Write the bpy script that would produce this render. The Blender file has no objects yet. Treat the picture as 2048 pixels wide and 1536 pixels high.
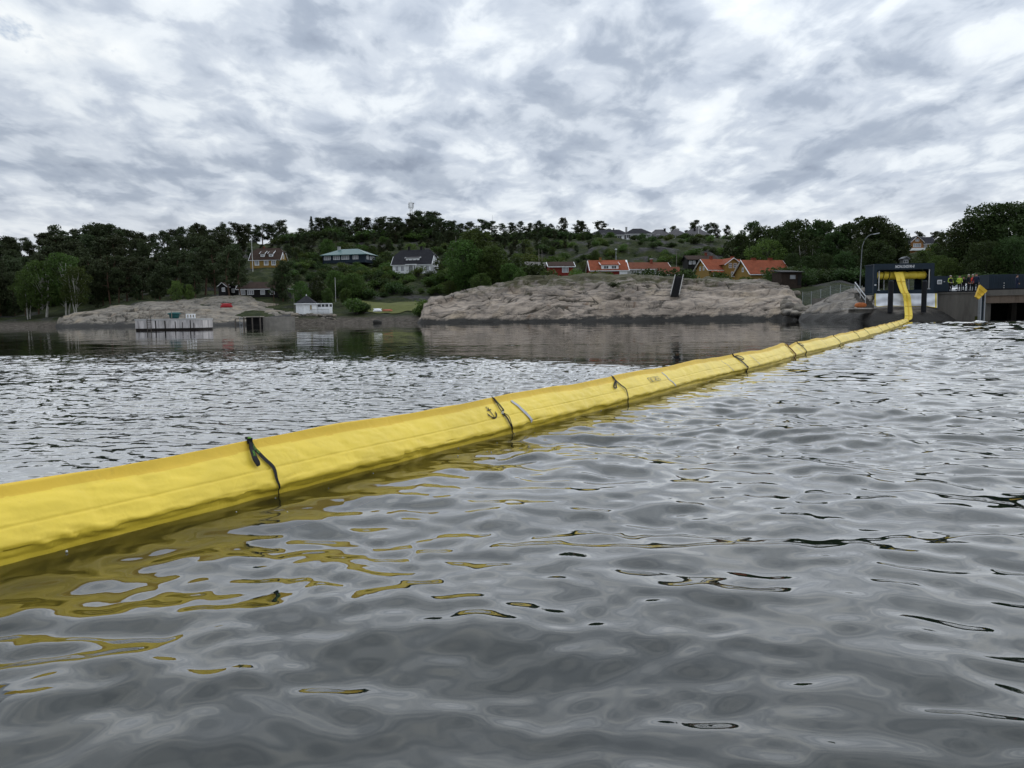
import bpy, bmesh, math, random
import numpy as np
from mathutils import Vector, Matrix, Euler

random.seed(7)
R = math.radians
SC = bpy.context.scene
COL = SC.collection

# ---------------------------------------------------------------- camera
F = 1500.0                      # focal length in photo pixels (photo is 2048 x 1536)
CAM_H = 1.10
PITCH = 5.18
ROLL = -0.775
cam_data = bpy.data.cameras.new('camera')
cam = bpy.data.objects.new('camera', cam_data)
COL.objects.link(cam)
cam_data.sensor_width = 36.0
cam_data.lens = 36.0 * F / 2048.0
cam_data.clip_start = 0.1
cam_data.clip_end = 6000.0
CAM_M = Matrix.Rotation(R(90 - PITCH), 4, 'X') @ Matrix.Rotation(R(ROLL), 4, 'Z')
cam.matrix_world = Matrix.Translation((0, 0, CAM_H)) @ CAM_M
SC.camera = cam

# ---------------------------------------------------------------- sky and sun
SUN_AZ = 28.0        # degrees to the right of the view direction (+Y)
SUN_EL = 42.0
world = bpy.data.worlds.new('World')
SC.world = world
world.use_nodes = True
def build_world():
    nt = world.node_tree
    N, L = nt.nodes, nt.links
    N.clear()
    def nd(t, **k):
        n = N.new(t)
        for a, b in k.items():
            setattr(n, a, b)
        return n
    def math_(op, a, b=None, clamp=False):
        n = nd('ShaderNodeMath', operation=op, use_clamp=clamp)
        for i, v in enumerate((a, b)):
            if v is None: continue
            if isinstance(v, (int, float)): n.inputs[i].default_value = v
            else: L.new(v, n.inputs[i])
        return n.outputs[0]
    def ramp(fac, stops, interp='EASE'):
        n = nd('ShaderNodeValToRGB')
        cr = n.color_ramp; cr.interpolation = interp
        while len(cr.elements) < len(stops): cr.elements.new(0.5)
        for e, (p, c) in zip(cr.elements, stops):
            e.position = p; e.color = (*c, 1)
        L.new(fac, n.inputs[0])
        return n.outputs[0]
    def mix(f, a, b, bt='MIX'):
        n = nd('ShaderNodeMix', data_type='RGBA', blend_type=bt)
        if isinstance(f, (int, float)): n.inputs[0].default_value = f
        else: L.new(f, n.inputs[0])
        for i, v in ((6, a), (7, b)):
            if isinstance(v, tuple): n.inputs[i].default_value = (*v, 1)
            else: L.new(v, n.inputs[i])
        return n.outputs[2]
    tc = nd('ShaderNodeTexCoord')
    sep = nd('ShaderNodeSeparateXYZ')
    L.new(tc.outputs['Generated'], sep.inputs[0])
    z = math_('MAXIMUM', sep.outputs[2], 0.0)
    zz = math_('ADD', z, 0.20)
    u = math_('DIVIDE', sep.outputs[0], zz)
    v = math_('DIVIDE', sep.outputs[1], zz)
    comb = nd('ShaderNodeCombineXYZ')
    L.new(u, comb.inputs[0]); L.new(v, comb.inputs[1])
    def noise(scale, detail, rough, dist, off, sx=1.0, sy=1.0, rot=0.0):
        mp = nd('ShaderNodeMapping')
        mp.inputs['Location'].default_value = off
        mp.inputs['Rotation'].default_value = (0, 0, R(rot))
        mp.inputs['Scale'].default_value = (sx, sy, 1)
        L.new(comb.outputs[0], mp.inputs[0])
        n = nd('ShaderNodeTexNoise')
        n.inputs['Scale'].default_value = scale
        n.inputs['Detail'].default_value = detail
        n.inputs['Roughness'].default_value = rough
        n.inputs['Distortion'].default_value = dist
        L.new(mp.outputs[0], n.inputs['Vector'])
        return n.outputs[0]
    big = noise(0.85, 3.0, 0.5, 0.3, SKY_OFF[0], 0.9, 0.75, -14)
    mid = noise(2.7, 6.0, 0.53, 0.35, SKY_OFF[1], 0.95, 0.68, -14)
    fine = noise(7.0, 5.0, 0.55, 0.3, SKY_OFF[2], 0.95, 0.70, -14)
    # thickness of the cloud deck
    t = math_('ADD', math_('MULTIPLY', mid, 0.50), math_('ADD', math_('MULTIPLY', big, 0.34), math_('MULTIPLY', fine, 0.38)))
    cloud = ramp(t, [(0.42, (0.83, 0.865, 0.89)), (0.53, (0.73, 0.78, 0.835)), (0.61, (0.57, 0.625, 0.705)),
                     (0.69, (0.42, 0.475, 0.56)), (0.81, (0.31, 0.355, 0.435))], 'EASE')
    tf = ramp(fine, [(0.34, (1.08, 1.075, 1.06)), (0.68, (0.88, 0.90, 0.93))], 'EASE')
    cloud = mix(1.0, cloud, tf, 'MULTIPLY')
    # bright thin veil low over the horizon, where one looks through the deck edge-on
    low = ramp(z, [(0.0, (1.0, 1.0, 0.98)), (0.10, (0.86, 0.875, 0.885))], 'EASE')
    lowf = ramp(z, [(0.0, (0.75,) * 3), (0.06, (0.42,) * 3), (0.16, (0.0,) * 3)], 'EASE')
    cloud = mix(lowf, cloud, low)
    sky = nd('ShaderNodeTexSky', sky_type='NISHITA')
    sky.sun_disc = False
    sky.sun_elevation = R(SUN_EL)
    sky.sun_rotation = R(SUN_AZ)
    sky.air_density = 1.0; sky.dust_density = 1.0
    skyc = mix(1.0, sky.outputs[0], (SKY_STR,) * 3, 'MULTIPLY')
    hole = ramp(t, [(0.395, (1, 1, 1)), (0.45, (0, 0, 0))], 'EASE')
    holef = math_('MULTIPLY', hole, 0.8)
    col = mix(holef, cloud, skyc)
    # the sun behind the deck brightens the cloud around its direction
    sd = (math.sin(R(SUN_AZ)) * math.cos(R(SUN_EL)), math.cos(R(SUN_AZ)) * math.cos(R(SUN_EL)), math.sin(R(SUN_EL)))
    dp = nd('ShaderNodeVectorMath', operation='DOT_PRODUCT')
    L.new(tc.outputs['Generated'], dp.inputs[0]); dp.inputs[1].default_value = sd
    glow = ramp(math_('MAXIMUM', dp.outputs['Value'], 0.0), [(0.0, (0.86,) * 3), (0.5, (0.92,) * 3), (0.85, (1.0,) * 3), (1.0, (1.10,) * 3)], 'EASE')
    col = mix(1.0, col, glow, 'MULTIPLY')
    # an overcast dome brightens overhead
    dome = math_('ADD', 1.0, math_('MULTIPLY', z, 0.35))
    dc = nd('ShaderNodeCombineXYZ')
    for i in range(3): L.new(dome, dc.inputs[i])
    col = mix(1.0, col, dc.outputs[0], 'MULTIPLY')
    bg = nd('ShaderNodeBackground')
    bg.inputs[1].default_value = CLOUD_STR
    L.new(col, bg.inputs[0])
    out = nd('ShaderNodeOutputWorld')
    L.new(bg.outputs[0], out.inputs[0])
SKY_OFF = [(3.9, 0.6, 0), (13.6, 2.9, 0), (2.2, 8.6, 0)]
SKY_STR = 0.10       # strength of the clear sky seen through the gaps
CLOUD_STR = 0.91
build_world()

sun_data = bpy.data.lights.new('sun', 'SUN')
sun_data.energy = 1.35
sun_data.angle = R(130)          # the sun is spread by the cloud deck
sun_data.color = (0.95, 0.98, 1.0)
sun = bpy.data.objects.new('sun', sun_data)
COL.objects.link(sun)
sv = Vector((math.sin(R(SUN_AZ)) * math.cos(R(SUN_EL)), math.cos(R(SUN_AZ)) * math.cos(R(SUN_EL)), math.sin(R(SUN_EL))))
sun.rotation_euler = sv.to_track_quat('Z', 'Y').to_euler()
sun.location = sv * 100

SC.view_settings.view_transform = 'Standard'
SC.view_settings.look = 'None'
SC.view_settings.gamma = 1.0
SC.view_settings.exposure = 0.2
SC.view_settings.use_curve_mapping = False
SC.render.engine = 'CYCLES'
SC.cycles.max_bounces = 5
SC.cycles.diffuse_bounces = 2
SC.cycles.glossy_bounces = 3
SC.cycles.transparent_max_bounces = 4
SC.cycles.use_adaptive_sampling = True
SC.cycles.adaptive_threshold = 0.02
SC.cycles.caustics_reflective = True
SC.cycles.caustics_refractive = False
SC.cycles.sample_clamp_indirect = 4.0

# ---------------------------------------------------------------- pixel <-> world helpers
CAM3 = CAM_M.to_3x3()
def ray(px, py):
    return CAM3 @ Vector(((px - 1024) / F, (768 - py) / F, -1.0))
def P(px, py, Y):
    """the point of the place that lies Y metres ahead and shows at photo pixel (px, py)"""
    d = ray(px, py)
    k = Y / d.y
    return Vector((d.x * k, Y, CAM_H + d.z * k))
_CI = CAM3.transposed()
def proj(p):
    q = _CI @ (Vector(p) - Vector((0, 0, CAM_H)))
    return 1024 + F * q.x / -q.z, 768 - F * q.y / -q.z
def ppm(Y):
    return F / Y          # photo pixels per metre at distance Y

# ---------------------------------------------------------------- noise
_rs = np.random.RandomState(11)
_perm = np.concatenate([_rs.permutation(256)] * 3)
_ga = np.linspace(0, 2 * np.pi, 256, endpoint=False)
_gx, _gy = np.cos(_ga), np.sin(_ga)
def pn(x, y, seed=0):
    x = np.asarray(x, float) + seed * 17.31; y = np.asarray(y, float) + seed * 9.73
    xi = np.floor(x).astype(int); yi = np.floor(y).astype(int)
    xf = x - xi; yf = y - yi
    xi &= 255; yi &= 255
    u = xf * xf * xf * (xf * (xf * 6 - 15) + 10); v = yf * yf * yf * (yf * (yf * 6 - 15) + 10)
    def g(ix, iy, dx, dy):
        h = _perm[_perm[ix] + iy]
        return _gx[h] * dx + _gy[h] * dy
    a = g(xi, yi, xf, yf); b = g(xi + 1, yi, xf - 1, yf)
    c = g(xi, yi + 1, xf, yf - 1); d = g(xi + 1, yi + 1, xf - 1, yf - 1)
    return ((a + u * (b - a)) * (1 - v) + (c + u * (d - c)) * v) * 1.5
def fbm(x, y, o=4, seed=0, g=0.5):
    r = 0.0; a = 1.0; s = 1.0
    for i in range(o):
        r = r + a * pn(np.asarray(x) * s, np.asarray(y) * s, seed + i * 3); a *= g; s *= 2.03
    return r
def sstep(a, b, x):
    t = np.clip((np.asarray(x, float) - a) / (b - a), 0, 1)
    return t * t * (3 - 2 * t)

# ---------------------------------------------------------------- materials
MATS = {}
def nodes_of(name):
    m = bpy.data.materials.new(name)
    m.use_nodes = True
    nt = m.node_tree
    return m, nt, nt.nodes['Principled BSDF']
class NB:
    """tiny node builder"""
    def __init__(s, nt): s.nt = nt; s.N = nt.nodes; s.L = nt.links
    def n(s, t, ins=None, **k):
        x = s.N.new(t)
        for a, b in k.items(): setattr(x, a, b)
        for a, b in (ins or {}).items(): s.set(x.inputs[a], b)
        return x
    def set(s, i, v):
        if isinstance(v, bpy.types.NodeSocket): s.L.new(v, i)
        else: i.default_value = v
    def m(s, op, a, b=None, c=None, clamp=False):
        x = s.n('ShaderNodeMath', operation=op, use_clamp=clamp)
        for i, v in enumerate((a, b, c)):
            if v is not None: s.set(x.inputs[i], v)
        return x.outputs[0]
    def noise(s, vec, scale, detail=4, rough=0.55, dist=0.0, out=0):
        x = s.n('ShaderNodeTexNoise', {'Scale': scale, 'Detail': detail, 'Roughness': rough, 'Distortion': dist})
        if vec is not None: s.L.new(vec, x.inputs['Vector'])
        return x.outputs[out]
    def ramp(s, fac, stops, interp='LINEAR'):
        x = s.n('ShaderNodeValToRGB'); cr = x.color_ramp; cr.interpolation = interp
        while len(cr.elements) < len(stops): cr.elements.new(0.5)
        for e, (p, c) in zip(cr.elements, stops):
            if isinstance(c, (int, float)): c = (c, c, c)
            e.position = p; e.color = (*c, 1)
        s.set(x.inputs[0], fac)
        return x.outputs[0]
    def mix(s, f, a, b, bt='MIX'):
        x = s.n('ShaderNodeMix', data_type='RGBA', blend_type=bt)
        s.set(x.inputs[0], f)
        for i, v in ((6, a), (7, b)):
            s.set(x.inputs[i], (*v, 1) if isinstance(v, tuple) and len(v) == 3 else v)
        return x.outputs[2]
    def map(s, vec, loc=(0, 0, 0), rot=(0, 0, 0), scale=(1, 1, 1)):
        x = s.n('ShaderNodeMapping', {'Location': loc, 'Rotation': rot, 'Scale': scale})
        s.L.new(vec, x.inputs[0]); return x.outputs[0]
    def bump(s, h, strength, dist):
        x = s.n('ShaderNodeBump', {'Strength': strength, 'Distance': dist, 'Height': h}); return x.outputs[0]

def plain(name, col, rough=0.7, var=0.25, scale=1.5, metal=0.0, bump=0.0, spec=0.22, streak=False):
    """paint / stone / cloth: a base colour with weathered variation"""
    if name in MATS: return MATS[name]
    m, nt, b = nodes_of(name)
    q = NB(nt)
    tc = q.n('ShaderNodeTexCoord').outputs['Object']
    v = q.map(tc, scale=(1, 1, 0.18)) if streak else tc
    f = q.noise(v, scale, 5, 0.65)
    lo = tuple(c * (1 - var) for c in col); hi = tuple(min(1, c * (1 + var * 0.5)) for c in col)
    c = q.ramp(f, [(0.3, lo), (0.55, col), (0.75, hi)])
    q.L.new(c, b.inputs['Base Color'])
    b.inputs['Roughness'].default_value = rough
    b.inputs['Metallic'].default_value = metal
    b.inputs['Specular IOR Level'].default_value = spec
    if bump:
        q.L.new(q.bump(q.noise(tc, scale * 6, 4), 0.6, bump), b.inputs['Normal'])
    MATS[name] = m
    return m

# ---------------------------------------------------------------- mesh helpers
def link_mesh(name, me, mats=None, parent=None, smooth=False):
    o = bpy.data.objects.new(name, me)
    COL.objects.link(o)
    if mats is not None:
        for m in (mats if isinstance(mats, (list, tuple)) else [mats]): me.materials.append(m)
    if smooth:
        me.polygons.foreach_set('use_smooth', np.ones(len(me.polygons), bool))
    if parent is not None: o.parent = parent
    return o
def np_mesh(name, verts, quads):
    """fast mesh from numpy arrays (quads: n x 4)"""
    me = bpy.data.meshes.new(name)
    verts = np.ascontiguousarray(verts, np.float32); quads = np.ascontiguousarray(quads, np.int32)
    me.vertices.add(len(verts)); me.vertices.foreach_set('co', verts.ravel())
    me.loops.add(quads.size); me.loops.foreach_set('vertex_index', quads.ravel())
    k = quads.shape[1]
    me.polygons.add(len(quads))
    me.polygons.foreach_set('loop_start', np.arange(0, quads.size, k, dtype=np.int32))
    me.polygons.foreach_set('loop_total', np.full(len(quads), k, np.int32))
    me.update(calc_edges=True)
    return me
def grid_quads(nr, nc, close=False):
    i = np.arange(nr - 1)[:, None]; j = np.arange(nc if close else nc - 1)[None, :]
    jn = (j + 1) % nc
    return np.stack([i * nc + j, i * nc + jn, (i + 1) * nc + jn, (i + 1) * nc + j], -1).reshape(-1, 4)
class MB:
    """collects simple shapes into one mesh"""
    def __init__(s): s.v = []; s.f = []; s.mi = []; s.cur = 0
    def poly(s, pts, rev=False):
        n = len(s.v); s.v += [tuple(p) for p in pts]
        ix = list(range(n, n + len(pts)))
        s.f.append(ix[::-1] if rev else ix); s.mi.append(s.cur); return s
    def raw(s, vs, fs):
        n = len(s.v); s.v += [tuple(p) for p in vs]
        for f in fs: s.f.append([n + i for i in f]); s.mi.append(s.cur)
        return s
    def box(s, c, d, rot=None):
        x, y, z = (k / 2 for k in d)
        vs = [Vector((a * x, b * y, e * z)) for e in (-1, 1) for b in (-1, 1) for a in (-1, 1)]
        if rot is not None: vs = [rot @ p for p in vs]
        vs = [p + Vector(c) for p in vs]
        return s.raw(vs, [(0, 2, 3, 1), (4, 5, 7, 6), (0, 1, 5, 4), (2, 6, 7, 3), (0, 4, 6, 2), (1, 3, 7, 5)])
    def bb(s, x0, x1, y0, y1, z0, z1):
        return s.box(((x0 + x1) / 2, (y0 + y1) / 2, (z0 + z1) / 2), (abs(x1 - x0), abs(y1 - y0), abs(z1 - z0)))
    def bar(s, a, b, w, h=None, up=(0, 0, 1)):
        """a rectangular bar from a to b"""
        a = Vector(a); b = Vector(b); d = b - a; L = d.length
        if L < 1e-6: return s
        zq = d.normalized(); u = Vector(up)
        if abs(zq.dot(u)) > 0.98: u = Vector((0, 1, 0))
        xq = u.cross(zq).normalized(); yq = zq.cross(xq)
        M = Matrix((xq, yq, zq)).transposed()
        return s.box((a + b) / 2, (w, h or w, L), M)
    def tube(s, pts, r, n=8, cap=True):
        pts = [Vector(p) for p in pts]; rs = r if isinstance(r, (list, tuple)) else [r] * len(pts)
        rings = []
        for i, p in enumerate(pts):
            d = (pts[min(i + 1, len(pts) - 1)] - pts[max(i - 1, 0)]).normalized()
            u = Vector((0, 0, 1)) if abs(d.z) < 0.9 else Vector((1, 0, 0))
            a = d.cross(u).normalized(); b = d.cross(a)
            rings.append([p + (a * math.cos(t) + b * math.sin(t)) * rs[i] for t in [2 * math.pi * k / n for k in range(n)]])
        vs = [p for ring in rings for p in ring]
        fs = [(i * n + k, i * n + (k + 1) % n, (i + 1) * n + (k + 1) % n, (i + 1) * n + k) for i in range(len(pts) - 1) for k in range(n)]
        if cap: fs += [tuple(range(n - 1, -1, -1)), tuple(range((len(pts) - 1) * n, len(pts) * n))]
        return s.raw(vs, [f[::-1] for f in fs])
    def extrude(s, pts, off):
        """closed polygon pts (Vectors) extruded by vector off"""
        off = Vector(off); a = [Vector(p) for p in pts]; b = [p + off for p in a]; n = len(a)
        fs = [tuple(range(n - 1, -1, -1)), tuple(range(n, 2 * n))] + [(i, (i + 1) % n, n + (i + 1) % n, n + i) for i in range(n)]
        return s.raw(a + b, fs)
    def lathe(s, prof, c=(0, 0, 0), n=16):
        c = Vector(c); vs = []; 
        for r, z in prof:
            vs += [c + Vector((r * math.cos(2 * math.pi * k / n), r * math.sin(2 * math.pi * k / n), z)) for k in range(n)]
        m = len(prof)
        fs = [(i * n + k, i * n + (k + 1) % n, (i + 1) * n + (k + 1) % n, (i + 1) * n + k) for i in range(m - 1) for k in range(n)]
        fs += [tuple(range(n - 1, -1, -1)), tuple(range((m - 1) * n, m * n))]
        return s.raw(vs, fs)
    def mesh(s, name):
        me = bpy.data.meshes.new(name); me.from_pydata([tuple(p) for p in s.v], [], s.f); me.update()
        bm = bmesh.new(); bm.from_mesh(me); bmesh.ops.recalc_face_normals(bm, faces=bm.faces); bm.to_mesh(me); bm.free()
        if any(s.mi): me.polygons.foreach_set('material_index', s.mi)
        return me
    def build(s, name, mats, parent=None, smooth=False):
        return link_mesh(name, s.mesh(name), mats, parent, smooth)
def tag(o, label=None, cat=None, group=None, kind=None):
    for k, v in (('label', label), ('category', cat), ('group', group), ('kind', kind)):
        if v: o[k] = v
    return o
def thing(name, label, cat, loc=(0, 0, 0), rz=0.0, group=None):
    o = bpy.data.objects.new(name, None); COL.objects.link(o)
    o.empty_display_size = 0.3
    o.location = loc; o.rotation_euler = (0, 0, rz)
    return tag(o, label, cat, group)
def text_geo(txt, size=1.0):
    """triangulated outline of a word: verts (x, y) and faces, lower left at 0, 0"""
    cu = bpy.data.curves.new('lettering', 'FONT'); cu.body = txt; cu.size = size; cu.resolution_u = 2
    ob = bpy.data.objects.new('lettering', cu); COL.objects.link(ob)
    dg = bpy.context.evaluated_depsgraph_get(); ev = ob.evaluated_get(dg); me = ev.to_mesh()
    vs = [(v.co.x, v.co.y) for v in me.vertices]; fs = [tuple(p.vertices) for p in me.polygons]
    ev.to_mesh_clear(); bpy.data.objects.remove(ob); bpy.data.curves.remove(cu)
    return vs, fs
# ---------------------------------------------------------------- the boom's line across the water
# near waterline of the boom: (distance ahead, sideways), metres
BOOM_L = [(0.2, -4.30), (1.5, -3.48), (3.40, -2.30), (4.73, -1.45), (6.94, -0.08), (9.48, 1.48), (14.3, 4.52), (18.0, 6.75),
          (25.7, 11.5), (38.4, 18.9), (55.0, 28.4), (66.0, 34.6), (77.5, 41.0)]
_by = np.array([p[0] for p in BOOM_L]); _bx = np.array([p[1] for p in BOOM_L])
_bc = np.polyfit(_by, _bx - (-4.4 + 0.605 * _by), 3)
def boom_x(y):
    return -4.4 + 0.605 * np.asarray(y, float) + np.polyval(_bc, np.clip(y, 0, 80)) + 0.05 * np.sin(np.asarray(y) * 0.9) * sstep(6, 14, y)

# ---------------------------------------------------------------- water
def make_water():
    # radial rows, fine near the viewer, out to the open sea; columns fine over the bay
    rows = [0.0, 0.5]
    d = 0.9
    while d < 5.5: rows.append(d); d *= 1.008
    while d < 50: rows.append(d); d *= 1.0042
    while d < 100: rows.append(d); d *= 1.008
    while d < 3000: rows.append(d); d *= 1.035
    rows.append(5000.0)
    rows = np.array(rows)
    fine = np.radians(np.arange(-39, 39.01, 0.13))
    coarse = np.radians(np.arange(42, 318.1, 3.0))
    ang = np.concatenate([fine, coarse])
    D, A = np.meshgrid(rows, ang, indexing='ij')
    X = D * np.sin(A); Y = D * np.cos(A)
    infine = np.repeat((np.arange(len(ang)) < len(fine))[None, :], len(rows), 0).astype(float)
    s = X - boom_x(Y)                        # > 0: the open side (ours), < 0: the sheltered side
    lee = sstep(0.10, -0.10, s) * (Y < 80) * (Y > -2)
    lee = np.where((Y >= 78), sstep(41, 30, X), lee)
    # sheltered water lies like glass towards the shore; cat's-paws ruffle it nearer to us
    q = 0.58 * (X + 27) + 0.81 * (Y - 36) + 7 * fbm(X * 0.05, Y * 0.05, 3, 5)
    calm = lee * sstep(-3.5, 3.5, q)
    band = fbm(X * 0.03 + 0.03 * Y, Y * 0.30, 3, 21)
    calm = np.clip(calm * (1 - 0.12 * sstep(0.30, 0.6, band) * sstep(30, 3, q)), 0, 1)
    rs = np.random.RandomState(5)
    spacing = np.maximum(np.gradient(rows)[:, None] * np.ones_like(D), D * math.radians(0.13)) + 0.002
    fademax = sstep(110, 70, D)
    wx = X + 0.10 * pn(X * 0.9, Y * 0.9, 31); wy = Y + 0.10 * pn(X * 0.9, Y * 0.9, 37)
    def sea(n, l0, l1, direction, spread, slope_rms, shape, lo=2.0, hi=4.0):
        """sum of wave trains; what the facets are too coarse for passes its steepness to the longer waves"""
        Z = np.zeros_like(X); E = np.zeros_like(X); E0 = 0.0
        for i in range(n):
            lam = math.exp(math.log(l0) + (math.log(l1) - math.log(l0)) * (i + rs.rand()) / n)
            th = math.radians(rs.normal(direction, spread)); s1 = shape(lam); k = 2 * math.pi / lam
            w = sstep(lo, hi, lam / spacing)
            Z += w * s1 / k * np.sin(k * (wx * math.sin(th) + wy * math.cos(th)) + rs.uniform(0, 6.28))
            E += w * w * s1 * s1 / 2; E0 += s1 * s1 / 2
        return Z * slope_rms / np.sqrt(np.maximum(E, E0 * 0.03))
    gust = np.clip(0.80 + 0.55 * fbm(X * 0.16, Y * 0.11, 3, 41), 0.35, 1.5)
    near_boom = 0.55 + 0.45 * sstep(0.15, 1.2, s)
    Zopen = sea(140, 0.11, 3.0, WAVE_DIR, WAVE_SPREAD, WAVE_SLOPE, lambda l: 1.15 if l < 0.18 else (1.35 if l < 0.6 else (0.8 if l < 1.4 else 0.5))) * gust * near_boom * (0.95 + 0.25 * sstep(3.0, 14, D))
    Zl = sea(110, 0.06, 1.6, WAVE_DIR + 8, 26, LEE_SLOPE, lambda l: 1.0 if l < 0.35 else (0.35 if l < 0.8 else 0.08), 1.6, 3.0)
    lg = np.clip(0.85 + 0.7 * fbm(X * 0.05 + 0.05 * Y, Y * 0.22, 3, 77), 0.3, 1.6)
    Z = Zopen * (1 - lee) + Zl * lg * lee * (1 - 0.90 * calm)
    Z *= fademax * infine
    Z[0:2] = 0
    Z *= np.clip(0.25 + np.abs(s) * 1.6, 0, 1)
    far = 1 - sstep(60, 8, D)
    V = np.stack([X, Y, Z], -1).reshape(-1, 3)
    me = np_mesh('water', V, grid_quads(len(rows), len(ang), True))
    for nm, arr in (('lee', lee), ('calm', calm), ('far', far), ('gust', gust)):
        at = me.attributes.new(nm, 'FLOAT', 'POINT'); at.data.foreach_set('value', np.ascontiguousarray(arr.ravel(), np.float32))
    m, nt, b = nodes_of('sea_water')
    qn = NB(nt)
    pos = qn.n('ShaderNodeNewGeometry')
    def attr(nm): return qn.n('ShaderNodeAttribute', attribute_name=nm).outputs['Fac']
    al, ac, af, ag = attr('lee'), attr('calm'), attr('far'), attr('gust')
    def slopes(scale, sx, sy, rot, detail, rough=0.5, dist=0.0):
        v = qn.map(pos.outputs['Position'], rot=(0, 0, R(rot)), scale=(sx, sy, 1))
        c = qn.noise(v, scale, detail, rough, dist, out=1)
        x = qn.n('ShaderNodeVectorMath', operation='SUBTRACT'); qn.L.new(c, x.inputs[0]); x.inputs[1].default_value = (0.5, 0.5, 0.5)
        return x.outputs[0]
    def scale_v(v, f):
        x = qn.n('ShaderNodeVectorMath', operation='SCALE'); qn.L.new(v, x.inputs[0]); qn.set(x.inputs['Scale'], f); return x.outputs[0]
    def add_v(a, bb):
        x = qn.n('ShaderNodeVectorMath', operation='ADD'); qn.L.new(a, x.inputs[0]); qn.L.new(bb, x.inputs[1]); return x.outputs[0]
    open_ = qn.m('SUBTRACT', 1.0, al)
    # open side: wavelets the mesh cannot carry far out
    chop = slopes(1.5, 0.75, 1.0, -12, 3, 0.55, 0.3)
    chop = scale_v(chop, qn.m('MULTIPLY', qn.m('MULTIPLY', open_, af), FAR_CHOP))
    # faint capillary texture near
    cap = scale_v(slopes(14, 0.6, 1.0, -20, 2), qn.m('MULTIPLY', qn.m('MULTIPLY', open_, ag), 0.006))
    # sheltered side: cat's-paw ripples
    rip = slopes(11.0, 0.55, 1.0, -16, 3, 0.6, 0.2)
    rf = qn.m('MULTIPLY', qn.m('MULTIPLY', al, qn.m('SUBTRACT', 1.0, ac)), RIPPLE)
    rip = scale_v(rip, rf)
    rip2 = slopes(1.2, 0.4, 1.0, -10, 2)
    rip2 = scale_v(rip2, qn.m('MULTIPLY', rf, 0.35))
    glass = scale_v(slopes(0.8, 0.5, 1.0, -6, 2), qn.m('MULTIPLY', ac, 0.030))
    tot = add_v(add_v(add_v(chop, cap), add_v(rip, rip2)), glass)
    flat = qn.n('ShaderNodeVectorMath', operation='MULTIPLY'); qn.L.new(tot, flat.inputs[0]); flat.inputs[1].default_value = (0.75, 1.0, 0.0)
    nn = qn.n('ShaderNodeVectorMath', operation='NORMALIZE'); qn.L.new(add_v(pos.outputs['Normal'], flat.outputs[0]), nn.inputs[0])
    nt.nodes.remove(b)
    nrm = nn.outputs[0]
    body = qn.n('ShaderNodeBsdfDiffuse', {'Color': (0.016, 0.036, 0.047, 1)})
    clear = qn.n('ShaderNodeBsdfTransparent', {'Color': (0.74, 0.72, 0.30, 1)})
    under = qn.n('ShaderNodeMixShader', {0: 0.86}); qn.L.new(body.outputs[0], under.inputs[1]); qn.L.new(clear.outputs[0], under.inputs[2])
    gl = qn.n('ShaderNodeBsdfGlossy', {'Color': (1, 1, 1, 1), 'Roughness': 0.012, 'Normal': nrm})
    fr = qn.n('ShaderNodeFresnel', {'IOR': 1.50, 'Normal': nrm})
    top = qn.n('ShaderNodeMixShader'); qn.L.new(fr.outputs[0], top.inputs[0]); qn.L.new(under.outputs[0], top.inputs[1]); qn.L.new(gl.outputs[0], top.inputs[2])
    qn.L.new(top.outputs[0], nt.nodes['Material Output'].inputs[0])
    o = link_mesh('water', me, m, None, True)
    tag(o, kind='structure')
    return o
WAVE_DIR, WAVE_SPREAD, WAVE_SLOPE, LEE_SLOPE = 14.0, 46.0, 0.180, 0.125
FAR_CHOP, RIPPLE = 0.10, 0.30
make_water()

def make_seabed():
    n = 48; mb = MB(); vs = [Vector((5000 * math.sin(2 * math.pi * i / n), 5000 * math.cos(2 * math.pi * i / n), -3.4)) for i in range(n)]
    mb.poly(vs[::-1]); o = mb.build('sea_bed', plain('deep_water_floor', (0.010, 0.018, 0.020), 0.9, 0.3, 0.2))
    tag(o, kind='structure')
make_seabed()
# ---------------------------------------------------------------- the yellow boom
def boom_material(name, col, rough=0.42):
    m, nt, b = nodes_of(name)
    q = NB(nt)
    tc = q.n('ShaderNodeTexCoord').outputs['Object']
    f = q.noise(tc, 2.2, 5, 0.6)
    c = q.ramp(f, [(0.3, tuple(k * 0.88 for k in col)), (0.6, col), (0.8, tuple(min(1, k * 1.05) for k in col))])
    dirt = q.noise(tc, 9.0, 6, 0.7)
    c = q.mix(q.ramp(dirt, [(0.60, 0.0), (0.78, 0.30)]), c, (col[0] * 0.55, col[1] * 0.48, 0.03))
    q.L.new(c, b.inputs['Base Color'])
    b.inputs['Roughness'].default_value = rough
    b.inputs['Specular IOR Level'].default_value = 0.4
    # short sharp creases of a folded sheet, running across and along
    w1 = q.noise(q.map(tc, rot=(0, 0, R(-31)), scale=(0.9, 2.2, 1.8)), 2.0, 3, 0.5, 0.5)
    w2 = q.noise(q.map(tc, rot=(0, 0, R(-31)), scale=(2.2, 0.9, 1.4)), 2.0, 3, 0.5, 0.8)
    r1 = q.m('ABSOLUTE', q.m('SUBTRACT', w1, 0.5)); r2 = q.m('ABSOLUTE', q.m('SUBTRACT', w2, 0.5))
    h = q.m('ADD', q.m('MULTIPLY', q.noise(tc, 70, 2, 0.5), 0.04), q.m('ADD', q.m('MULTIPLY', r1, 0.8), q.m('MULTIPLY', r2, 0.8)))
    q.L.new(q.bump(h, 0.75, 0.018), b.inputs['Normal'])
    return m
M_YEL = boom_material('yellow_pvc', (0.84, 0.62, 0.060))
M_GOLD = boom_material('gold_and_fold_shade', (0.77, 0.51, 0.042), 0.55)  # deeper yellow puts the shade of the boom's top fold into the colour
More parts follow.
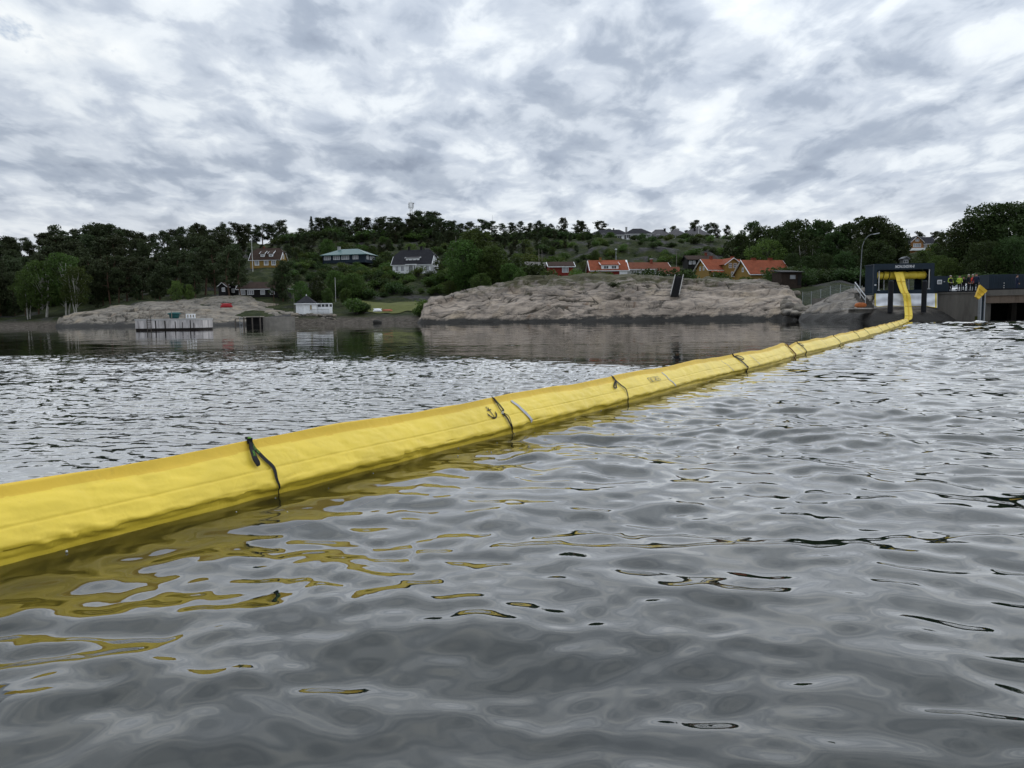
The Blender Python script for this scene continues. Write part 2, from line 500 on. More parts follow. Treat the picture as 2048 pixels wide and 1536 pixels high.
M_BLACKWEB = plain('black_webbing', (0.016, 0.016, 0.018), 0.75, 0.3, 20)
M_GREY_TAPE = plain('grey_reflective_tape', (0.42, 0.42, 0.46), 0.35, 0.12, 10)
M_GREEN_PRINT = plain('green_print', (0.16, 0.42, 0.03), 0.6, 0.1, 10)
M_BLACK_PRINT = plain('black_print', (0.025, 0.018, 0.012), 0.6, 0.2, 10)

# profile: (towards us, up), from under water on our side, over the fin, to the far side
PROF = [(0.00, -0.30), (0.12, -0.24), (0.190, -0.13), (0.198, 0.0), (0.205, 0.028), (0.222, 0.046), (0.240, 0.066),
        (0.238, 0.088), (0.222, 0.112), (0.204, 0.136), (0.184, 0.166), (0.158, 0.200), (0.128, 0.232), (0.100, 0.258), (0.080, 0.274),
        (0.070, 0.284), (0.060, 0.302), (0.050, 0.326), (0.046, 0.338), (0.038, 0.338), (0.030, 0.30), (0.015, 0.272), (-0.04, 0.25), (-0.11, 0.20), (-0.17, 0.13),
        (-0.20, 0.05), (-0.20, -0.05), (-0.16, -0.18), (-0.06, -0.29)]
PR = np.array(PROF)
_pl = np.concatenate([[0], np.cumsum(np.hypot(*np.diff(PR, axis=0).T))])
def prof_at(w):
    """smooth profile by arc length w"""
    return np.interp(w, _pl, PR[:, 0]), np.interp(w, _pl, PR[:, 1])
W_WATER = float(_pl[3]); W_LIP = float(_pl[6]); W_SEAM = float(_pl[10]); W_FIN0 = float(_pl[14]); W_FIN1 = float(_pl[18])
JOINT_Y = 17.75
def boom_frame(y):
    y = np.asarray(y, float)
    x = boom_x(y); dx = (boom_x(y + 0.01) - boom_x(y - 0.01)) / 0.02
    L = np.sqrt(1 + dx * dx)
    return x, 1 / L, -dx / L          # point on the near waterline and the unit vector towards us (nx, ny)
def boom_disp(y, w):
    """creases and folds of the tarpaulin, metres outwards"""
    s = y * 1.18
    up = sstep(W_WATER, W_SEAM, w); fin = sstep(W_FIN0 - 0.03, W_FIN0 + 0.01, w)
    big = 0.008 * fbm(s * 1.1, w * 2.5, 2, 3)
    diag = 0.0058 * (1 - fin) * np.abs(fbm(s * 3.1 + w * 5, w * 5.0 - s * 0.6, 3, 9)) * 1.5
    lip = 0.015 * fbm(s * 6.0 + 2.5 * pn(s * 2.0, w * 3, 4), w * 9, 3, 14) * np.exp(-((w - W_LIP) / 0.055) ** 2)
    crease = -0.007 * np.exp(-(pn(s * 2.3 + w * 0.9, w * 0.8, 17) / 0.05) ** 2) * (1 - fin) * up
    seam = -0.006 * np.exp(-((w - W_SEAM) / 0.006) ** 2)
    fn = 0.004 * fin * fbm(s * 2.0, w * 3, 2, 23)
    return big + diag + lip + crease + seam + fn
def boom_scale(y):
    """the boom is higher where a section ends and sags a little between the floats"""
    y = np.asarray(y, float)
    g = 1 + 0.03 * np.sin(y * 1.18 * 2 * np.pi / 2.75 + 0.6) + 0.17 * np.exp(-((y - JOINT_Y + 0.25) / 0.45) ** 2) - 0.16 * np.exp(-((y - JOINT_Y - 0.75) / 0.5) ** 2)
    return g * (1 + 0.10 * sstep(20, 45, y))
def boom_pt(y, w, off=0.0):
    y = np.asarray(y, float); w = np.asarray(w, float)
    x, nx, ny = boom_frame(y)
    a, z = prof_at(w); a2, z2 = prof_at(w + 0.004); a1, z1 = prof_at(w - 0.004)
    ta, tz = a2 - a1, z2 - z1; tl = np.sqrt(ta * ta + tz * tz) + 1e-9
    na, nz = tz / tl, -ta / tl            # outward (profile runs upwards on our side)
    g = boom_scale(y)
    d = boom_disp(y, w) + off
    a = a * g + na * d; z = z * g + nz * d
    a = a - 0.198                         # boom_x is the near waterline
    return np.stack([x + nx * a, y + ny * a, z], -1)
boom = thing('oil_boom', 'long yellow inflated oil boom stretched across the water to the dark container', 'oil boom', (float(boom_x(9)), 9, 0))
def at_world(o):      # child geometry is written in world coordinates
    o.matrix_parent_inverse = Matrix.Translation(o.parent.location).inverted() if o.parent.rotation_euler.z == 0 else (Matrix.Translation(o.parent.location) @ Matrix.Rotation(o.parent.rotation_euler.z, 4, 'Z')).inverted()
    return o
def make_boom():
    ys = [0.3]
    while ys[-1] < 77.3: ys.append(ys[-1] + max(0.012, 0.0052 * ys[-1]))
    ys = np.array(ys)
    ws = np.unique(np.concatenate([np.linspace(0, W_WATER, 5), np.linspace(W_WATER, W_FIN0, 54), np.linspace(W_FIN0, W_FIN1 + 0.01, 12), np.linspace(W_FIN1 + 0.012, _pl[-1], 24)]))
    Yg, Wg = np.meshgrid(ys, ws, indexing='ij')
    V = boom_pt(Yg, Wg).reshape(-1, 3)
    q = grid_quads(len(ys), len(ws), True)
    me = np_mesh('tube', V, q)
    mi = np.tile((np.concatenate([ws])[None, :].repeat(len(ys) - 1, 0) > W_FIN0).astype(np.int32) * 1, 1).ravel()
    wj = ws[None, :].repeat(len(ys) - 1, 0)
    yj = ys[:-1, None] * np.ones_like(wj)
    mi = ((wj >= W_FIN0 + 0.002 + 0.016 * fbm(yj * 1.6, wj * 0, 3, 77)) & (wj < W_FIN1 + 0.012)).astype(np.int32).ravel()
    me.polygons.foreach_set('material_index', np.ascontiguousarray(mi))
    return at_world(link_mesh('tube', me, [M_YEL, M_GOLD], boom, True))
make_boom()
def ribbon(name, pts, width, mat, parent, thick=0.003, nrm=None):
    """flat webbing along pts; nrm gives the outward side at each point"""
    mb = MB(); pts = [Vector(p) for p in pts]; n = len(pts); L = []; 
    for i, p in enumerate(pts):
        d = (pts[min(i + 1, n - 1)] - pts[max(i - 1, 0)]).normalized()
        u = Vector(nrm[i]).normalized(); sd = d.cross(u).normalized(); u = sd.cross(d)
        w = width[i] if isinstance(width, (list, tuple)) else width
        L.append([p + sd * w / 2, p - sd * w / 2, p - sd * w / 2 + u * thick, p + sd * w / 2 + u * thick])
    vs = [v for r in L for v in r]
    fs = [(i * 4 + k, i * 4 + (k + 1) % 4, (i + 1) * 4 + (k + 1) % 4, (i + 1) * 4 + k) for i in range(n - 1) for k in range(4)] + [(0, 1, 2, 3), tuple(range(n * 4 - 4, n * 4))[::-1]]
    mb.raw(vs, fs)
    return at_world(mb.build(name, mat, parent, False))
def surf(y, w, off=0.004):
    p = boom_pt(y, w, off); q = boom_pt(y, w, off + 0.01)
    return Vector(p), (Vector(q) - Vector(p)).normalized()
def strap_path(y0, y1, w0, w1, n, off=0.004, bow=0.0):
    out, nr = [], []
    for i in range(n):
        t = i / (n - 1)
        p, u = surf(y0 + (y1 - y0) * t ** 1.3, w0 + (w1 - w0) * t, off + bow * math.sin(math.pi * t))
        out.append(p); nr.append(u)
    return out, nr
def text_on(path, nr, txt, size, start, mat, parent, off=0.0045, flip=False, across=0.0):
    """print a word along a webbing path"""
    vs, fs = text_geo(txt, size)
    pts = [Vector(p) for p in path]
    cum = [0.0]
    for a, b in zip(pts, pts[1:]): cum.append(cum[-1] + (b - a).length)
    xs = [v[0] for v in vs]; yc = (max(v[1] for v in vs) + min(v[1] for v in vs)) / 2; xm = max(xs)
    out = []
    for x, y in vs:
        s = start + ((xm - x) if flip else x)
        i = max(0, min(len(pts) - 2, next((k for k in range(len(cum) - 1) if cum[k + 1] >= s), len(pts) - 2)))
        t = (s - cum[i]) / max(1e-6, cum[i + 1] - cum[i])
        p = pts[i].lerp(pts[i + 1], t); d = (pts[i + 1] - pts[i]).normalized()
        u = Vector(nr[i]).lerp(Vector(nr[i + 1]), t).normalized(); sd = d.cross(u).normalized(); u = sd.cross(d)
        out.append(p + sd * ((y - yc) * (1 if flip else -1) + across) + u * off)
    mb = MB(); mb.raw(out, fs)
    return at_world(mb.build('lettering', mat, parent))
def make_straps():
    def y_at(px, w):
        lo, hi = 2.5, 40.0
        for _ in range(40):
            m = (lo + hi) / 2
            if proj(boom_pt(m, w))[0] < px: lo = m
            else: hi = m
        return lo
    def route(stops, n, off=0.005, bow=0.0):
        """webbing that follows the tube; stops are (girth, photo column)"""
        ws = [a for a, _ in stops]; ys = [y_at(b, a) for a, b in stops]; t0 = np.linspace(0, 1, len(stops)); out, nr = [], []
        for i in range(n):
            t = i / (n - 1); p, u = surf(float(np.interp(t, t0, ys)), float(np.interp(t, t0, ws)), off + bow * math.sin(math.pi * t))
            out.append(p); nr.append(u)
        for _ in range(2):
            out = [out[0]] + [(a + b * 2 + c) / 4 for a, b, c in zip(out, out[1:], out[2:])] + [out[-1]]
        return out, nr
    S = W_SEAM; Fb = W_FIN0; Ft = W_FIN1
    # the nearest strap: a short loop hangs free, the long tail runs down into the water
    p, nr = route([(Ft + 0.008, 497), (Fb, 508), (S + 0.06, 529), (S, 544), (W_LIP + 0.02, 553), (W_LIP - 0.015, 557)], 30, 0.007, 0.006)
    ribbon('strap', p, [0.026 if i < 17 else max(0.008, 0.026 - (i - 17) * 0.0016) for i in range(30)], M_BLACKWEB, boom, 0.003, nr)
    text_on(p, nr, 'Markleen', 0.022, 0.040, M_GREEN_PRINT, boom, 0.0045, True)
    pt, nt_ = route([(W_LIP - 0.01, 557), (W_WATER - 0.02, 559)], 6, 0.004)
    ribbon('strap', pt, 0.006, M_BLACKWEB, boom, 0.003, nt_)
    lp, ln = route([(Ft + 0.006, 497), (Fb - 0.01, 500), (S + 0.075, 505), (S + 0.045, 511), (S + 0.030, 514)], 20, 0.016, 0.012)
    ribbon('strap_loop', lp, [0.024 + 0.014 * math.sin(math.pi * min(1, i / 18.0) ** 1.8) for i in range(20)], M_BLACKWEB, boom, 0.006, ln)
    L_ = sum((b_ - a_).length for a_, b_ in zip(lp, lp[1:]))
    text_on(lp, ln, 'leen', 0.026, L_ * 0.52, M_GREEN_PRINT, boom, 0.008, True)
    kn = MB(); c = Vector(boom_pt(y_at(497, Ft), Ft - 0.004, 0.010))
    kn.box(c, (0.032, 0.024, 0.035), Matrix.Rotation(0.5, 3, 'Z')); kn.box(c + Vector((-0.012, 0, 0.018)), (0.026, 0.02, 0.012), Matrix.Rotation(0.9, 3, 'Z'))
    at_world(kn.build('strap_knot', M_BLACKWEB, boom))
    kg = MB(); kg.box(c + Vector((0.004, -0.012, 0.020)), (0.018, 0.012, 0.006)); at_world(kg.build('lettering', M_GREEN_PRINT, boom))
    # second strap: a closed loop above, a white tie, a long thin tail
    p, nr = route([(Ft + 0.008, 984), (Fb, 994), (S + 0.085, 1001), (S + 0.06, 1005), (S + 0.042, 1004)], 18, 0.007, 0.010)
    ribbon('strap', p, 0.020, M_BLACKWEB, boom, 0.003, nr)
    text_on(p, nr, 'Markleen', 0.016, 0.06, M_GREEN_PRINT, boom, 0.0045, True)
    p, nr = route([(Ft + 0.006, 984), (Fb - 0.01, 993), (S + 0.085, 996), (S + 0.06, 999), (S + 0.042, 1003)], 18, 0.008, 0.010)
    ribbon('strap', p, 0.010, M_BLACKWEB, boom, 0.003, nr)
    tb = MB(); c, u = surf(y_at(1004, S + 0.038), S + 0.038, 0.006); tb.box(c, (0.022, 0.02, 0.028)); at_world(tb.build('strap_tie', plain('white_tie', (0.7, 0.7, 0.62), 0.6), boom))
    p, nr = route([(S + 0.03, 1004), (S - 0.01, 1011), (W_LIP + 0.02, 1018), (W_LIP - 0.02, 1022), (W_WATER - 0.03, 1028)], 18, 0.006, 0.012)
    ribbon('strap', p, [0.030 - 0.0014 * i for i in range(18)], M_BLACKWEB, boom, 0.003, nr)
    p, nr = route([(S + 0.03, 1005), (S - 0.01, 1014), (W_LIP + 0.02, 1019), (W_LIP - 0.02, 1022)], 14, 0.012, 0.014)
    ribbon('strap', p, 0.008, M_BLACKWEB, boom, 0.003, nr)
    # third: round loop and tail
    p, nr = route([(Ft + 0.008, 1223), (Fb, 1230), (S + 0.05, 1243), (S, 1250), (W_LIP, 1255), (W_WATER - 0.05, 1258)], 24, 0.007, 0.010)
    ribbon('strap', p, [0.036 - 0.0011 * i for i in range(24)], M_BLACKWEB, boom, 0.003, nr)
    p, nr = route([(Fb, 1230), (S + 0.075, 1226), (S + 0.045, 1227), (S + 0.045, 1232), (S + 0.07, 1231), (Fb - 0.01, 1231)], 20, 0.012)
    ribbon('strap_loop', p, 0.016, M_BLACKWEB, boom, 0.004, nr)
    # straps further out
    for y in (13.85, 19.2, 24.2, 28.6, 32.4, 37.5, 42.5, 48.0, 54.0, 60.0, 67.0):
        tail = 1.0 if y < 26 else 0.72
        p, nr = strap_path(y, y + 0.30 * tail, W_FIN1 + 0.008, W_WATER - 0.04 if y < 26 else W_LIP + 0.02, 12, 0.007, 0.01)
        ribbon('strap', p, 0.032 + 0.0011 * y, M_BLACKWEB, boom, 0.004, nr)
        if y < 20:
            lp, ln = [], []
            for i in range(14):
                t = math.pi * 2 * i / 13
                q, u = surf(y + 0.10 + 0.10 * math.sin(t) + 0.08 * (1 - math.cos(t)), W_FIN0 + 0.02 - 0.055 * (1 - math.cos(t)), 0.015)
                lp.append(q); ln.append(u)
            ribbon('strap_loop', lp, 0.020, M_BLACKWEB, boom, 0.004, ln)
    # grey tape bands round the tube
    for y, wd in ((7.16, 0.042), (10.62, 0.030), (13.2, 0.012), (14.6, 0.012), (18.8, 0.012), (21.8, 0.012), (26.5, 0.014), (35.0, 0.02), (46.0, 0.02)):
        p, nr = strap_path(y, y + (0.12 if y < 12 else 0.2), W_FIN0 - 0.005, W_LIP + 0.005, 20, 0.006)
        ribbon('tape_band', p, wd, M_GREY_TAPE, boom, 0.001, nr)
    # the anchor mark
    an = MB()
    Y0, W0, S = 6.79, W_SEAM + 0.002, 0.135
    def ap(u, v):     # u along the boom to the right, v up, in mark units; the mark hangs upright on the panel
        return boom_pt(Y0 + (u * S) / 1.18, W0 + v * S, 0.008)
    def stroke(pts, w):
        for a, b in zip(pts, pts[1:]):
            d = Vector((b[0] - a[0], b[1] - a[1])); d.normalize(); n = Vector((-d.y, d.x)) * w / 2
            n1 = 4
            for i in range(n1):
                t0, t1 = i / n1, (i + 1) / n1
                A = Vector(a).lerp(Vector(b), t0); B = Vector(a).lerp(Vector(b), t1)
                an.poly([ap(*(A + n)), ap(*(A - n)), ap(*(B - n)), ap(*(B + n))])
    stroke([(0, 0.02), (0, 0.80)], 0.085)
    stroke([(-0.24, 0.70), (0.24, 0.70)], 0.085)
    ring = [(0.10 * math.sin(t), 0.90 + 0.10 * math.cos(t)) for t in [2 * math.pi * i / 12 for i in range(13)]]
    stroke(ring, 0.05)
    arc = [(0.46 * math.sin(t), 0.48 - 0.46 * math.cos(t)) for t in [R(-74 + 148 * i / 12) for i in range(13)]]
    stroke(arc, 0.10)
    for sg in (-1, 1):
        an.poly([ap(sg * 0.34, 0.28), ap(sg * 0.52, 0.24), ap(sg * 0.50, 0.52)])
    at_world(an.build('anchor_mark', M_BLACK_PRINT, boom))
    # faint printed plate further along: two tall characters and a framed block
    pl = MB()
    def lp2(u, v): return boom_pt(10.02 + u / 1.18, W_SEAM + 0.018 + v, 0.009)
    def rect(u0, u1, v0, v1):
        pl.poly([lp2(u0, v0), lp2(u1, v0), lp2(u1, v1), lp2(u0, v1)])
    for a in ((0, 0.012, 0, 0.075), (0, 0.05, 0, 0.010), (0, 0.05, 0.066, 0.075), (0.07, 0.082, 0, 0.075), (0.105, 0.117, 0, 0.075), (0.07, 0.117, 0, 0.01),
              (0.14, 0.156, 0, 0.014), (0.18, 0.42, 0, 0.007), (0.14, 0.42, 0.070, 0.075), (0.41, 0.42, 0, 0.075), (0.20, 0.24, 0.016, 0.034), (0.26, 0.275, 0.016, 0.05),
              (0.30, 0.315, 0.02, 0.035), (0.34, 0.36, 0.02, 0.04), (0.17, 0.30, 0.050, 0.056), (0.33, 0.36, 0.052, 0.062)): rect(*a)
    at_world(pl.build('printed_plate', plain('faded_print', (0.22, 0.19, 0.12), 0.6), boom))
    # joint between two boom sections: raised end flange and rusty hinge cord
    mb = MB()
    ws = np.linspace(W_WATER - 0.05, W_FIN1 + 0.01, 22)
    for w0, w1 in zip(ws, ws[1:]):
        for o0 in (0.012,):
            a = boom_pt(JOINT_Y, w0, o0); b = boom_pt(JOINT_Y, w1, o0); c = boom_pt(JOINT_Y + 0.30, w1, o0 * 0.5); d = boom_pt(JOINT_Y + 0.30, w0, o0 * 0.5)
            mb.poly([a, d, c, b])
    at_world(mb.build('end_flange', M_GOLD, boom))
    p, nr = strap_path(JOINT_Y + 0.32, JOINT_Y + 0.40, W_FIN1 + 0.01, W_WATER - 0.05, 20, 0.012)
    ribbon('hinge_cord', p, 0.05, plain('rust_brown_cord', (0.16, 0.055, 0.025), 0.8), boom, 0.02, nr)
make_straps()
# ---------------------------------------------------------------- the land
# height of the ground: for bearings given as photo columns, (distance, height) pairs
G = {
 -1200: [(150, -3), (180, 0), (215, 4), (270, 12), (350, 24), (500, 26), (1200, 20)],
 -300: [(150, -3), (175, 0), (200, 3), (240, 9), (300, 18), (360, 23), (500, 24), (1200, 20)],
 0: [(150, -3), (168, -0.5), (174, 0.5), (185, 1.2), (200, 3), (240, 10), (300, 20), (360, 23), (500, 22), (1200, 20)],
 130: [(150, -3), (164, -0.6), (172, 1.0), (185, 2.6), (200, 4), (240, 12), (300, 23), (360, 27), (500, 26), (1200, 20)],
 300: [(145, -3), (156, -1), (168, 3.4), (178, 5.0), (190, 6), (215, 9), (250, 15), (300, 25), (350, 29), (420, 29), (1200, 22)],
 450: [(142, -3), (150, -1), (158, 1.8), (168, 4.6), (178, 6.0), (190, 6.8), (215, 10), (245, 16), (290, 26), (320, 33), (350, 34), (450, 32), (1200, 24)],
 540: [(142, -3), (149, -1), (156, 1.6), (172, 4), (185, 6.8), (205, 9), (230, 15.5), (245, 18.3), (262, 20), (300, 29), (325, 34), (350, 35), (450, 33), (1200, 24)],
 625: [(142, -3), (149, -0.6), (153, 0.8), (157, 2.1), (166, 2.6), (180, 5), (210, 11), (240, 16.5), (265, 20.5), (300, 29), (335, 38), (360, 38), (450, 35), (1200, 24)],
 700: [(142, -3), (149, -0.6), (154, 0.4), (159, 1.3), (166, 2.6), (180, 5), (210, 10.5), (240, 16.5), (258, 20.4), (275, 21.5), (300, 28), (330, 37.5), (360, 39), (450, 36), (1200, 24)],
 780: [(142, -3), (149, -0.6), (154, 0.3), (160, 1.2), (166, 2.0), (172, 3.6), (184, 4.8), (197, 7.5), (215, 12), (230, 14.3), (250, 16), (290, 26), (325, 35), (360, 37), (450, 36), (1200, 24)],
 838: [(138, -3), (147, -0.6), (153, 0.6), (164, 2.0), (172, 3.6), (184, 4.8), (200, 9.0), (222, 14.0), (240, 14.4), (255, 17), (290, 27), (325, 35), (360, 37), (450, 36), (1200, 24)],
 920: [(130, -3), (142, -2), (152, 2), (162, 4.5), (180, 5.8), (200, 9), (225, 13), (250, 16), (290, 26), (325, 35), (360, 37), (450, 36), (1200, 24)],
 1000: [(128, -3), (138, -2), (150, 4), (162, 6), (180, 7.5), (200, 9.5), (225, 13), (250, 18), (290, 27), (325, 34), (360, 36), (450, 36), (1200, 24)],
 1100: [(124, -3), (134, -2), (148, 6), (165, 8), (185, 9), (210, 11), (240, 17), (280, 26), (320, 34), (340, 36.5), (400, 36), (1200, 24)],
 1200: [(120, -3), (130, -2), (146, 6.5), (165, 8.0), (190, 8.4), (205, 10), (225, 14.5), (260, 24), (295, 30.5), (318, 32.3), (345, 33), (420, 33), (1200, 24)],
 1400: [(116, -3), (125, -2), (142, 5.8), (165, 7.6), (190, 8.2), (205, 10), (225, 15), (260, 24), (295, 30.6), (315, 31.8), (345, 32), (420, 31), (1200, 24)],
 1470: [(112, -3), (122, -2), (140, 5.4), (165, 7.4), (190, 8), (205, 9.5), (225, 12.5), (260, 21), (290, 29), (320, 31), (420, 30), (1200, 24)],
 1520: [(108, -3), (120, -2), (136, 4.8), (160, 7), (190, 8.2), (225, 11), (260, 16), (300, 22), (400, 24), (1200, 24)],
 1600: [(96, -3), (106, -0.4), (118, 1.6), (128, 4.2), (140, 6), (165, 7), (200, 9), (250, 13), (300, 18), (400, 22), (1200, 24)],
 1680: [(84, -3), (92, -1), (104, 2.0), (118, 4.6), (134, 6.3), (170, 7), (220, 10), (300, 18), (400, 22), (1200, 24)],
 1745: [(72, -3), (80, -1.0), (88, 1.6), (96, 2.5), (112, 3.0), (125, 4), (150, 6), (220, 11), (300, 20), (400, 22), (1200, 24)],
 1830: [(72, -3), (80, -0.8), (86, 1.2), (90, 2.7), (112, 3.0), (130, 4.2), (160, 7), (220, 13), (290, 23.5), (330, 25), (400, 25), (1200, 24)],
 1930: [(72, -3), (80, -1.5), (84, 1.5), (88, 2.6), (112, 3.0), (130, 4.4), (160, 7), (220, 13), (290, 22), (400, 24), (1200, 24)],
 1975: [(72, -3), (92, -2.0), (99, 1.8), (101, 2.6), (112, 3.0), (130, 4.4), (160, 7), (220, 13), (290, 22), (400, 24), (1200, 24)],
 2200: [(72, -3), (92, -2.0), (99, 1.8), (101, 2.6), (112, 3.0), (130, 4.4), (160, 7), (220, 13), (290, 20), (400, 22), (1200, 24)],
 3200: [(72, -3), (92, -2.0), (99, 1.8), (101, 2.6), (112, 3.0), (130, 4.4), (160, 7), (220, 13), (290, 20), (400, 22), (1200, 24)],
}
class Fan:
    """height field described by bearing and distance"""
    def __init__(s, G):
        s.k = np.array(sorted(G)); s.p = [np.array(G[k], float) for k in s.k]
    def base(s, px, Y):
        px = np.asarray(px, float); Y = np.asarray(Y, float)
        H = np.stack([np.interp(Y, p[:, 0], p[:, 1]) for p in s.p])
        i = np.clip(np.searchsorted(s.k, px) - 1, 0, len(s.k) - 2)
        t = np.clip((px - s.k[i]) / (s.k[i + 1] - s.k[i]), 0, 1); t = t * t * (3 - 2 * t) * 0.5 + t * 0.5
        a = np.take_along_axis(H, i[None], 0)[0]; b = np.take_along_axis(H, (i + 1)[None], 0)[0]
        return a + (b - a) * t
LAND = Fan(G)
def land_noise(X, Y, z):
    hi = sstep(3.0, 14.0, z)
    rock = np.abs(fbm(X * 0.045, Y * 0.06, 4, 51)) * 2.6 - 1.5
    return hi * rock * 0.9 + sstep(0.3, 3, z) * 0.35 * fbm(X * 0.16, Y * 0.16, 3, 61)
def ground(x, y):
    x = np.atleast_1d(np.asarray(x, float)); y = np.atleast_1d(np.asarray(y, float))
    px = 1024 + F * x / y
    z = LAND.base(px, y)
    return z + land_noise(x, y, z) * FLAT(px, y)
# level building plots: (px, Y, half px, half Y)
PLOTS = [(545, 245, 45, 9), (700, 258, 60, 9), (838, 232, 55, 10), (625, 160, 48, 5), (1280, 182, 330, 16), (1290, 326, 130, 14), (500, 186, 70, 8),
         (1830, 300, 50, 8), (1900, 98, 200, 14)]
def FLAT(px, y):
    f = np.ones_like(px)
    for a, b, c, d in PLOTS:
        f = np.minimum(f, 0.05 + 0.95 * np.clip(np.maximum(np.abs(px - a) / c - 1, np.abs(y - b) / d - 1) * 1.6, 0, 1))
    return f
def gz(x, y): return float(ground(x, y)[0])

def ground_material():
    m, nt, b = nodes_of('heath_and_grass')
    q = NB(nt)
    geo = q.n('ShaderNodeNewGeometry'); pos = geo.outputs['Position']
    nz = q.n('ShaderNodeSeparateXYZ'); q.L.new(geo.outputs['Normal'], nz.inputs[0])
    pz = q.n('ShaderNodeSeparateXYZ'); q.L.new(pos, pz.inputs[0])
    rk = q.noise(pos, 0.10, 6, 0.62, 0.4)
    steep = q.m('SUBTRACT', 1.0, nz.outputs[2])
    rockf = q.ramp(q.m('ADD', rk, q.m('MULTIPLY', steep, 0.35)), [(0.55, 0.0), (0.63, 1.0)])
    gr = q.noise(pos, 0.35, 6, 0.7)
    grass = q.ramp(gr, [(0.25, (0.010, 0.015, 0.006)), (0.45, (0.022, 0.031, 0.010)), (0.62, (0.044, 0.052, 0.017)), (0.8, (0.070, 0.062, 0.030))])
    rn = q.noise(pos, 0.8, 8, 0.7, 0.5)
    rock = q.ramp(rn, [(0.25, (0.018, 0.018, 0.019)), (0.45, (0.045, 0.044, 0.044)), (0.62, (0.088, 0.084, 0.079)), (0.8, (0.17, 0.16, 0.146))])
    c = q.mix(rockf, grass, rock)
    # stony strand just above the water
    st = q.noise(pos, 1.1, 8, 0.75)
    strand = q.ramp(st, [(0.32, (0.022, 0.019, 0.016)), (0.48, (0.075, 0.064, 0.052)), (0.62, (0.14, 0.122, 0.10)), (0.75, (0.28, 0.255, 0.22))])
    edge = q.m('ADD', pz.outputs[2], q.m('MULTIPLY', q.m('SUBTRACT', gr, 0.5), 1.2))
    c = q.mix(q.ramp(q.m('DIVIDE', edge, 4.0), [(0.25, 1.0), (0.42, 0.0)]), c, strand)
    q.L.new(c, b.inputs['Base Color'])
    b.inputs['Roughness'].default_value = 0.95
    b.inputs['Specular IOR Level'].default_value = 0.15
    h = q.m('ADD', q.noise(pos, 1.2, 8, 0.75), q.m('MULTIPLY', rn, 0.5))
    q.L.new(q.bump(h, 0.9, 0.5), b.inputs['Normal'])
    return m
M_GROUND = ground_material()
def make_land():
    pxs = np.concatenate([np.arange(-1200, -200, 60.0), np.arange(-200, 2250, 4.0), np.arange(2260, 3201, 60.0)])
    Ys = []
    y = 72.0
    while y < 420: Ys.append(y); y += max(0.5, (y - 60) * 0.0085)
    while y < 1200: Ys.append(y); y *= 1.05
    Ys = np.array(Ys)
    PX, YY = np.meshgrid(pxs, Ys, indexing='ij')
    XX = (PX - 1024) / F * YY
    Z = LAND.base(PX, YY)
    Z = Z + land_noise(XX, YY, Z) * FLAT(PX, YY)
    me = np_mesh('hillside', np.stack([XX, YY, Z], -1).reshape(-1, 3), grid_quads(len(pxs), len(Ys)))
    o = link_mesh('hillside', me, M_GROUND, None, True)
    tag(o, kind='structure')
make_land()

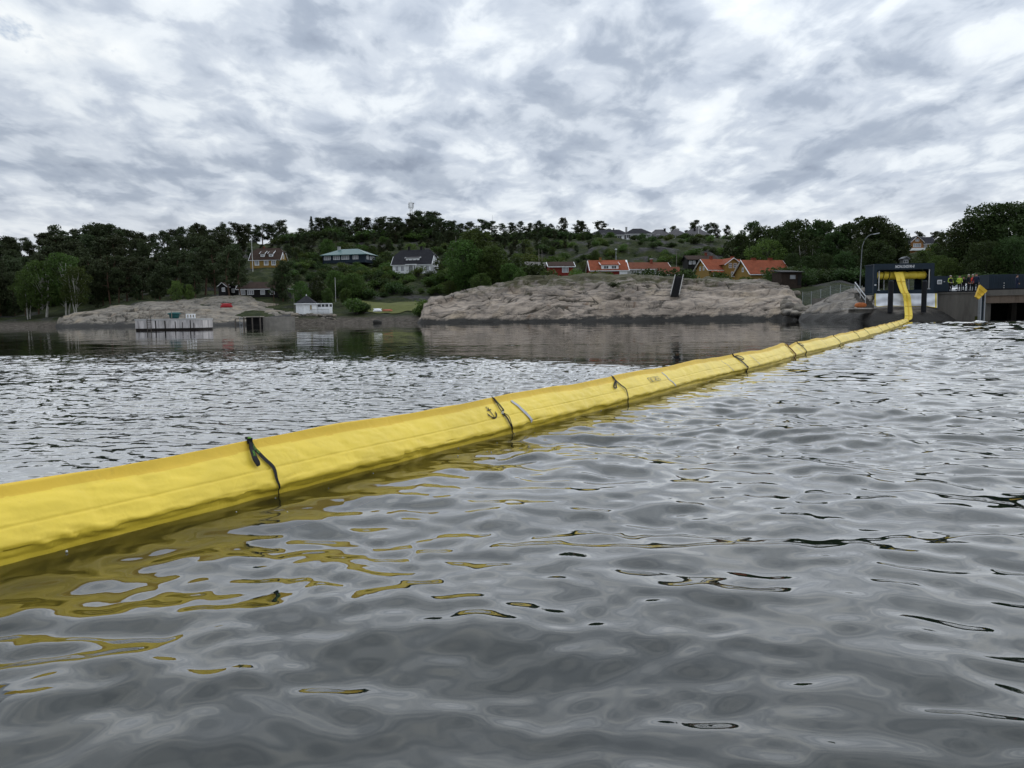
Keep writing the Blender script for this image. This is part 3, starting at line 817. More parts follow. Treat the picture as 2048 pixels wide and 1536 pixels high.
# ---------------------------------------------------------------- bare rock by the shore
def rock_material(name, light, dark, band=0.95, streakrot=0.3, warm=(0.42, 0.33, 0.22)):
    m, nt, b = nodes_of(name)
    q = NB(nt)
    pos = q.n('ShaderNodeNewGeometry').outputs['Position']
    pz = q.n('ShaderNodeSeparateXYZ'); q.L.new(pos, pz.inputs[0])
    a = q.noise(q.map(pos, rot=(0.2, streakrot, 0), scale=(0.35, 0.4, 1.6)), 1.0, 8, 0.68, 0.8)
    c = q.ramp(a, [(0.22, dark), (0.40, tuple((x + y) / 2 for x, y in zip(light, dark))), (0.58, light), (0.80, tuple(min(1, x * 1.28) for x in light))])
    w = q.noise(pos, 0.22, 5, 0.6)
    c = q.mix(q.ramp(w, [(0.52, 0.0), (0.72, 0.55)]), c, warm)
    # grey and black lichen patches
    li = q.noise(pos, 0.55, 8, 0.75, 0.6)
    c = q.mix(q.ramp(li, [(0.52, 0.0), (0.64, 0.72)]), c, tuple(x * 1.25 for x in dark))
    # lichen grows thicker up on the crown of the rock
    up = q.ramp(q.m('ADD', q.m('MULTIPLY', pz.outputs[2], 0.1), q.m('MULTIPLY', q.m('SUBTRACT', li, 0.5), 1.1)), [(0.34, 0.0), (0.85, 0.72)])
    c = q.mix(up, c, tuple(x * 1.7 for x in dark))
    # cracks
    vo = q.n('ShaderNodeTexVoronoi', {'Scale': 0.32}, feature='DISTANCE_TO_EDGE')
    dv = q.n('ShaderNodeVectorMath', operation='ADD'); q.L.new(q.map(pos, rot=(0, 0.35, 0), scale=(0.32, 0.5, 2.2)), dv.inputs[0])
    q.L.new(q.noise(pos, 0.9, 6, 0.65, out=1), dv.inputs[1]); q.L.new(dv.outputs[0], vo.inputs['Vector'])
    ck = q.m('MULTIPLY', q.ramp(vo.outputs[0], [(0.0, 1.0), (0.05, 0.0)]), q.ramp(q.noise(pos, 0.3, 3, 0.6), [(0.42, 0.0), (0.58, 1.0)]))
    c = q.mix(q.m('MULTIPLY', ck, 0.85), c, tuple(x * 0.4 for x in dark))
    sc = q.n('ShaderNodeAttribute', attribute_name='crack').outputs['Fac']
    c = q.mix(q.m('MULTIPLY', q.ramp(sc, [(0.25, 0.0), (0.7, 1.0)]), 0.85), c, (0.030, 0.026, 0.019))   # darker along the carved cracks
    # rust stains running down
    ru = q.noise(q.map(pos, scale=(0.5, 0.5, 0.07)), 1.0, 4, 0.6)
    c = q.mix(q.ramp(ru, [(0.62, 0.0), (0.72, 0.6)]), c, (0.13, 0.075, 0.042))
    # grass and heather in pockets on the crown
    gp = q.m('ADD', q.m('MULTIPLY', pz.outputs[2], 0.09), q.m('MULTIPLY', q.noise(pos, 0.45, 6, 0.7), 1.0))
    c = q.mix(q.ramp(q.m('SUBTRACT', gp, 0.55), [(0.50, 0.0), (0.62, 0.85)]), c, q.ramp(li, [(0.35, (0.030, 0.034, 0.013)), (0.65, (0.085, 0.078, 0.032))]))
    # black tide band of algae
    tide = q.m('ADD', pz.outputs[2], q.m('MULTIPLY', q.m('SUBTRACT', q.noise(pos, 0.35, 6, 0.7), 0.5), 2.4))
    c = q.mix(q.ramp(q.m('DIVIDE', tide, 3.0), [(band / 3.0 - 0.06, 1.0), (band / 3.0 + 0.10, 0.0)]), c, (0.036, 0.034, 0.031))
    q.L.new(c, b.inputs['Base Color'])
    b.inputs['Roughness'].default_value = 0.88
    b.inputs['Specular IOR Level'].default_value = 0.25
    h = q.m('SUBTRACT', q.m('ADD', q.noise(pos, 2.6, 7, 0.65, 0.2), a), q.m('MULTIPLY', ck, 0.6))
    q.L.new(q.bump(h, 0.7, 0.14), b.inputs['Normal'])
    return m
M_ROCK = rock_material('pale_granite', (0.385, 0.320, 0.260), (0.068, 0.062, 0.056), 0.72)
M_ROCK2 = rock_material('grey_gneiss', (0.23, 0.205, 0.175), (0.048, 0.046, 0.045), 0.95, -0.5)
M_ROCK3 = rock_material('flat_shore_granite', (0.255, 0.225, 0.185), (0.055, 0.052, 0.046), 0.75)
def rock_sheet(name, G, px0, px1, y0, y1, npx, ny, amp, ledge, seed, mat, tilt=0.55, fold=0.0, shore=None):
    fan = Fan(G)
    pxs = np.linspace(px0, px1, npx); Ys = np.linspace(y0, y1, ny)
    PX, YY = np.meshgrid(pxs, Ys, indexing='ij')
    if shore:                # rows follow the waterline, close together over the face
        t = np.concatenate([np.linspace(-4, 22, int(ny * 0.82)), np.linspace(22.5, 60, ny - int(ny * 0.82))])
        yw = np.interp(pxs, [a for a, b in shore], [b for a, b in shore])
        PX, TT = np.meshgrid(pxs, t, indexing='ij'); YY = yw[:, None] + TT
    XX = (PX - 1024) / F * YY
    wob = 1.3 * fbm(XX * 0.10, YY * 0.08, 3, seed)
    Z0 = fan.base(PX, YY + wob) + amp * 0.9 * fbm(XX * 0.07, YY * 0.09, 2, seed + 2) * sstep(0.4, 1.6, fan.base(PX, YY))
    # slabs split along two sets of dipping joints: flat treads, sharp risers
    Z = Z0.copy()
    for dip, lw, wgt, off in ((0.16, 1.55, 1.0, 0.0), (-0.30, 0.9, 0.55, 3.7)):
        st = Z + tilt * dip * XX + 0.75 * fbm(XX * 0.08 + off, YY * 0.10, 3, seed + 5)
        ph = st / lw + off; fr = ph - np.floor(ph)
        stp = (np.floor(ph) + 0.22 * fr + 0.78 * sstep(0.70, 0.98, fr)) * lw - (st + off * lw) + lw * 0.3
        sel = np.clip(0.35 + 1.5 * fbm(XX * 0.06 + off, YY * 0.06, 2, seed + 17), 0, 1)
        Z = Z + ledge * wgt * stp * sel * sstep(0.5, 1.8, Z0)
    act = sstep(0.3, 1.4, Z0)
    def crack(a, b, o, sd, wdt): return np.exp(-(fbm(a, b, o, sd, 0.45) / wdt) ** 2)
    mask1 = sstep(-0.15, 0.25, fbm(XX * 0.07, Z0 * 0.2, 2, seed + 41)); mask2 = sstep(-0.1, 0.3, fbm(XX * 0.09 + 9, Z0 * 0.25, 2, seed + 43))
    groove = np.clip(crack(XX * 0.035 + 0.05 * Z0, Z0 * 0.62 + 0.05 * XX, 3, seed + 33, 0.045) * mask1 + crack(XX * 0.16 + 0.30 * Z0, Z0 * 0.10 + YY * 0.03, 3, seed + 13, 0.030) * mask2
                     + crack(XX * 0.10 - 0.22 * Z0, Z0 * 0.34 - 0.08 * XX, 3, seed + 53, 0.030) * (1 - mask1 * 0.6), 0, 1)
    Z = Z + act * (amp * 0.22 * fbm(XX * 0.35, YY * 0.35, 4, seed + 9, 0.5) - amp * 0.75 * groove)
    if fold: Z = Z + act * fold * np.abs(fbm(XX * 0.35 + Z0 * 0.5, YY * 0.35 - Z0 * 0.3, 4, seed + 21, 0.6))
    Y2 = YY + act * 0.3 * fbm(XX * 0.3, Z0 * 0.6, 4, seed + 3) * (1 if fold == 0 else 1.5)
    me = np_mesh(name, np.stack([(PX - 1024) / F * Y2, Y2, Z], -1).reshape(-1, 3), grid_quads(*PX.shape))
    at = me.attributes.new('crack', 'FLOAT', 'POINT'); at.data.foreach_set('value', np.ascontiguousarray((groove * act).ravel(), np.float32))
    o = link_mesh(name, me, mat, None, True)
    tag(o, kind='structure')
    return fan
def head_col(yw, top, ytop, low=None):
    """profile of the headland: waterline distance, crown height and its distance"""
    lz = low or top * 0.42
    return [(yw - 12, -2.5), (yw - 1.2, -1.2), (yw, 0.1), (yw + 0.9, 0.9), (yw + 2.2, lz * 0.8), (yw + 5.0, lz), (yw + 7.0, lz * 1.30), (ytop - 4, top * 0.86), (ytop, top), (ytop + 8, top * 0.99), (ytop + 22, top * 0.9), (ytop + 40, top * 0.5)]
HEAD = {
 828: [(120, -3), (143, -1.6), (170, -1.2), (190, -1)],
 843: [(120, -3), (141, -1.0), (143, 0.3), (146, 0.9), (152, 1.0), (165, 0.8), (190, -1)],
 852: [(120, -3), (140, -1.0), (141.3, 0.3), (143, 1.7), (147, 3.2), (154, 3.4), (166, 2.6), (190, 1)],
 866: [(120, -3), (139.2, -1.0), (140.6, 0.4), (142, 2.0), (145, 4.0), (149, 4.8), (160, 4.8), (172, 4), (190, 3)],
 889: head_col(139, 5.1, 150, 2.6), 920: head_col(137.5, 5.95, 150, 2.9), 965: head_col(135.5, 6.95, 150, 3.2), 1005: head_col(133.5, 7.55, 149, 3.4),
 1034: head_col(132, 8.4, 148, 3.5), 1073: head_col(130, 8.75, 147, 3.6), 1112: head_col(128.5, 8.85, 145, 3.6), 1200: head_col(125.5, 8.75, 142, 3.6),
 1296: head_col(123, 8.45, 140, 3.6), 1345: head_col(121.5, 7.95, 138, 3.6), 1400: head_col(120, 7.6, 136, 3.6), 1450: head_col(118.5, 7.3, 135, 3.3), 1523: head_col(115.5, 6.8, 132, 2.6),
 1552: head_col(113, 6.0, 130, 2.2), 1575: head_col(110, 5.3, 127, 1.8), 1596: head_col(106, 3.1, 121, 1.2), 1612: head_col(102, 1.5, 114, 0.8), 1635: [(80, -3), (104, -1.5), (120, 0.2), (140, -1)],
}
HEADLAND = rock_sheet('rock_headland', HEAD, 828, 1635, 99, 178, 640, 230, 0.62, 0.95, 71, M_ROCK, 0.5, shore=[(828, 143), (866, 140.6), (889, 139), (965, 135.5), (1034, 132), (1112, 128.5), (1200, 125.5), (1345, 121.5), (1450, 118.5), (1523, 115.5), (1575, 110), (1612, 102), (1635, 101)])
OUT = {
 1588: [(70, -3), (93, -1.6), (110, -1)],
 1603: [(70, -3), (90, -1.2), (92, 0.2), (95, 0.9), (104, 0.9), (112, 0)],
 1632: [(70, -3), (86.5, -1.2), (88.5, 0.2), (91, 1.0), (96, 2.0), (105, 2.1), (112, 1)],
 1669: [(70, -3), (83, -1.2), (85, 0.2), (87, 1.1), (90, 2.0), (96, 3.2), (104, 3.3), (112, 3)],
 1705: [(70, -3), (79.5, -1.2), (81.5, 0.2), (83.5, 1.1), (86, 1.5), (88, 2.1), (94, 3.95), (100, 3.9), (112, 3)],
 1726: [(70, -3), (77.5, -1.2), (79.5, 0.2), (81, 1.1), (84, 1.45), (87, 1.9), (92, 3.9), (100, 3.6), (112, 3)],
 1748: [(70, -3), (75.0, -1.2), (76.2, 0.2), (77.2, 1.0), (79, 1.45), (86, 1.6), (92, 2.9), (100, 2.9), (112, 3)],
 1800: [(70, -3), (74.8, -1.2), (75.8, 0.1), (76.8, 0.9), (78.2, 1.45), (86, 1.6), (92, 2.5), (112, 2.6)],
 1850: [(70, -3), (75.0, -1.2), (76.2, 0.1), (77.2, 0.8), (78.5, 1.40), (86, 1.5), (92, 2.5), (112, 2.6)],
 1880: [(70, -3), (75.5, -1.5), (77.0, 0.0), (78.0, 0.6), (79, 1.0), (86, 1.0), (92, 2.0), (112, 2.0)],
 1915: [(70, -3), (76.5, -1.5), (78.0, -0.1), (79.2, 0.3), (82, 0.2), (92, 0), (112, 0)],
 1950: [(70, -3), (78.0, -1.5), (79, -0.4), (84, -0.6), (112, -1)],
}
rock_sheet('rock_outcrop', OUT, 1588, 1950, 72, 112, 330, 200, 0.34, 0.55, 97, M_ROCK2, -0.5)
SHELF = {
 108: [(140, -3), (160, -1.5), (185, -1)],
 125: [(140, -3), (158, -1.0), (161, 0.3), (164, 1.5), (172, 2.2), (182, 1.2), (195, 0)],
 160: [(140, -3), (155, -1.0), (158, 0.3), (161, 1.6), (168, 2.8), (178, 3.0), (190, 1.5)],
 240: [(140, -3), (151, -1.0), (154, 0.3), (157, 1.6), (164, 2.9), (172, 3.9), (182, 4.6), (200, 4)],
 310: [(140, -3), (149, -1.0), (152, 0.3), (155, 1.5), (160, 3.0), (164, 4.2), (166, 4.3), (176, 5.8), (188, 6), (200, 5)],
 380: [(140, -3), (147, -1.0), (150, 0.3), (153, 1.3), (158, 2.8), (164, 4.0), (166, 4.1), (176, 5.9), (188, 6.2), (200, 5.5)],
 440: [(140, -3), (146, -1.0), (149, 0.3), (152, 1.2), (157, 2.6), (164, 3.6), (168, 5.0), (174, 6.2), (188, 6.5), (200, 6)],
 500: [(140, -3), (146, -1.2), (150, 0.0), (153, 1.0), (158, 1.9), (164, 3.2), (170, 5.6), (175, 6.3), (186, 6.7), (200, 6.6)],
 545: [(140, -3), (148, -1.2), (152, 0.4), (155, 1.3), (160, 2.6), (168, 3.6), (178, 5.0), (190, 6.2), (200, 6.5)],
 590: [(140, -3), (150, -1.2), (153, 0.4), (156, 1.5), (162, 2.6), (170, 2.8), (180, 3.5), (200, 5)],
 620: [(140, -3), (150, -1.5), (156, 0.0), (165, 1.5), (200, 4)],
}
rock_sheet('rock_shelf', SHELF, 108, 620, 145, 200, 420, 150, 0.55, 0.75, 131, M_ROCK3, 0.5)

# boulders: one shape per kind, copied
def boulder_mesh(seed, sq=0.7):
    bm = bmesh.new(); bmesh.ops.create_icosphere(bm, subdivisions=2, radius=1.0)
    rr = np.random.RandomState(seed); o = rr.rand(3) * 50
    for v in bm.verts:
        n = 0.30 * float(pn(v.co.x * 1.3 + o[0], v.co.y * 1.3 + v.co.z * 1.1 + o[1]))
        v.co *= 1 + n
        for k in range(3): v.co[k] = math.copysign(abs(v.co[k]) ** 0.8, v.co[k])
        v.co.z *= sq
    me = bpy.data.meshes.new('boulder'); bm.to_mesh(me); bm.free()
    me.polygons.foreach_set('use_smooth', np.ones(len(me.polygons), bool))
    return me
B_MESH = []
for i in range(5):
    me = boulder_mesh(200 + i, 0.55 + 0.1 * i); me.materials.append(M_ROCK2 if i % 2 else M_ROCK3); B_MESH.append(me)
def put_boulder(px, Y, z, r, label, group):
    o = bpy.data.objects.new('boulder', random.choice(B_MESH)); COL.objects.link(o)
    o.location = ((px - 1024) / F * Y, Y, z); o.scale = (r * random.uniform(0.9, 1.5), r, r * random.uniform(0.8, 1.1))
    o.rotation_euler = (random.uniform(-.3, .3), random.uniform(-.3, .3), random.uniform(0, 6.28))
    tag(o, label, 'boulder', group)
for i in range(30):
    px = random.uniform(1568, 1640); Y = random.uniform(100, 112) - (px - 1600) * 0.12
    put_boulder(px, Y, 0.35 + max(0, (Y - 100)) * 0.13 + random.uniform(-0.2, 0.3), random.uniform(0.35, 0.85), 'grey boulder heaped in the gully right of the large rock', 'boulders in the gully')
for i in range(26):
    px = 592 + (i % 13) * 6.6 + random.uniform(-2, 2); row = i // 13
    put_boulder(px, 155.2 + row * 0.9, 1.0 + row * 0.75 + random.uniform(-0.1, 0.1), random.uniform(0.4, 0.62), 'brownish boulder in the bank under the white boathouse', 'boulders under the boathouse')
put_boulder(1586, 129, gz((1586 - 1024) / F * 129, 129) + 0.35, 0.8, 'pale rounded boulder lying just in front of the black shed', 'single boulders')
put_boulder(757, 149.6, 0.2, 0.9, 'dark low boulder at the water on the grassy beach', 'single boulders')
# ---------------------------------------------------------------- trees
def leaf_material(name, col, trans=0.3, var=0.35):
    m, nt, b = nodes_of(name)
    q = NB(nt)
    oi = q.n('ShaderNodeObjectInfo').outputs['Random']
    pos = q.n('ShaderNodeNewGeometry').outputs['Position']
    f = q.noise(pos, 0.9, 4, 0.7)
    c = q.ramp(f, [(0.3, tuple(k * (1 - var) for k in col)), (0.55, col), (0.75, tuple(k * (1 + var * 1.2) for k in col))])
    hs = q.n('ShaderNodeHueSaturation', {'Color': c}); q.L.new(q.m('ADD', 0.475, q.m('MULTIPLY', oi, 0.05)), hs.inputs['Hue']); q.L.new(q.m('ADD', 0.70, q.m('MULTIPLY', oi, 0.6)), hs.inputs['Value'])
    q.L.new(hs.outputs[0], b.inputs['Base Color'])
    b.inputs['Roughness'].default_value = 0.7; b.inputs['Specular IOR Level'].default_value = 0.2
    tr = q.n('ShaderNodeBsdfTranslucent'); q.L.new(hs.outputs[0], tr.inputs[0])
    mx = q.n('ShaderNodeMixShader'); mx.inputs[0].default_value = trans
    q.L.new(b.outputs[0], mx.inputs[1]); q.L.new(tr.outputs[0], mx.inputs[2])
    q.L.new(mx.outputs[0], nt.nodes['Material Output'].inputs[0])
    return m
M_PINE = leaf_material('pine_needles', (0.048, 0.064, 0.026), 0.25)
M_LEAF = leaf_material('green_leaves', (0.068, 0.108, 0.024), 0.35)
M_LEAFD = leaf_material('dark_leaves', (0.044, 0.070, 0.020), 0.35)
M_LEAFL = leaf_material('fresh_leaves', (0.095, 0.138, 0.030), 0.35)
M_BARK = plain('pine_bark', (0.10, 0.062, 0.042), 0.9, 0.4, 3)
M_BARKD = plain('grey_bark', (0.060, 0.054, 0.048), 0.9, 0.4, 3)
M_BIRCH = plain('birch_bark', (0.50, 0.48, 0.44), 0.8, 0.5, 4)
RS = np.random.RandomState(42)
def leaf_quads(C, size, rs, flat=0.0, drop=0.0):
    """small folded leaf sprays at centres C"""
    n = len(C)
    a = rs.normal(size=(n, 3)); a[:, 2] *= (1 - flat); a /= np.linalg.norm(a, axis=1)[:, None]
    b = rs.normal(size=(n, 3)); b[:, 2] *= (1 - flat); b -= a * (a * b).sum(1)[:, None]; b /= np.linalg.norm(b, axis=1)[:, None]
    s = size * rs.uniform(0.6, 1.35, (n, 1)); t = s * rs.uniform(0.45, 0.9, (n, 1))
    V = np.stack([C - a * s, C + b * t * 0.9, C + a * s, C - b * t], 1)
    V[:, 2, 2] -= drop * s[:, 0]
    return V.reshape(-1, 3)
def clump(rs, c, r, n, shell=0.55):
    """points in an uneven ellipsoid, denser towards its skin"""
    d = rs.normal(size=(n, 3)); d /= np.linalg.norm(d, axis=1)[:, None]
    k = rs.uniform(shell ** 3, 1, n) ** (1 / 3)
    k *= 1 + 0.25 * np.sin(d[:, 0] * 5 + c[0] * 3) * np.cos(d[:, 1] * 4 + c[1])
    return np.asarray(c) + d * k[:, None] * np.asarray(r)
def limb_tube(mb, a, b, r0, r1, rs, n=5, bend=0.1):
    a = Vector(a); b = Vector(b); L = (b - a).length
    pts = []
    for i in range(4):
        t = i / 3
        p = a.lerp(b, t) + Vector(rs.normal(size=3)) * bend * L * (0.3 if 0 < i < 3 else 0) 
        pts.append(p)
    mb.tube(pts, [r0 + (r1 - r0) * i / 3 for i in range(4)], n)
def crown_mesh(V, mat, name='crown'):
    q = np.arange(len(V)).reshape(-1, 4)
    me = np_mesh(name, V, q); me.materials.append(mat); return me
# every prototype is 10 m tall, standing at 0
def proto_pine(seed, bare=0.45, spread=2.1, lean=0.6, dense=1.0, flat=0.45):
    rs = np.random.RandomState(seed); mb = MB()
    top = Vector((lean + rs.normal() * 0.3, rs.normal() * 0.3, 9.6))
    mid = Vector((rs.normal() * 0.2, rs.normal() * 0.2, 5))
    sp = [Vector((0, 0, -0.6)), Vector((0, 0, 0)), mid * 0.5 + Vector((0, 0, 0)), mid, mid.lerp(top, 0.5) + Vector((rs.normal() * .2, 0, 0)), top]
    mb.tube(sp, [0.20, 0.17, 0.145, 0.12, 0.08, 0.02], 7)
    Vs = []
    nl = int(17 * (1 - bare) * 1.8)
    for i in range(nl):
        t = bare + (1 - bare) * (i + rs.uniform(-0.3, 0.3)) / nl
        h = 9.6 * t; u = (t - bare) / (1 - bare)
        base = mid.lerp(top, max(0, (h - 5) / 4.6)) if h > 5 else Vector((0, 0, 0)).lerp(mid, h / 5)
        az = rs.uniform(0, 6.28); ln = spread * (0.30 + 0.80 * math.sin(math.pi * min(1, 0.25 + u * 0.72)) ** 0.9) * rs.uniform(0.55, 1.2)
        tip = base + Vector((math.cos(az) * ln + lean * 0.5, math.sin(az) * ln, ln * rs.uniform(0.0, 0.45)))
        limb_tube(mb, base, tip, 0.055 * (1.2 - u * 0.7), 0.015, rs, 4, 0.12)
        for k in range(3):
            f = (0.45, 0.75, 1.0)[k]
            c = base.lerp(tip, f) + Vector(rs.normal(size=3)) * 0.18
            r = (0.40 + 0.38 * rs.rand()) * (0.75 + 0.35 * f)
            Vs.append(leaf_quads(clump(rs, c, (r * 1.2, r * 1.2, r * flat), int(46 * dense)), 0.17, rs, 0.15))
    Vs.append(leaf_quads(clump(rs, top + Vector((0, 0, -0.2)), (0.9, 0.9, 0.5), int(90 * dense)), 0.16, rs, 0.2))
    tr = mb.mesh('trunk'); tr.materials.append(M_BARK)
    return tr, crown_mesh(np.concatenate(Vs), M_PINE)
def proto_leafy(seed, mat, trunk_mat, bare=0.18, w=3.4, leaf=0.17, n=7600, stems=1, round_=0.9, open_=0.0, base_r=0.2):
    rs = np.random.RandomState(seed); mb = MB(); Vs = []
    nc = 30 if n > 4000 else 18
    cs = []
    for s in range(stems):
        a0 = rs.uniform(0, 6.28); ox = (0 if stems == 1 else 0.9 * math.cos(a0)); oy = (0 if stems == 1 else 0.9 * math.sin(a0))
        mb.tube([Vector((ox * 0.6, oy * 0.6, -0.6)), Vector((ox * 0.8, oy * 0.8, 1)), Vector((ox * 1.3 + rs.normal() * .2, oy * 1.3 + rs.normal() * .2, 4.5)), Vector((ox * 1.6 + rs.normal() * .3, oy * 1.6, 8.3))], [base_r, base_r * 0.85, base_r * 0.55, 0.04], 7)
    for i in range(nc):
        t = (i + rs.rand()) / nc; h = 10 * (bare + (1 - bare) * t)
        u = (h / 10 - bare) / (1 - bare)
        prof = (math.sin(math.pi * min(1, 0.10 + 0.84 * u)) ** round_)
        az = i * 2.4 + rs.uniform(-.5, .5); rr = w * prof * rs.uniform(0.42, 0.92)
        c = np.array((math.cos(az) * rr, math.sin(az) * rr, min(h, 9.3)))
        r = (0.85 + 0.55 * rs.rand()) * (0.7 + 0.35 * prof) * w / 3.4
        cs.append((c, r))
        limb_tube(mb, Vector((0, 0, max(0.8, h * 0.62))), Vector(c), 0.06, 0.015, rs, 4, 0.1)
    tot = sum(r * r for c, r in cs)
    for c, r in cs:
        k = int(n * r * r / tot)
        Vs.append(leaf_quads(clump(rs, c, (r * 1.15, r * 1.15, r * 0.85), k, 0.35 + 0.3 * (1 - open_)), leaf, rs, 0.15))
    V = np.concatenate(Vs)
    V[:, 2] = np.minimum(V[:, 2], 10.2)
    tr = mb.mesh('trunk'); tr.materials.append(trunk_mat)
    return tr, crown_mesh(V, mat)
def proto_spruce(seed):
    rs = np.random.RandomState(seed); mb = MB(); Vs = []
    mb.tube([Vector((0, 0, -0.6)), Vector((0, 0, 5)), Vector((0, 0, 10))], [0.18, 0.1, 0.01], 6)
    for i in range(34):
        h = 1.0 + 8.7 * i / 34; r = 2.4 * (1 - (h - 1) / 9.2) + 0.10
        for k in range(7):
            az = rs.uniform(0, 6.28); ln = r * rs.uniform(0.7, 1.15)
            t = rs.rand(16) ** 0.7
            C = np.stack([np.cos(az) * ln * t, np.sin(az) * ln * t, h - 0.32 * ln * t], -1) + rs.normal(size=(16, 3)) * 0.07
            Vs.append(leaf_quads(C, 0.16, rs, 0.4, 0.5))
    tr = mb.mesh('trunk'); tr.materials.append(M_BARKD)
    return tr, crown_mesh(np.concatenate(Vs), M_PINE)
def proto_bush(seed, mat, n=900):
    """1 m tall, 1.3 m wide"""
    rs = np.random.RandomState(seed); mb = MB(); Vs = []
    for i in range(9):
        az = i * 2.4; rr = 0.42 * rs.uniform(0.1, 1)
        c = np.array((math.cos(az) * rr, math.sin(az) * rr, 0.30 + 0.42 * rs.rand()))
        mb.tube([Vector((0, 0, -0.1)), Vector(c)], [0.03, 0.01], 4)
        r = 0.24 + 0.12 * rs.rand()
        Vs.append(leaf_quads(clump(rs, c, (r, r, r * 0.9), n // 9, 0.4), 0.055, rs, 0.1))
    tr = mb.mesh('stem'); tr.materials.append(M_BARKD)
    return tr, crown_mesh(np.concatenate(Vs), mat, 'foliage')
PINES = [proto_pine(1, 0.26, 2.0, 0.5, 1.2, 0.9), proto_pine(2, 0.36, 2.3, 0.8, 1.3, 0.8), proto_pine(3, 0.16, 1.8, 0.3, 1.2, 1.0), proto_pine(4, 0.30, 2.1, 0.9, 1.0, 0.8), proto_pine(5, 0.42, 2.6, 0.6, 1.4, 0.65), proto_pine(6, 0.12, 1.9, 0.4, 1.2, 1.0)]
DENSE = [proto_pine(11, 0.10, 2.2, 0.4, 1.3, 1.0), proto_pine(12, 0.16, 2.0, 0.5, 1.35, 1.1), proto_pine(13, 0.20, 2.4, 0.2, 1.25, 0.95), proto_pine(14, 0.08, 1.8, 0.1, 1.3, 1.2)]
BROAD = [proto_leafy(21, M_LEAF, M_BARKD, 0.10, 3.6), proto_leafy(22, M_LEAF, M_BARKD, 0.14, 3.2), proto_leafy(23, M_LEAF, M_BARKD, 0.08, 4.0)]
BROADD = [proto_leafy(24, M_LEAFD, M_BARKD, 0.10, 3.4), proto_leafy(25, M_LEAFD, M_BARKD, 0.12, 3.0), proto_leafy(26, M_LEAFD, M_BARKD, 0.06, 3.7)]
FRESH = [proto_leafy(27, M_LEAFL, M_BARKD, 0.06, 3.6, n=5200), proto_leafy(28, M_LEAFL, M_BARKD, 0.05, 4.2, n=5200)]
BIRCH = [proto_leafy(31, M_LEAF, M_BIRCH, 0.22, 3.1, 0.15, 6500, 3, 0.8, 0.6, 0.13), proto_leafy(32, M_LEAFD, M_BIRCH, 0.30, 2.3, 0.15, 4200, 2, 0.8, 0.8, 0.13)]
OPENB = [proto_leafy(33, M_LEAFD, M_BIRCH, 0.30, 2.2, 0.17, 3000, 1, 0.7, 1.0, 0.16), proto_leafy(34, M_LEAFD, M_BARKD, 0.25, 3.0, 0.18, 3600, 2, 0.7, 1.0, 0.18)]
BIG = [proto_leafy(41, M_LEAFD, M_BARKD, 0.05, 4.4, 0.13, 15000), proto_leafy(42, M_LEAFD, M_BARKD, 0.04, 4.0, 0.13, 15000), proto_leafy(43, M_LEAF, M_BARKD, 0.05, 4.2, 0.13, 15000)]
SPRUCE = [proto_spruce(51)]
BUSH = [proto_bush(61, M_LEAF), proto_bush(62, M_LEAFD), proto_bush(63, M_LEAFL), proto_bush(64, M_LEAF), proto_bush(65, M_LEAFD)]
GORSE = [proto_bush(66, M_LEAFL), proto_bush(67, M_LEAF)]
TREES = []
def tree(name, protos, px, top_py, Y, label, group=None, wide=1.0, rz=None, cat='tree', minh=0.0, base=None, sink=0.15):
    """a tree whose top shows at photo pixel (px, top_py), rooted in the ground Y metres off"""
    p = P(px, top_py, Y); g = gz(p.x, Y) if base is None else base
    h = max(minh, p.z - g)
    if h < 0.6: h = 0.6
    tr, cr = random.choice(protos)
    unit = 1.0 if cat == 'bush' else 10.0
    o = thing(name, label, cat, (p.x, Y, g - sink), random.uniform(0, 6.28) if rz is None else rz, group)
    s = h / unit; o.scale = (s * wide, s * wide, s)
    a = bpy.data.objects.new('stem' if cat == 'bush' else 'trunk', tr); COL.objects.link(a); a.parent = o
    b = bpy.data.objects.new('foliage' if cat == 'bush' else 'crown', cr); COL.objects.link(b); b.parent = o
    return o
U = random.uniform
def nth(k):
    return f"{k}{'th' if 10 <= k % 100 <= 20 else {1: 'st', 2: 'nd', 3: 'rd'}.get(k % 10, 'th')}"
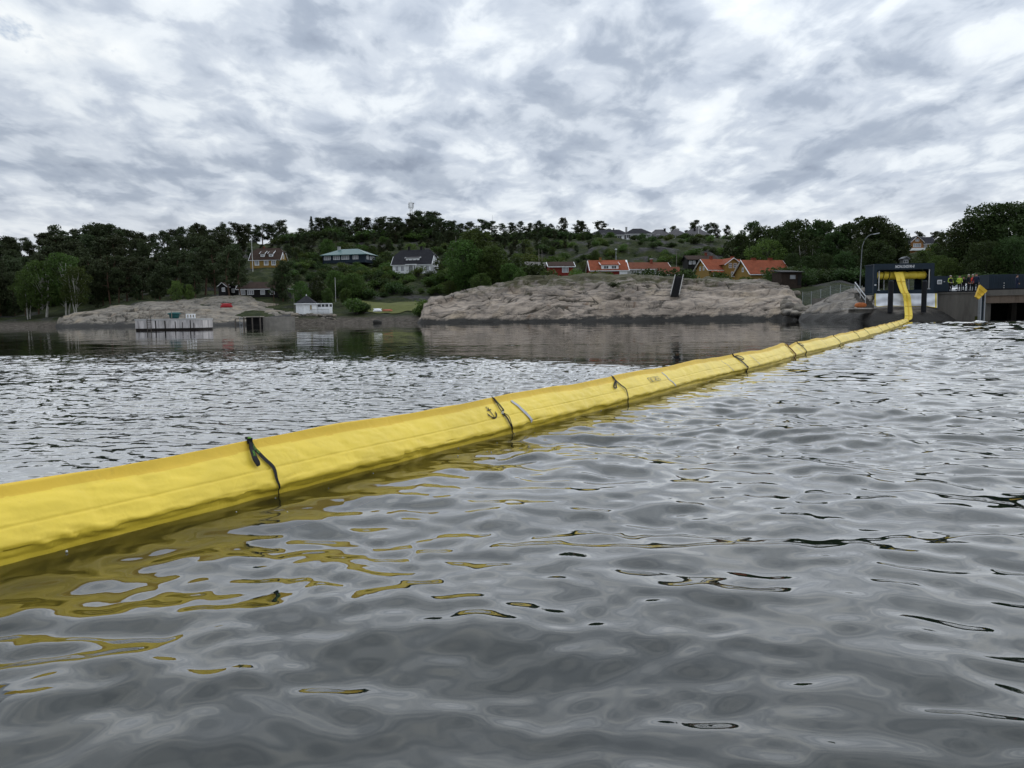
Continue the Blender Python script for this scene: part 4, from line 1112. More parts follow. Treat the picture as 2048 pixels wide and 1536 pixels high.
def plant_all():
    # --- dense pine wood on the left shore, row behind row
    lab = 'dark pine in the dense wood behind the left shore'
    grp = 'pines of the wood on the left'
    sky_l = [(0, 478), (20, 472), (60, 480), (90, 458), (115, 452), (130, 470), (165, 448), (200, 452), (220, 450), (250, 462), (262, 455), (300, 470), (330, 462), (360, 458), (398, 448), (420, 452), (445, 450), (470, 447), (490, 445)]
    sx, sy = zip(*sky_l)
    for k, px in enumerate(np.arange(-40, 500, 13.5)):
        q = px + U(-4, 4)
        tree('pine_tree', PINES[:4] + DENSE, q, np.interp(q, sx, sy) + U(-5, 8), U(285, 312), f'{nth(k + 1)} pine from the left along the skyline of the left wood', grp, U(0.95, 1.3))
    for k, px in enumerate(np.arange(-40, 470, 22)):
        q = px + U(-6, 6)
        tree('pine_tree', DENSE, q, np.interp(q, sx, sy) + U(14, 40), U(240, 262), f'dark pine just below the skyline of the left wood, {nth(k + 1)} from the left', grp, U(1.0, 1.35))
    for k, px in enumerate(np.arange(-40, 470, 24)):
        q = px + U(-6, 6)
        tree('pine_tree', DENSE + PINES[5:], q, np.interp(q, sx, sy) + U(38, 70), U(207, 224), f'dark pine halfway down the left wood, {nth(k + 1)} from the left', grp, U(1.05, 1.35))
    for k, px in enumerate(list(np.arange(-30, 90, 26)) + list(np.arange(185, 400, 17))):
        q = px + U(-5, 5)
        tree('pine_tree', DENSE[1:] + PINES[:2] + PINES[3:4], q, np.interp(q, sx, sy) + U(55, 95), U(190, 200), f'{nth(k + 1)} tall pine from the left along the shore edge of the left wood', 'front row of the left wood', U(0.95, 1.25))
    # dark undergrowth closes the wood
    for px in np.arange(-60, 400, 19):
        tree('understory_shrub', BUSH[1:2] + BUSH[4:], px + U(-6, 6), U(575, 600), U(203, 214), 'dark shrub growing between the trunks of the left wood', 'undergrowth of the left wood', U(1.0, 1.5), cat='bush')
    # pale birches at the left shore
    for px, py, Y, wd in ((78, 520, 186, 1.05), (122, 505, 188, 0.95), (150, 532, 184, 0.95), (50, 540, 188, 0.8)):
        tree('birch_tree', BIRCH[:1], px, py, Y, {78: 'broad light green birch with slanting white stems at the left shore', 122: 'tallest of the light green birches at the left shore', 150: 'rightmost of the light green birches at the left shore', 50: 'leftmost and lowest of the light green birches at the left shore'}[px], 'birches at the left shore', wd)
    # --- right edge of the left wood, taller open pines
    for px, py, Y, l in ((352, 560, 182, 'low leafy tree on the rock left of the black cabins'), (378, 568, 182, 'bright green shrub-like tree on top of the left rock shelf')):
        tree('leafy_tree', FRESH, px, py, Y, l, None, 0.9)
    for px, py, Y, l in ((405, 470, 200, 'tall pine left of the black cabins, leftmost of three'), (425, 480, 196, 'tall pine with long reddish trunk left of the black cabins'), (455, 494, 181, 'broad pine standing in front of the dark cabins'), (478, 514, 180, 'rounded pine half hiding the black cabins'), (563, 520, 179, 'lone dark pine with flat crown between cabins and yellow house'), (546, 548, 178, 'low spreading pine in front of the black cabins'), (592, 548, 196, 'small dark pine right of the lone pine by the cabins')):
        tree('pine_tree', PINES[:3] + DENSE[1:], px, py, Y, l, None, 1.05)
    # --- ridge line
    ridge = [(497, 447), (512, 449), (524, 446), (541, 448), (556, 438), (569, 452), (603, 460), (622, 430, 's'), (637, 434), (655, 432), (668, 434), (683, 438), (700, 440), (718, 433), (733, 435),
             (757, 432), (770, 437), (784, 432), (800, 434), (812, 438), (826, 428), (838, 420), (852, 422), (866, 421), (878, 436), (898, 442), (905, 440), (925, 445), (945, 442), (962, 438), (984, 440), (1005, 446), (1025, 444), (1045, 441), (1060, 445), (1076, 441), (1090, 446), (1100, 452), (650, 436), (675, 437), (711, 442),
             (1127, 434), (1156, 440), (1164, 441), (1197, 440)]
    for i, it in enumerate(ridge):
        px, py = it[0], it[1]
        Y = U(328, 345)
        if len(it) > 2:
            tree('spruce_tree', SPRUCE, px, py, Y, 'slender spruce rising above the bare ridge', None, 1.1)
        else:
            big = px in (1127, 1156, 1197)
            lone = {1127: 'leaning pine, left of the pair on the ridge right of centre', 1156: 'round-crowned pine, right of the pair on the ridge right of centre', 1197: 'pine on the ridge beside the hilltop houses'}
            tree('ridge_pine', PINES, px, py, Y, lone.get(px, f'windblown pine on the ridge skyline, {nth(i + 1)} from the left'), None if px in lone else 'pines along the ridge', 1.25 if big else U(1.2, 1.7), minh=5.5)
    for k, px in enumerate(np.arange(580, 1120, 10.5)):
        py = np.interp(px, (580, 640, 720, 760, 880, 900, 1100), (470, 468, 470, 462, 458, 466, 470))
        tree('ridge_pine', DENSE, px + U(-6, 6), py + U(-4, 10), U(305, 325), f'low dense pine just below the ridge crest, {nth(k + 1)} from the left', 'low pines below the crest', U(1.2, 1.8), minh=4.0)
    for k, px in enumerate((752, 765, 778, 790, 806, 818, 832, 846, 858, 870, 884)):
        tree('ridge_pine', DENSE + PINES[5:], px + U(-3, 3), np.interp(px, (752, 800, 838, 868, 884), (446, 446, 434, 436, 456)) + U(-3, 6), U(318, 332), f'thick dark pine of the clump at the mast, {nth(k + 1)} from the left', 'pine clump at the mast', U(1.3, 1.7), minh=6)
    for px, py, Y, l in ((1323, 458, 335, 'dark conical pine between the hilltop houses'), (1375, 459, 340, 'small flat-topped pine behind the hilltop houses'), (1352, 450, 342, 'flat umbrella pine on the skyline between the hilltop houses'),
                         (1392, 438, 340, 'tall pine behind the flagpole on the hilltop'), (1415, 446, 340, 'dark pine right of the hilltop flagpole'), (1432, 444, 338, 'dark pine further right of the hilltop flagpole'), (1455, 450, 335, 'pine at the end of the hilltop row')):
        tree('ridge_pine', PINES[:2] + DENSE[:1], px, py, Y, l, None, 1.1, minh=5)
    for k, px in enumerate(np.arange(560, 1200, 8.0)):
        py = np.interp(px, (560, 640, 720, 760, 880, 900, 1100, 1200), (478, 466, 466, 458, 455, 462, 466, 474))
        tree('ridge_shrub', BUSH[1:2] + BUSH[3:], px + U(-4, 4), py + U(-2, 12), U(318, 342), 'dark shrub filling the ridge between the pine trunks', 'shrubs along the ridge', U(1.5, 2.4), cat='bush', minh=U(2.5, 4.5))
    # --- mid slope: dark pines and pale leafy trees among the houses
    for k, (px, py, Y) in enumerate([(600, 480, 285), (620, 476, 290), (575, 488, 280), (592, 500, 262), (608, 512, 252), (640, 505, 270), (626, 500, 275), (480, 505, 262), (500, 490, 280), (467, 520, 240), (455, 512, 250), (600, 530, 236), (580, 545, 228), (637, 520, 246),
                      (760, 490, 285), (775, 480, 295), (800, 478, 300), (870, 480, 290), (900, 488, 280), (885, 505, 262), (905, 515, 255), (1010, 470, 290), (1030, 478, 285), (1050, 470, 295), (1075, 470, 295), (1095, 478, 288), (1120, 472, 300), (1140, 482, 290), (1165, 476, 300), (1180, 486, 290), (990, 480, 280), (965, 470, 290), (1000, 485, 265), (1020, 490, 262), (1045, 484, 272), (1080, 484, 270), (1110, 486, 272), (1130, 490, 268), (1150, 494, 262), (1175, 496, 260), (1195, 484, 290), (715, 476, 305), (735, 480, 300), (690, 482, 298), (670, 474, 310), (840, 474, 305), (855, 478, 300), (880, 470, 305), (920, 476, 300), (940, 468, 305), (556, 480, 300), (540, 484, 300), (520, 488, 296), (530, 495, 280)]):
        tree('slope_pine', DENSE, px + U(-3, 3), py + U(-3, 5), Y, 'dark bushy pine on the slope below the ridge', 'pines on the slope', U(1.1, 1.6), minh=3)
    for px, py, Y, l in ((655, 478, 275, 'rounded green tree in front of the grey ridge rock'), (745, 490, 275, 'broad green tree behind the teal-roofed house'), (822, 487, 262, 'light green pointed tree behind the white house roof'), (645, 505, 258, 'green tree left of the teal-roofed house'),
                         (1060, 494, 250, 'light green rounded tree above the road on the slope'), (1033, 508, 240, 'light green tree just left of the rounded one on the slope'), (1115, 518, 225, 'small light green tree above the red shed'), (1190, 500, 235, 'dark green tree behind the red house'), (1215, 505, 240, 'olive green tree behind the red house, right of the dark one'), (1170, 520, 225, 'light green bush-like tree left of the red house'),
                         (1330, 498, 245, 'pale spreading tree on the rocky slope behind the long house'), (1300, 510, 240, 'pale low tree behind the chimney of the long house'), (1270, 508, 250, 'dark small tree on the rocky slope')):
        tree('leafy_tree', FRESH if 'light' in l or 'pale' in l else BROAD, px, py, Y, l, None, 1.1)
    # big green trees left of the headland
    for px, py, Y, wd, l in ((950, 460, 196, 1.25, 'tallest dark green broadleaf tree behind the big rock'), (925, 478, 188, 1.1, 'full green tree just right of the striped flagpole'), (985, 490, 186, 1.2, 'wide green tree above the left end of the big rock'), (1020, 525, 178, 1.2, 'low green tree at the right end of the tree group above the rock'), (900, 560, 184, 1.1, 'green tree below the white house'), (960, 545, 170, 1.2, 'green tree overhanging the rock edge'), (1040, 540, 172, 1.0, 'small green tree on top of the big rock')):
        tree('broadleaf_tree', BROAD, px, py, Y, l, None, wd)
    # trees behind the boathouse
    for px, py, Y, wd, l in ((600, 562, 172, 1.0, 'leafy tree behind the left side of the boathouse'), (632, 552, 178, 1.15, 'full green tree behind the boathouse roof'), (672, 540, 188, 1.2, 'broad green tree above and right of the boathouse'), (705, 545, 186, 1.1, 'green tree right of the broad one above the boathouse'), (690, 575, 174, 1.0, 'dark green tree between boathouse and lawn'), (655, 575, 172, 1.0, 'green tree directly right behind the boathouse terrace')):
        tree('broadleaf_tree', BROAD + BROADD[:1], px, py, Y, l, None, wd)
    for i in range(70):
        px = U(560, 1190); py = np.interp(px, (560, 700, 900, 1190), (492, 484, 478, 480)) + U(-4, 34)
        if 650 < px < 755 and py > 486: continue
        if 786 < px < 892 and py > 488: continue
        Y = 312 - (py - 476) * 1.35
        if i % 5 < 3: tree('slope_pine', DENSE, px, py, Y, 'dark bushy pine on the slope below the ridge', 'pines on the slope', U(1.2, 1.8), minh=3)
        else: tree('slope_tree', BROAD + BROADD + FRESH[:1], px, py, Y, 'green leafy tree scattered on the slope below the ridge', 'leafy trees on the slope', U(1.2, 1.7), minh=3)
    # --- shrubs on the slope
    shr = []
    for i in range(85):
        px = U(580, 1130); py = U(482, 532)
        if 645 < px < 757 and 494 < py < 526: continue
        if 786 < px < 892 and py > 496: continue
        shr.append((px, py, 300 - (py - 480) * 1.3, 'low bush on the heath between the upper houses', 'bushes between the upper houses'))
    for i in range(95):
        px = U(690, 905); py = U(535, 600)
        if 790 < px < 890 and py < 553: continue
        if 740 < px < 850 and py > 588: continue
        shr.append((px, py, 232 - (py - 535) * 0.75, 'rounded green shrub on the slope below the white house', 'shrubs below the white house'))
    for i in range(40):
        px = U(560, 760); py = U(524, 552)
        shr.append((px, py, 250 - (py - 524) * 1.0, 'shrub on the rocky slope below the teal-roofed house', 'shrubs below the teal-roofed house'))
    for i in range(80):
        py = U(486, 526)
        shr.append((U(1040, 1500), py, 298 - (py - 484) * 1.7, 'scrubby bush on the rocky hillside above the red roofs', 'bushes on the hillside'))
    for i in range(22):
        shr.append((U(1150, 1480), U(476, 486), U(300, 312), 'hedge-like bush in front of the hilltop houses', 'bushes by the hilltop houses'))
    for i in range(30):
        shr.append((U(880, 1110), U(505, 545), U(205, 240), 'bush on the slope behind the big rock', 'bushes behind the big rock'))
    for px, py, Y, l, g in shr:
        x = P(px, py, Y).x; z = P(px, py, Y).z; h = U(1.6, 3.2)
        tree('shrub', BUSH, px, py, Y, l, g, U(1.1, 1.7), cat='bush', minh=h)
    # named bushes by the houses
    for px, py, Y, h, l in ((712, 592, 163, 3, 'round dark green bush beside the lawn near the beach'), (728, 600, 164, 2.4, 'bush right of the round one beside the lawn'), (838, 608, 158, 1.6, 'low bush at the right end of the lawn'), (852, 596, 160, 2.0, 'bush where lawn meets the big rock'),
                            (1190, 539, 158, 2.2, 'light green bush in front of the red house'), (1208, 540, 157, 2.0, 'dark green bush in front of the red house'), (1275, 535, 160, 2.6, 'wide dark hedge in front of the long orange roof, left part'), (1300, 534, 160, 2.6, 'wide dark hedge in front of the long orange roof, middle part'), (1322, 540, 158, 2.2, 'hedge end beside the small brown roof'),
                            (1355, 534, 156, 3.0, 'big dark juniper on the rock top, left half'), (1378, 535, 156, 3.0, 'big dark juniper on the rock top, right half'), (1440, 541, 155, 2.4, 'pale green bush in front of the yellow house'), (1487, 550, 150, 1.6, 'dark bush at the yellow gable house, left one'), (1506, 552, 150, 1.6, 'dark bush at the yellow gable house, right one'), (1560, 528, 160, 3.0, 'small tree in front of the orange roof end'), (1100, 535, 165, 2.2, 'bush left of the red shed'), (1160, 536, 168, 2.2, 'bush between red shed and red house')):
        tree('bush', BUSH if 'light' not in l and 'pale' not in l else GORSE, px, py, Y, l, None, 1.3, cat='bush', minh=h)
    tree('bush', BUSH[1:2], 1226, 562, 130.5, 'dark heather tuft on the face of the big rock', None, 2.2, cat='bush', base=P(1226, 573, 130.5).z)
    # --- right: tall trees behind the yellow houses
    rt = [(1480, 468, 215, BROADD, 1.1), (1503, 440, 240, OPENB, 1.0), (1520, 452, 225, BROADD, 1.0), (1545, 455, 220, BROADD, 1.0), (1535, 478, 196, FRESH, 1.25), (1565, 450, 205, BROADD, 1.0), (1585, 440, 200, OPENB, 0.9), (1600, 438, 195, OPENB, 1.0), (1622, 458, 190, BROADD, 1.0), (1640, 438, 190, OPENB, 0.9), (1655, 440, 188, OPENB, 1.0),
          (1610, 475, 180, BIRCH[1:], 1.0), (1640, 470, 176, BIRCH[1:], 1.0), (1670, 462, 172, BROADD, 1.0), (1690, 448, 175, BROADD, 1.0), (1712, 442, 172, OPENB, 1.1), (1738, 430, 168, OPENB, 1.1), (1755, 432, 166, BIG[:2], 0.9), (1775, 447, 166, OPENB, 1.1), (1790, 462, 162, BROADD, 1.0), (1725, 475, 158, BROADD, 1.1), (1757, 480, 150, BROADD, 1.1), (1690, 500, 155, BROADD, 1.1), (1650, 505, 158, BROADD, 1.1), (1615, 510, 160, BROADD, 1.1), (1585, 505, 172, BROADD, 1.0)]
    rl = ['leftmost dark tree of the grove right of the hilltop', 'sparse dead-topped tree standing above the grove', 'dark tree left in the grove behind the yellow houses', 'dark tree right of it in the grove behind the yellow houses', 'rounded light olive tree behind the long orange roof', 'dense dark tree right of the rounded olive tree', 'thin birch with open top in the grove, left one', 'thin birch with open top in the grove, second one', 'dark tree between the open birches', 'slender birch with tufted top in the grove', 'slender birch right of the tufted one', 'white-stemmed birch low in the grove', 'second white-stemmed birch low in the grove', 'dense tree right of the white birches', 'dense dark tree left of the lamp post', 'tall open tree directly left of the lamp post', 'tallest open-crowned tree behind the lamp post', 'dense tall tree between lamp post and container', 'open tree top above the left end of the container', 'dark tree right above the container', 'dark tree behind the lamp post pole', 'dark tree just left above the container', 'dark tree behind the wire fence, right part', 'dark tree behind the wire fence, middle part', 'dark tree behind the wire fence, left part', 'dark tree behind the black shed']
    for (px, py, Y, pr, wd), l in zip(rt, rl):
        tree('grove_tree', pr, px, py, Y, l, 'trees of the grove on the right', wd)
    for px in np.arange(1560, 1760, 16):
        tree('grove_shrub', BUSH[1:2] + BUSH[4:], px + U(-5, 5), U(530, 545), U(140, 150), 'dark shrub under the grove behind the wire fence', 'shrubs under the grove', 1.6, cat='bush', minh=3)
    # around the far houses
    for px, py, Y, pr, l in ((1842, 462, 320, PINES[:3], 'small pine behind the orange house roof'), (1872, 461, 310, DENSE, 'dark round pine right of the orange hillside house'), (1888, 464, 305, DENSE, 'dark pine right of it by the orange hillside house'), (1800, 478, 285, BROADD, 'dark tree left of the orange hillside house'), (1868, 487, 225, BROAD, 'green tree below the orange hillside house'), (1850, 500, 190, BROAD, 'green tree above the container roof'), (1880, 490, 200, BROADD, 'dark green tree above the right end of the container'), (1908, 482, 260, BROADD, 'dark tree below the white gable')):
        tree('hillside_tree', pr, px, py, Y, l, None, 1.15)
    # big near trees on the right
    for px, py, Y, pr, wd, l in ((1925, 478, 128, BIG[:2], 1.0, 'bushy dark tree with pale blossom behind the people'), (1955, 432, 122, BIG[:2], 1.05, 'tall dark tree at right, left flank of the big group'), (1998, 406, 118, BIG[:2], 1.1, 'tallest dark tree of the big group at the right edge'), (2040, 403, 118, BIG[:2], 1.1, 'dark tree at the right picture edge'), (2085, 410, 120, BIG[:2], 1.1, 'dark tree beyond the right picture edge'), (1975, 480, 110, BIG[:2], 1.0, 'lower dark tree in front of the big group'), (2030, 470, 109, BIG[:2], 1.0, 'lower dark tree behind the dark boxes at right'), (1900, 515, 112, BIG[2:], 0.9, 'light leafy bush-like tree right of the container'), (1880, 510, 116, BIG[2:], 0.9, 'leafy tree just behind the right end of the container')):
        tree('big_tree', pr, px, py, Y, l, None, wd)
    for px in np.arange(1870, 2060, 18):
        tree('hedge_bush', BUSH[:2] + BUSH[3:], px + U(-4, 4), U(540, 552), U(103, 108), 'green hedge bush behind the quay', 'hedge behind the quay', 1.5, cat='bush', minh=2)
plant_all()
# ---------------------------------------------------------------- houses
W_WHITE = plain('white_painted_boards', (0.84, 0.85, 0.86), 0.6, 0.12, 2.0)
W_YELLOW = plain('ochre_painted_boards', (0.29, 0.185, 0.05), 0.7, 0.18, 2.0)
W_BLACK = plain('black_tarred_boards', (0.014, 0.013, 0.013), 0.75, 0.4, 2.0)
W_BROWNB = plain('dark_brown_boards', (0.035, 0.024, 0.018), 0.8, 0.4, 2.0)
W_RED = plain('falu_red_boards', (0.19, 0.026, 0.018), 0.75, 0.2, 2.0)
W_NAVY = plain('dark_blue_boards', (0.020, 0.032, 0.046), 0.7, 0.3, 2.0)
W_GREY = plain('grey_rendered_wall', (0.42, 0.42, 0.41), 0.8, 0.15, 2.0)
W_DULL = plain('dull_grey_boards', (0.20, 0.21, 0.22), 0.8, 0.15, 2.0)
W_ORANGE = plain('orange_brown_boards', (0.27, 0.13, 0.045), 0.7, 0.2, 2.0)
def tile_mat(name, col, rows=3.0):
    m, nt, b = nodes_of(name); q = NB(nt)
    tc = q.n('ShaderNodeTexCoord').outputs['Object']
    f = q.noise(tc, 1.3, 6, 0.7)
    c = q.ramp(f, [(0.3, tuple(k * 0.72 for k in col)), (0.55, col), (0.75, tuple(k * 1.2 for k in col))])
    q.L.new(c, b.inputs['Base Color']); b.inputs['Roughness'].default_value = 0.85; b.inputs['Specular IOR Level'].default_value = 0.12
    wv = q.n('ShaderNodeTexWave', {'Scale': rows, 'Distortion': 0.4, 'Detail': 1.0}, bands_direction='Z'); q.L.new(tc, wv.inputs['Vector'])
    q.L.new(q.bump(wv.outputs['Fac'], 0.6, 0.06), b.inputs['Normal'])
    return m
R_ORANGE = tile_mat('orange_roof_tiles', (0.26, 0.075, 0.038))
R_RUST = tile_mat('rust_red_roof_tiles', (0.17, 0.062, 0.036))
R_BROWN = tile_mat('brown_roof_tiles', (0.055, 0.036, 0.028))
R_DARK = tile_mat('charcoal_roof_tiles', (0.030, 0.030, 0.036))
R_GREY = tile_mat('grey_slate_roof', (0.115, 0.11, 0.115))
R_TEAL = plain('teal_metal_roof', (0.065, 0.135, 0.135), 0.4, 0.15, 1.0)
M_BRICK = plain('red_brick', (0.22, 0.060, 0.035), 0.9, 0.3, 6)
def glass_mat():
    m, nt, b = nodes_of('window_glass')
    b.inputs['Base Color'].default_value = (0.03, 0.035, 0.04, 1); b.inputs['Roughness'].default_value = 0.08
    return m
M_GLASS = glass_mat()
M_CURTAIN = plain('pale_curtained_glass', (0.30, 0.31, 0.33), 0.25, 0.3, 1.2)
def vol(t, M, w, d, h, rh, c=1.0, inset=0.0, wall=None, roof=None, trim=None, ov=0.35, th=0.14, name_r='roof', gable_trim=True):
    """a house body with roof: ridge along local x; c and inset clip the gables (1, 0: gable; 0, x: hip)"""
    hw, hd = w / 2, d / 2; hc, hr = h + rh * c, h + rh
    if wall:
        mb = MB()
        prof = [(-hd, 0), (hd, 0), (hd, h)] + ([(hd * (1 - c), hc)] if c > 0.01 else []) + ([(-hd * (1 - c), hc)] if 0.01 < c < 0.99 else []) + [(-hd, h)]
        mb.extrude([M @ Vector((-hw, y, z - (0.6 if z == 0 else 0.05 * (z > h)))) for y, z in prof], M.to_3x3() @ Vector((w, 0, 0)))
        mb.build('wall', wall, t)
    k = rh / hd; eo = ov
    ez = h - k * eo; E = hd + eo; X = hw + ov
    def slab(pts, off):
        a = [M @ Vector(p) for p in pts]
        n = (a[1] - a[0]).cross(a[2] - a[0]).normalized()
        if n.z < 0: n = -n
        mb.extrude([p + n * off for p in a], n * th)
    mb = MB()
    for sg in (-1, 1):
        if c > 0.99: pts = [(-X, sg * E, ez), (X, sg * E, ez), (X, 0, hr), (-X, 0, hr)]
        elif c < 0.01: pts = [(-X, sg * E, ez), (X, sg * E, ez), (hw - inset, 0, hr), (-hw + inset, 0, hr)]
        else: pts = [(-X, sg * E, ez), (X, sg * E, ez), (X, sg * hd * (1 - c), hc), (hw - inset, 0, hr), (-hw + inset, 0, hr), (-X, sg * hd * (1 - c), hc)]
        slab(pts, 0.02)
    if c < 0.99:
        for sg in (-1, 1):
            if c < 0.01: pts = [(sg * X, -E, ez), (sg * X, E, ez), (sg * (hw - inset), 0, hr)]
            else: pts = [(sg * X, -hd * (1 - c), hc), (sg * X, hd * (1 - c), hc), (sg * (hw - inset), 0, hr)]
            slab(pts, 0.025)
    r = mb.build(name_r, roof, t)
    if trim and gable_trim and c > 0.01:
        for sx in (-1, 1):
            for sg in (-1, 1):
                b = MB(); x = sx * (X + 0.03)
                b.bar(M @ Vector((x, sg * (E + 0.02), ez + 0.0)), M @ Vector((x, sg * hd * (1 - c), hc + 0.02)), 0.10, 0.30, M.to_3x3() @ Vector((1, 0, 0)))
                b.build('bargeboard', trim, t)
    if trim:
        b = MB(); b.bar(M @ Vector((-X, -E - 0.03, ez - 0.02)), M @ Vector((X, -E - 0.03, ez - 0.02)), 0.08, 0.16)
        b.build('eaves_board', trim, t)
    return r
I4 = Matrix.Identity(4)
def T(x, y, z=0, rz=0): return Matrix.Translation((x, y, z)) @ Matrix.Rotation(rz, 4, 'Z')
def win(t, M, u, z, w, h, frame=None, mull=1, trans=0, pane=None, fw=0.09, name='window'):
    """window on the plane y=0 of M (outside is -y): a frame with glazing bars and its pane"""
    frame = frame or W_WHITE; mb = MB(); y0, y1 = -0.07, 0.02
    def b(x0, x1, z0, z1): 
        vs = [M @ Vector((x, y, zz)) for zz in (z0, z1) for y in (y0, y1) for x in (x0, x1)]
        mb.raw(vs, [(0, 2, 3, 1), (4, 5, 7, 6), (0, 1, 5, 4), (2, 6, 7, 3), (0, 4, 6, 2), (1, 3, 7, 5)])
    x0, x1, z0, z1 = u - w / 2, u + w / 2, z, z + h
    b(x0 - fw, x0, z0 - fw, z1 + fw); b(x1, x1 + fw, z0 - fw, z1 + fw); b(x0, x1, z1, z1 + fw); b(x0, x1, z0 - fw, z0)
    for i in range(mull):
        xm = x0 + (x1 - x0) * (i + 1) / (mull + 1); b(xm - 0.035, xm + 0.035, z0, z1)
    for i in range(trans):
        zm = z0 + (z1 - z0) * (i + 1) / (trans + 1); b(x0, x1, zm - 0.03, zm + 0.03)
    o = mb.build(name, frame, t)
    p = MB(); p.poly([M @ Vector((x0, -0.02, z0)), M @ Vector((x1, -0.02, z0)), M @ Vector((x1, -0.02, z1)), M @ Vector((x0, -0.02, z1))])
    p.build('pane', pane or M_GLASS, o)
    return o
def chimney(t, M, x, y, z0, z1, w=0.6, mat=None, cap=None):
    mb = MB(); vs = []
    a = M @ Vector((x, y, (z0 + z1) / 2)); mb.box(a, (w, w, z1 - z0), M.to_3x3()); o = mb.build('chimney', mat or M_BRICK, t)
    b = MB(); b.box(M @ Vector((x, y, z1 + 0.06)), (w + 0.14, w + 0.14, 0.12), M.to_3x3()); b.build('chimney_cap', cap or mat or M_BRICK, o)
def house_at(name, label, px, py, Y, rz=0.0, cat='house', group=None, z=None):
    p = P(px, py, Y)
    return thing(name, label, cat, (p.x, p.y, p.z if z is None else z), R(rz), group)
def front(d, M=I4): return M @ Matrix.Translation((0, -d / 2, 0))
def right_end(w, M=I4): return M @ Matrix.Translation((w / 2, 0, 0)) @ Matrix.Rotation(R(90), 4, 'Z')
def left_end(w, M=I4): return M @ Matrix.Translation((-w / 2, 0, 0)) @ Matrix.Rotation(R(-90), 4, 'Z')
def dormer(t, M, x, y0, z0, w, dep, h, roof, wall, trim, slope=0.25, nwin=2, ww=0.6, wh=0.6, pane=None):
    """shed dormer: a box standing out of the roof slope, with a lean-to roof"""
    d = MB(); d.extrude([M @ Vector((x - w / 2, y0, z0)), M @ Vector((x - w / 2, y0 + dep, z0)), M @ Vector((x - w / 2, y0 + dep, z0 + h + dep * slope)), M @ Vector((x - w / 2, y0, z0 + h))], M.to_3x3() @ Vector((w, 0, 0)))
    o = d.build('dormer', wall, t)
    r = MB(); a = [M @ Vector((x - w / 2 - 0.2, y0 - 0.25, z0 + h - 0.06)), M @ Vector((x + w / 2 + 0.2, y0 - 0.25, z0 + h - 0.06)), M @ Vector((x + w / 2 + 0.2, y0 + dep + 0.3, z0 + h + (dep + 0.3) * slope)), M @ Vector((x - w / 2 - 0.2, y0 + dep + 0.3, z0 + h + (dep + 0.3) * slope))]
    r.extrude([p + Vector((0, 0, 0.03)) for p in a], (0, 0, 0.1)); r.build('dormer_roof', roof, o)
    for sg in (-1, 1):
        b = MB(); xx = x + sg * (w / 2 + 0.24)
        b.bar(M @ Vector((xx, y0 - 0.25, z0 + h + 0.02)), M @ Vector((xx, y0 + dep + 0.2, z0 + h + dep * slope + 0.05)), 0.12, 0.2, M.to_3x3() @ Vector((1, 0, 0))); b.build('bargeboard', trim, o)
    for i in range(nwin):
        u = x + (i - (nwin - 1) / 2) * (w - 0.3) / max(1, nwin)
        win(t, M @ Matrix.Translation((0, y0 - 0.01, 0)), u, z0 + (h - wh) * 0.45, ww, wh, pane=pane, mull=1 if ww > 0.5 else 0, name='dormer_window')
    return o

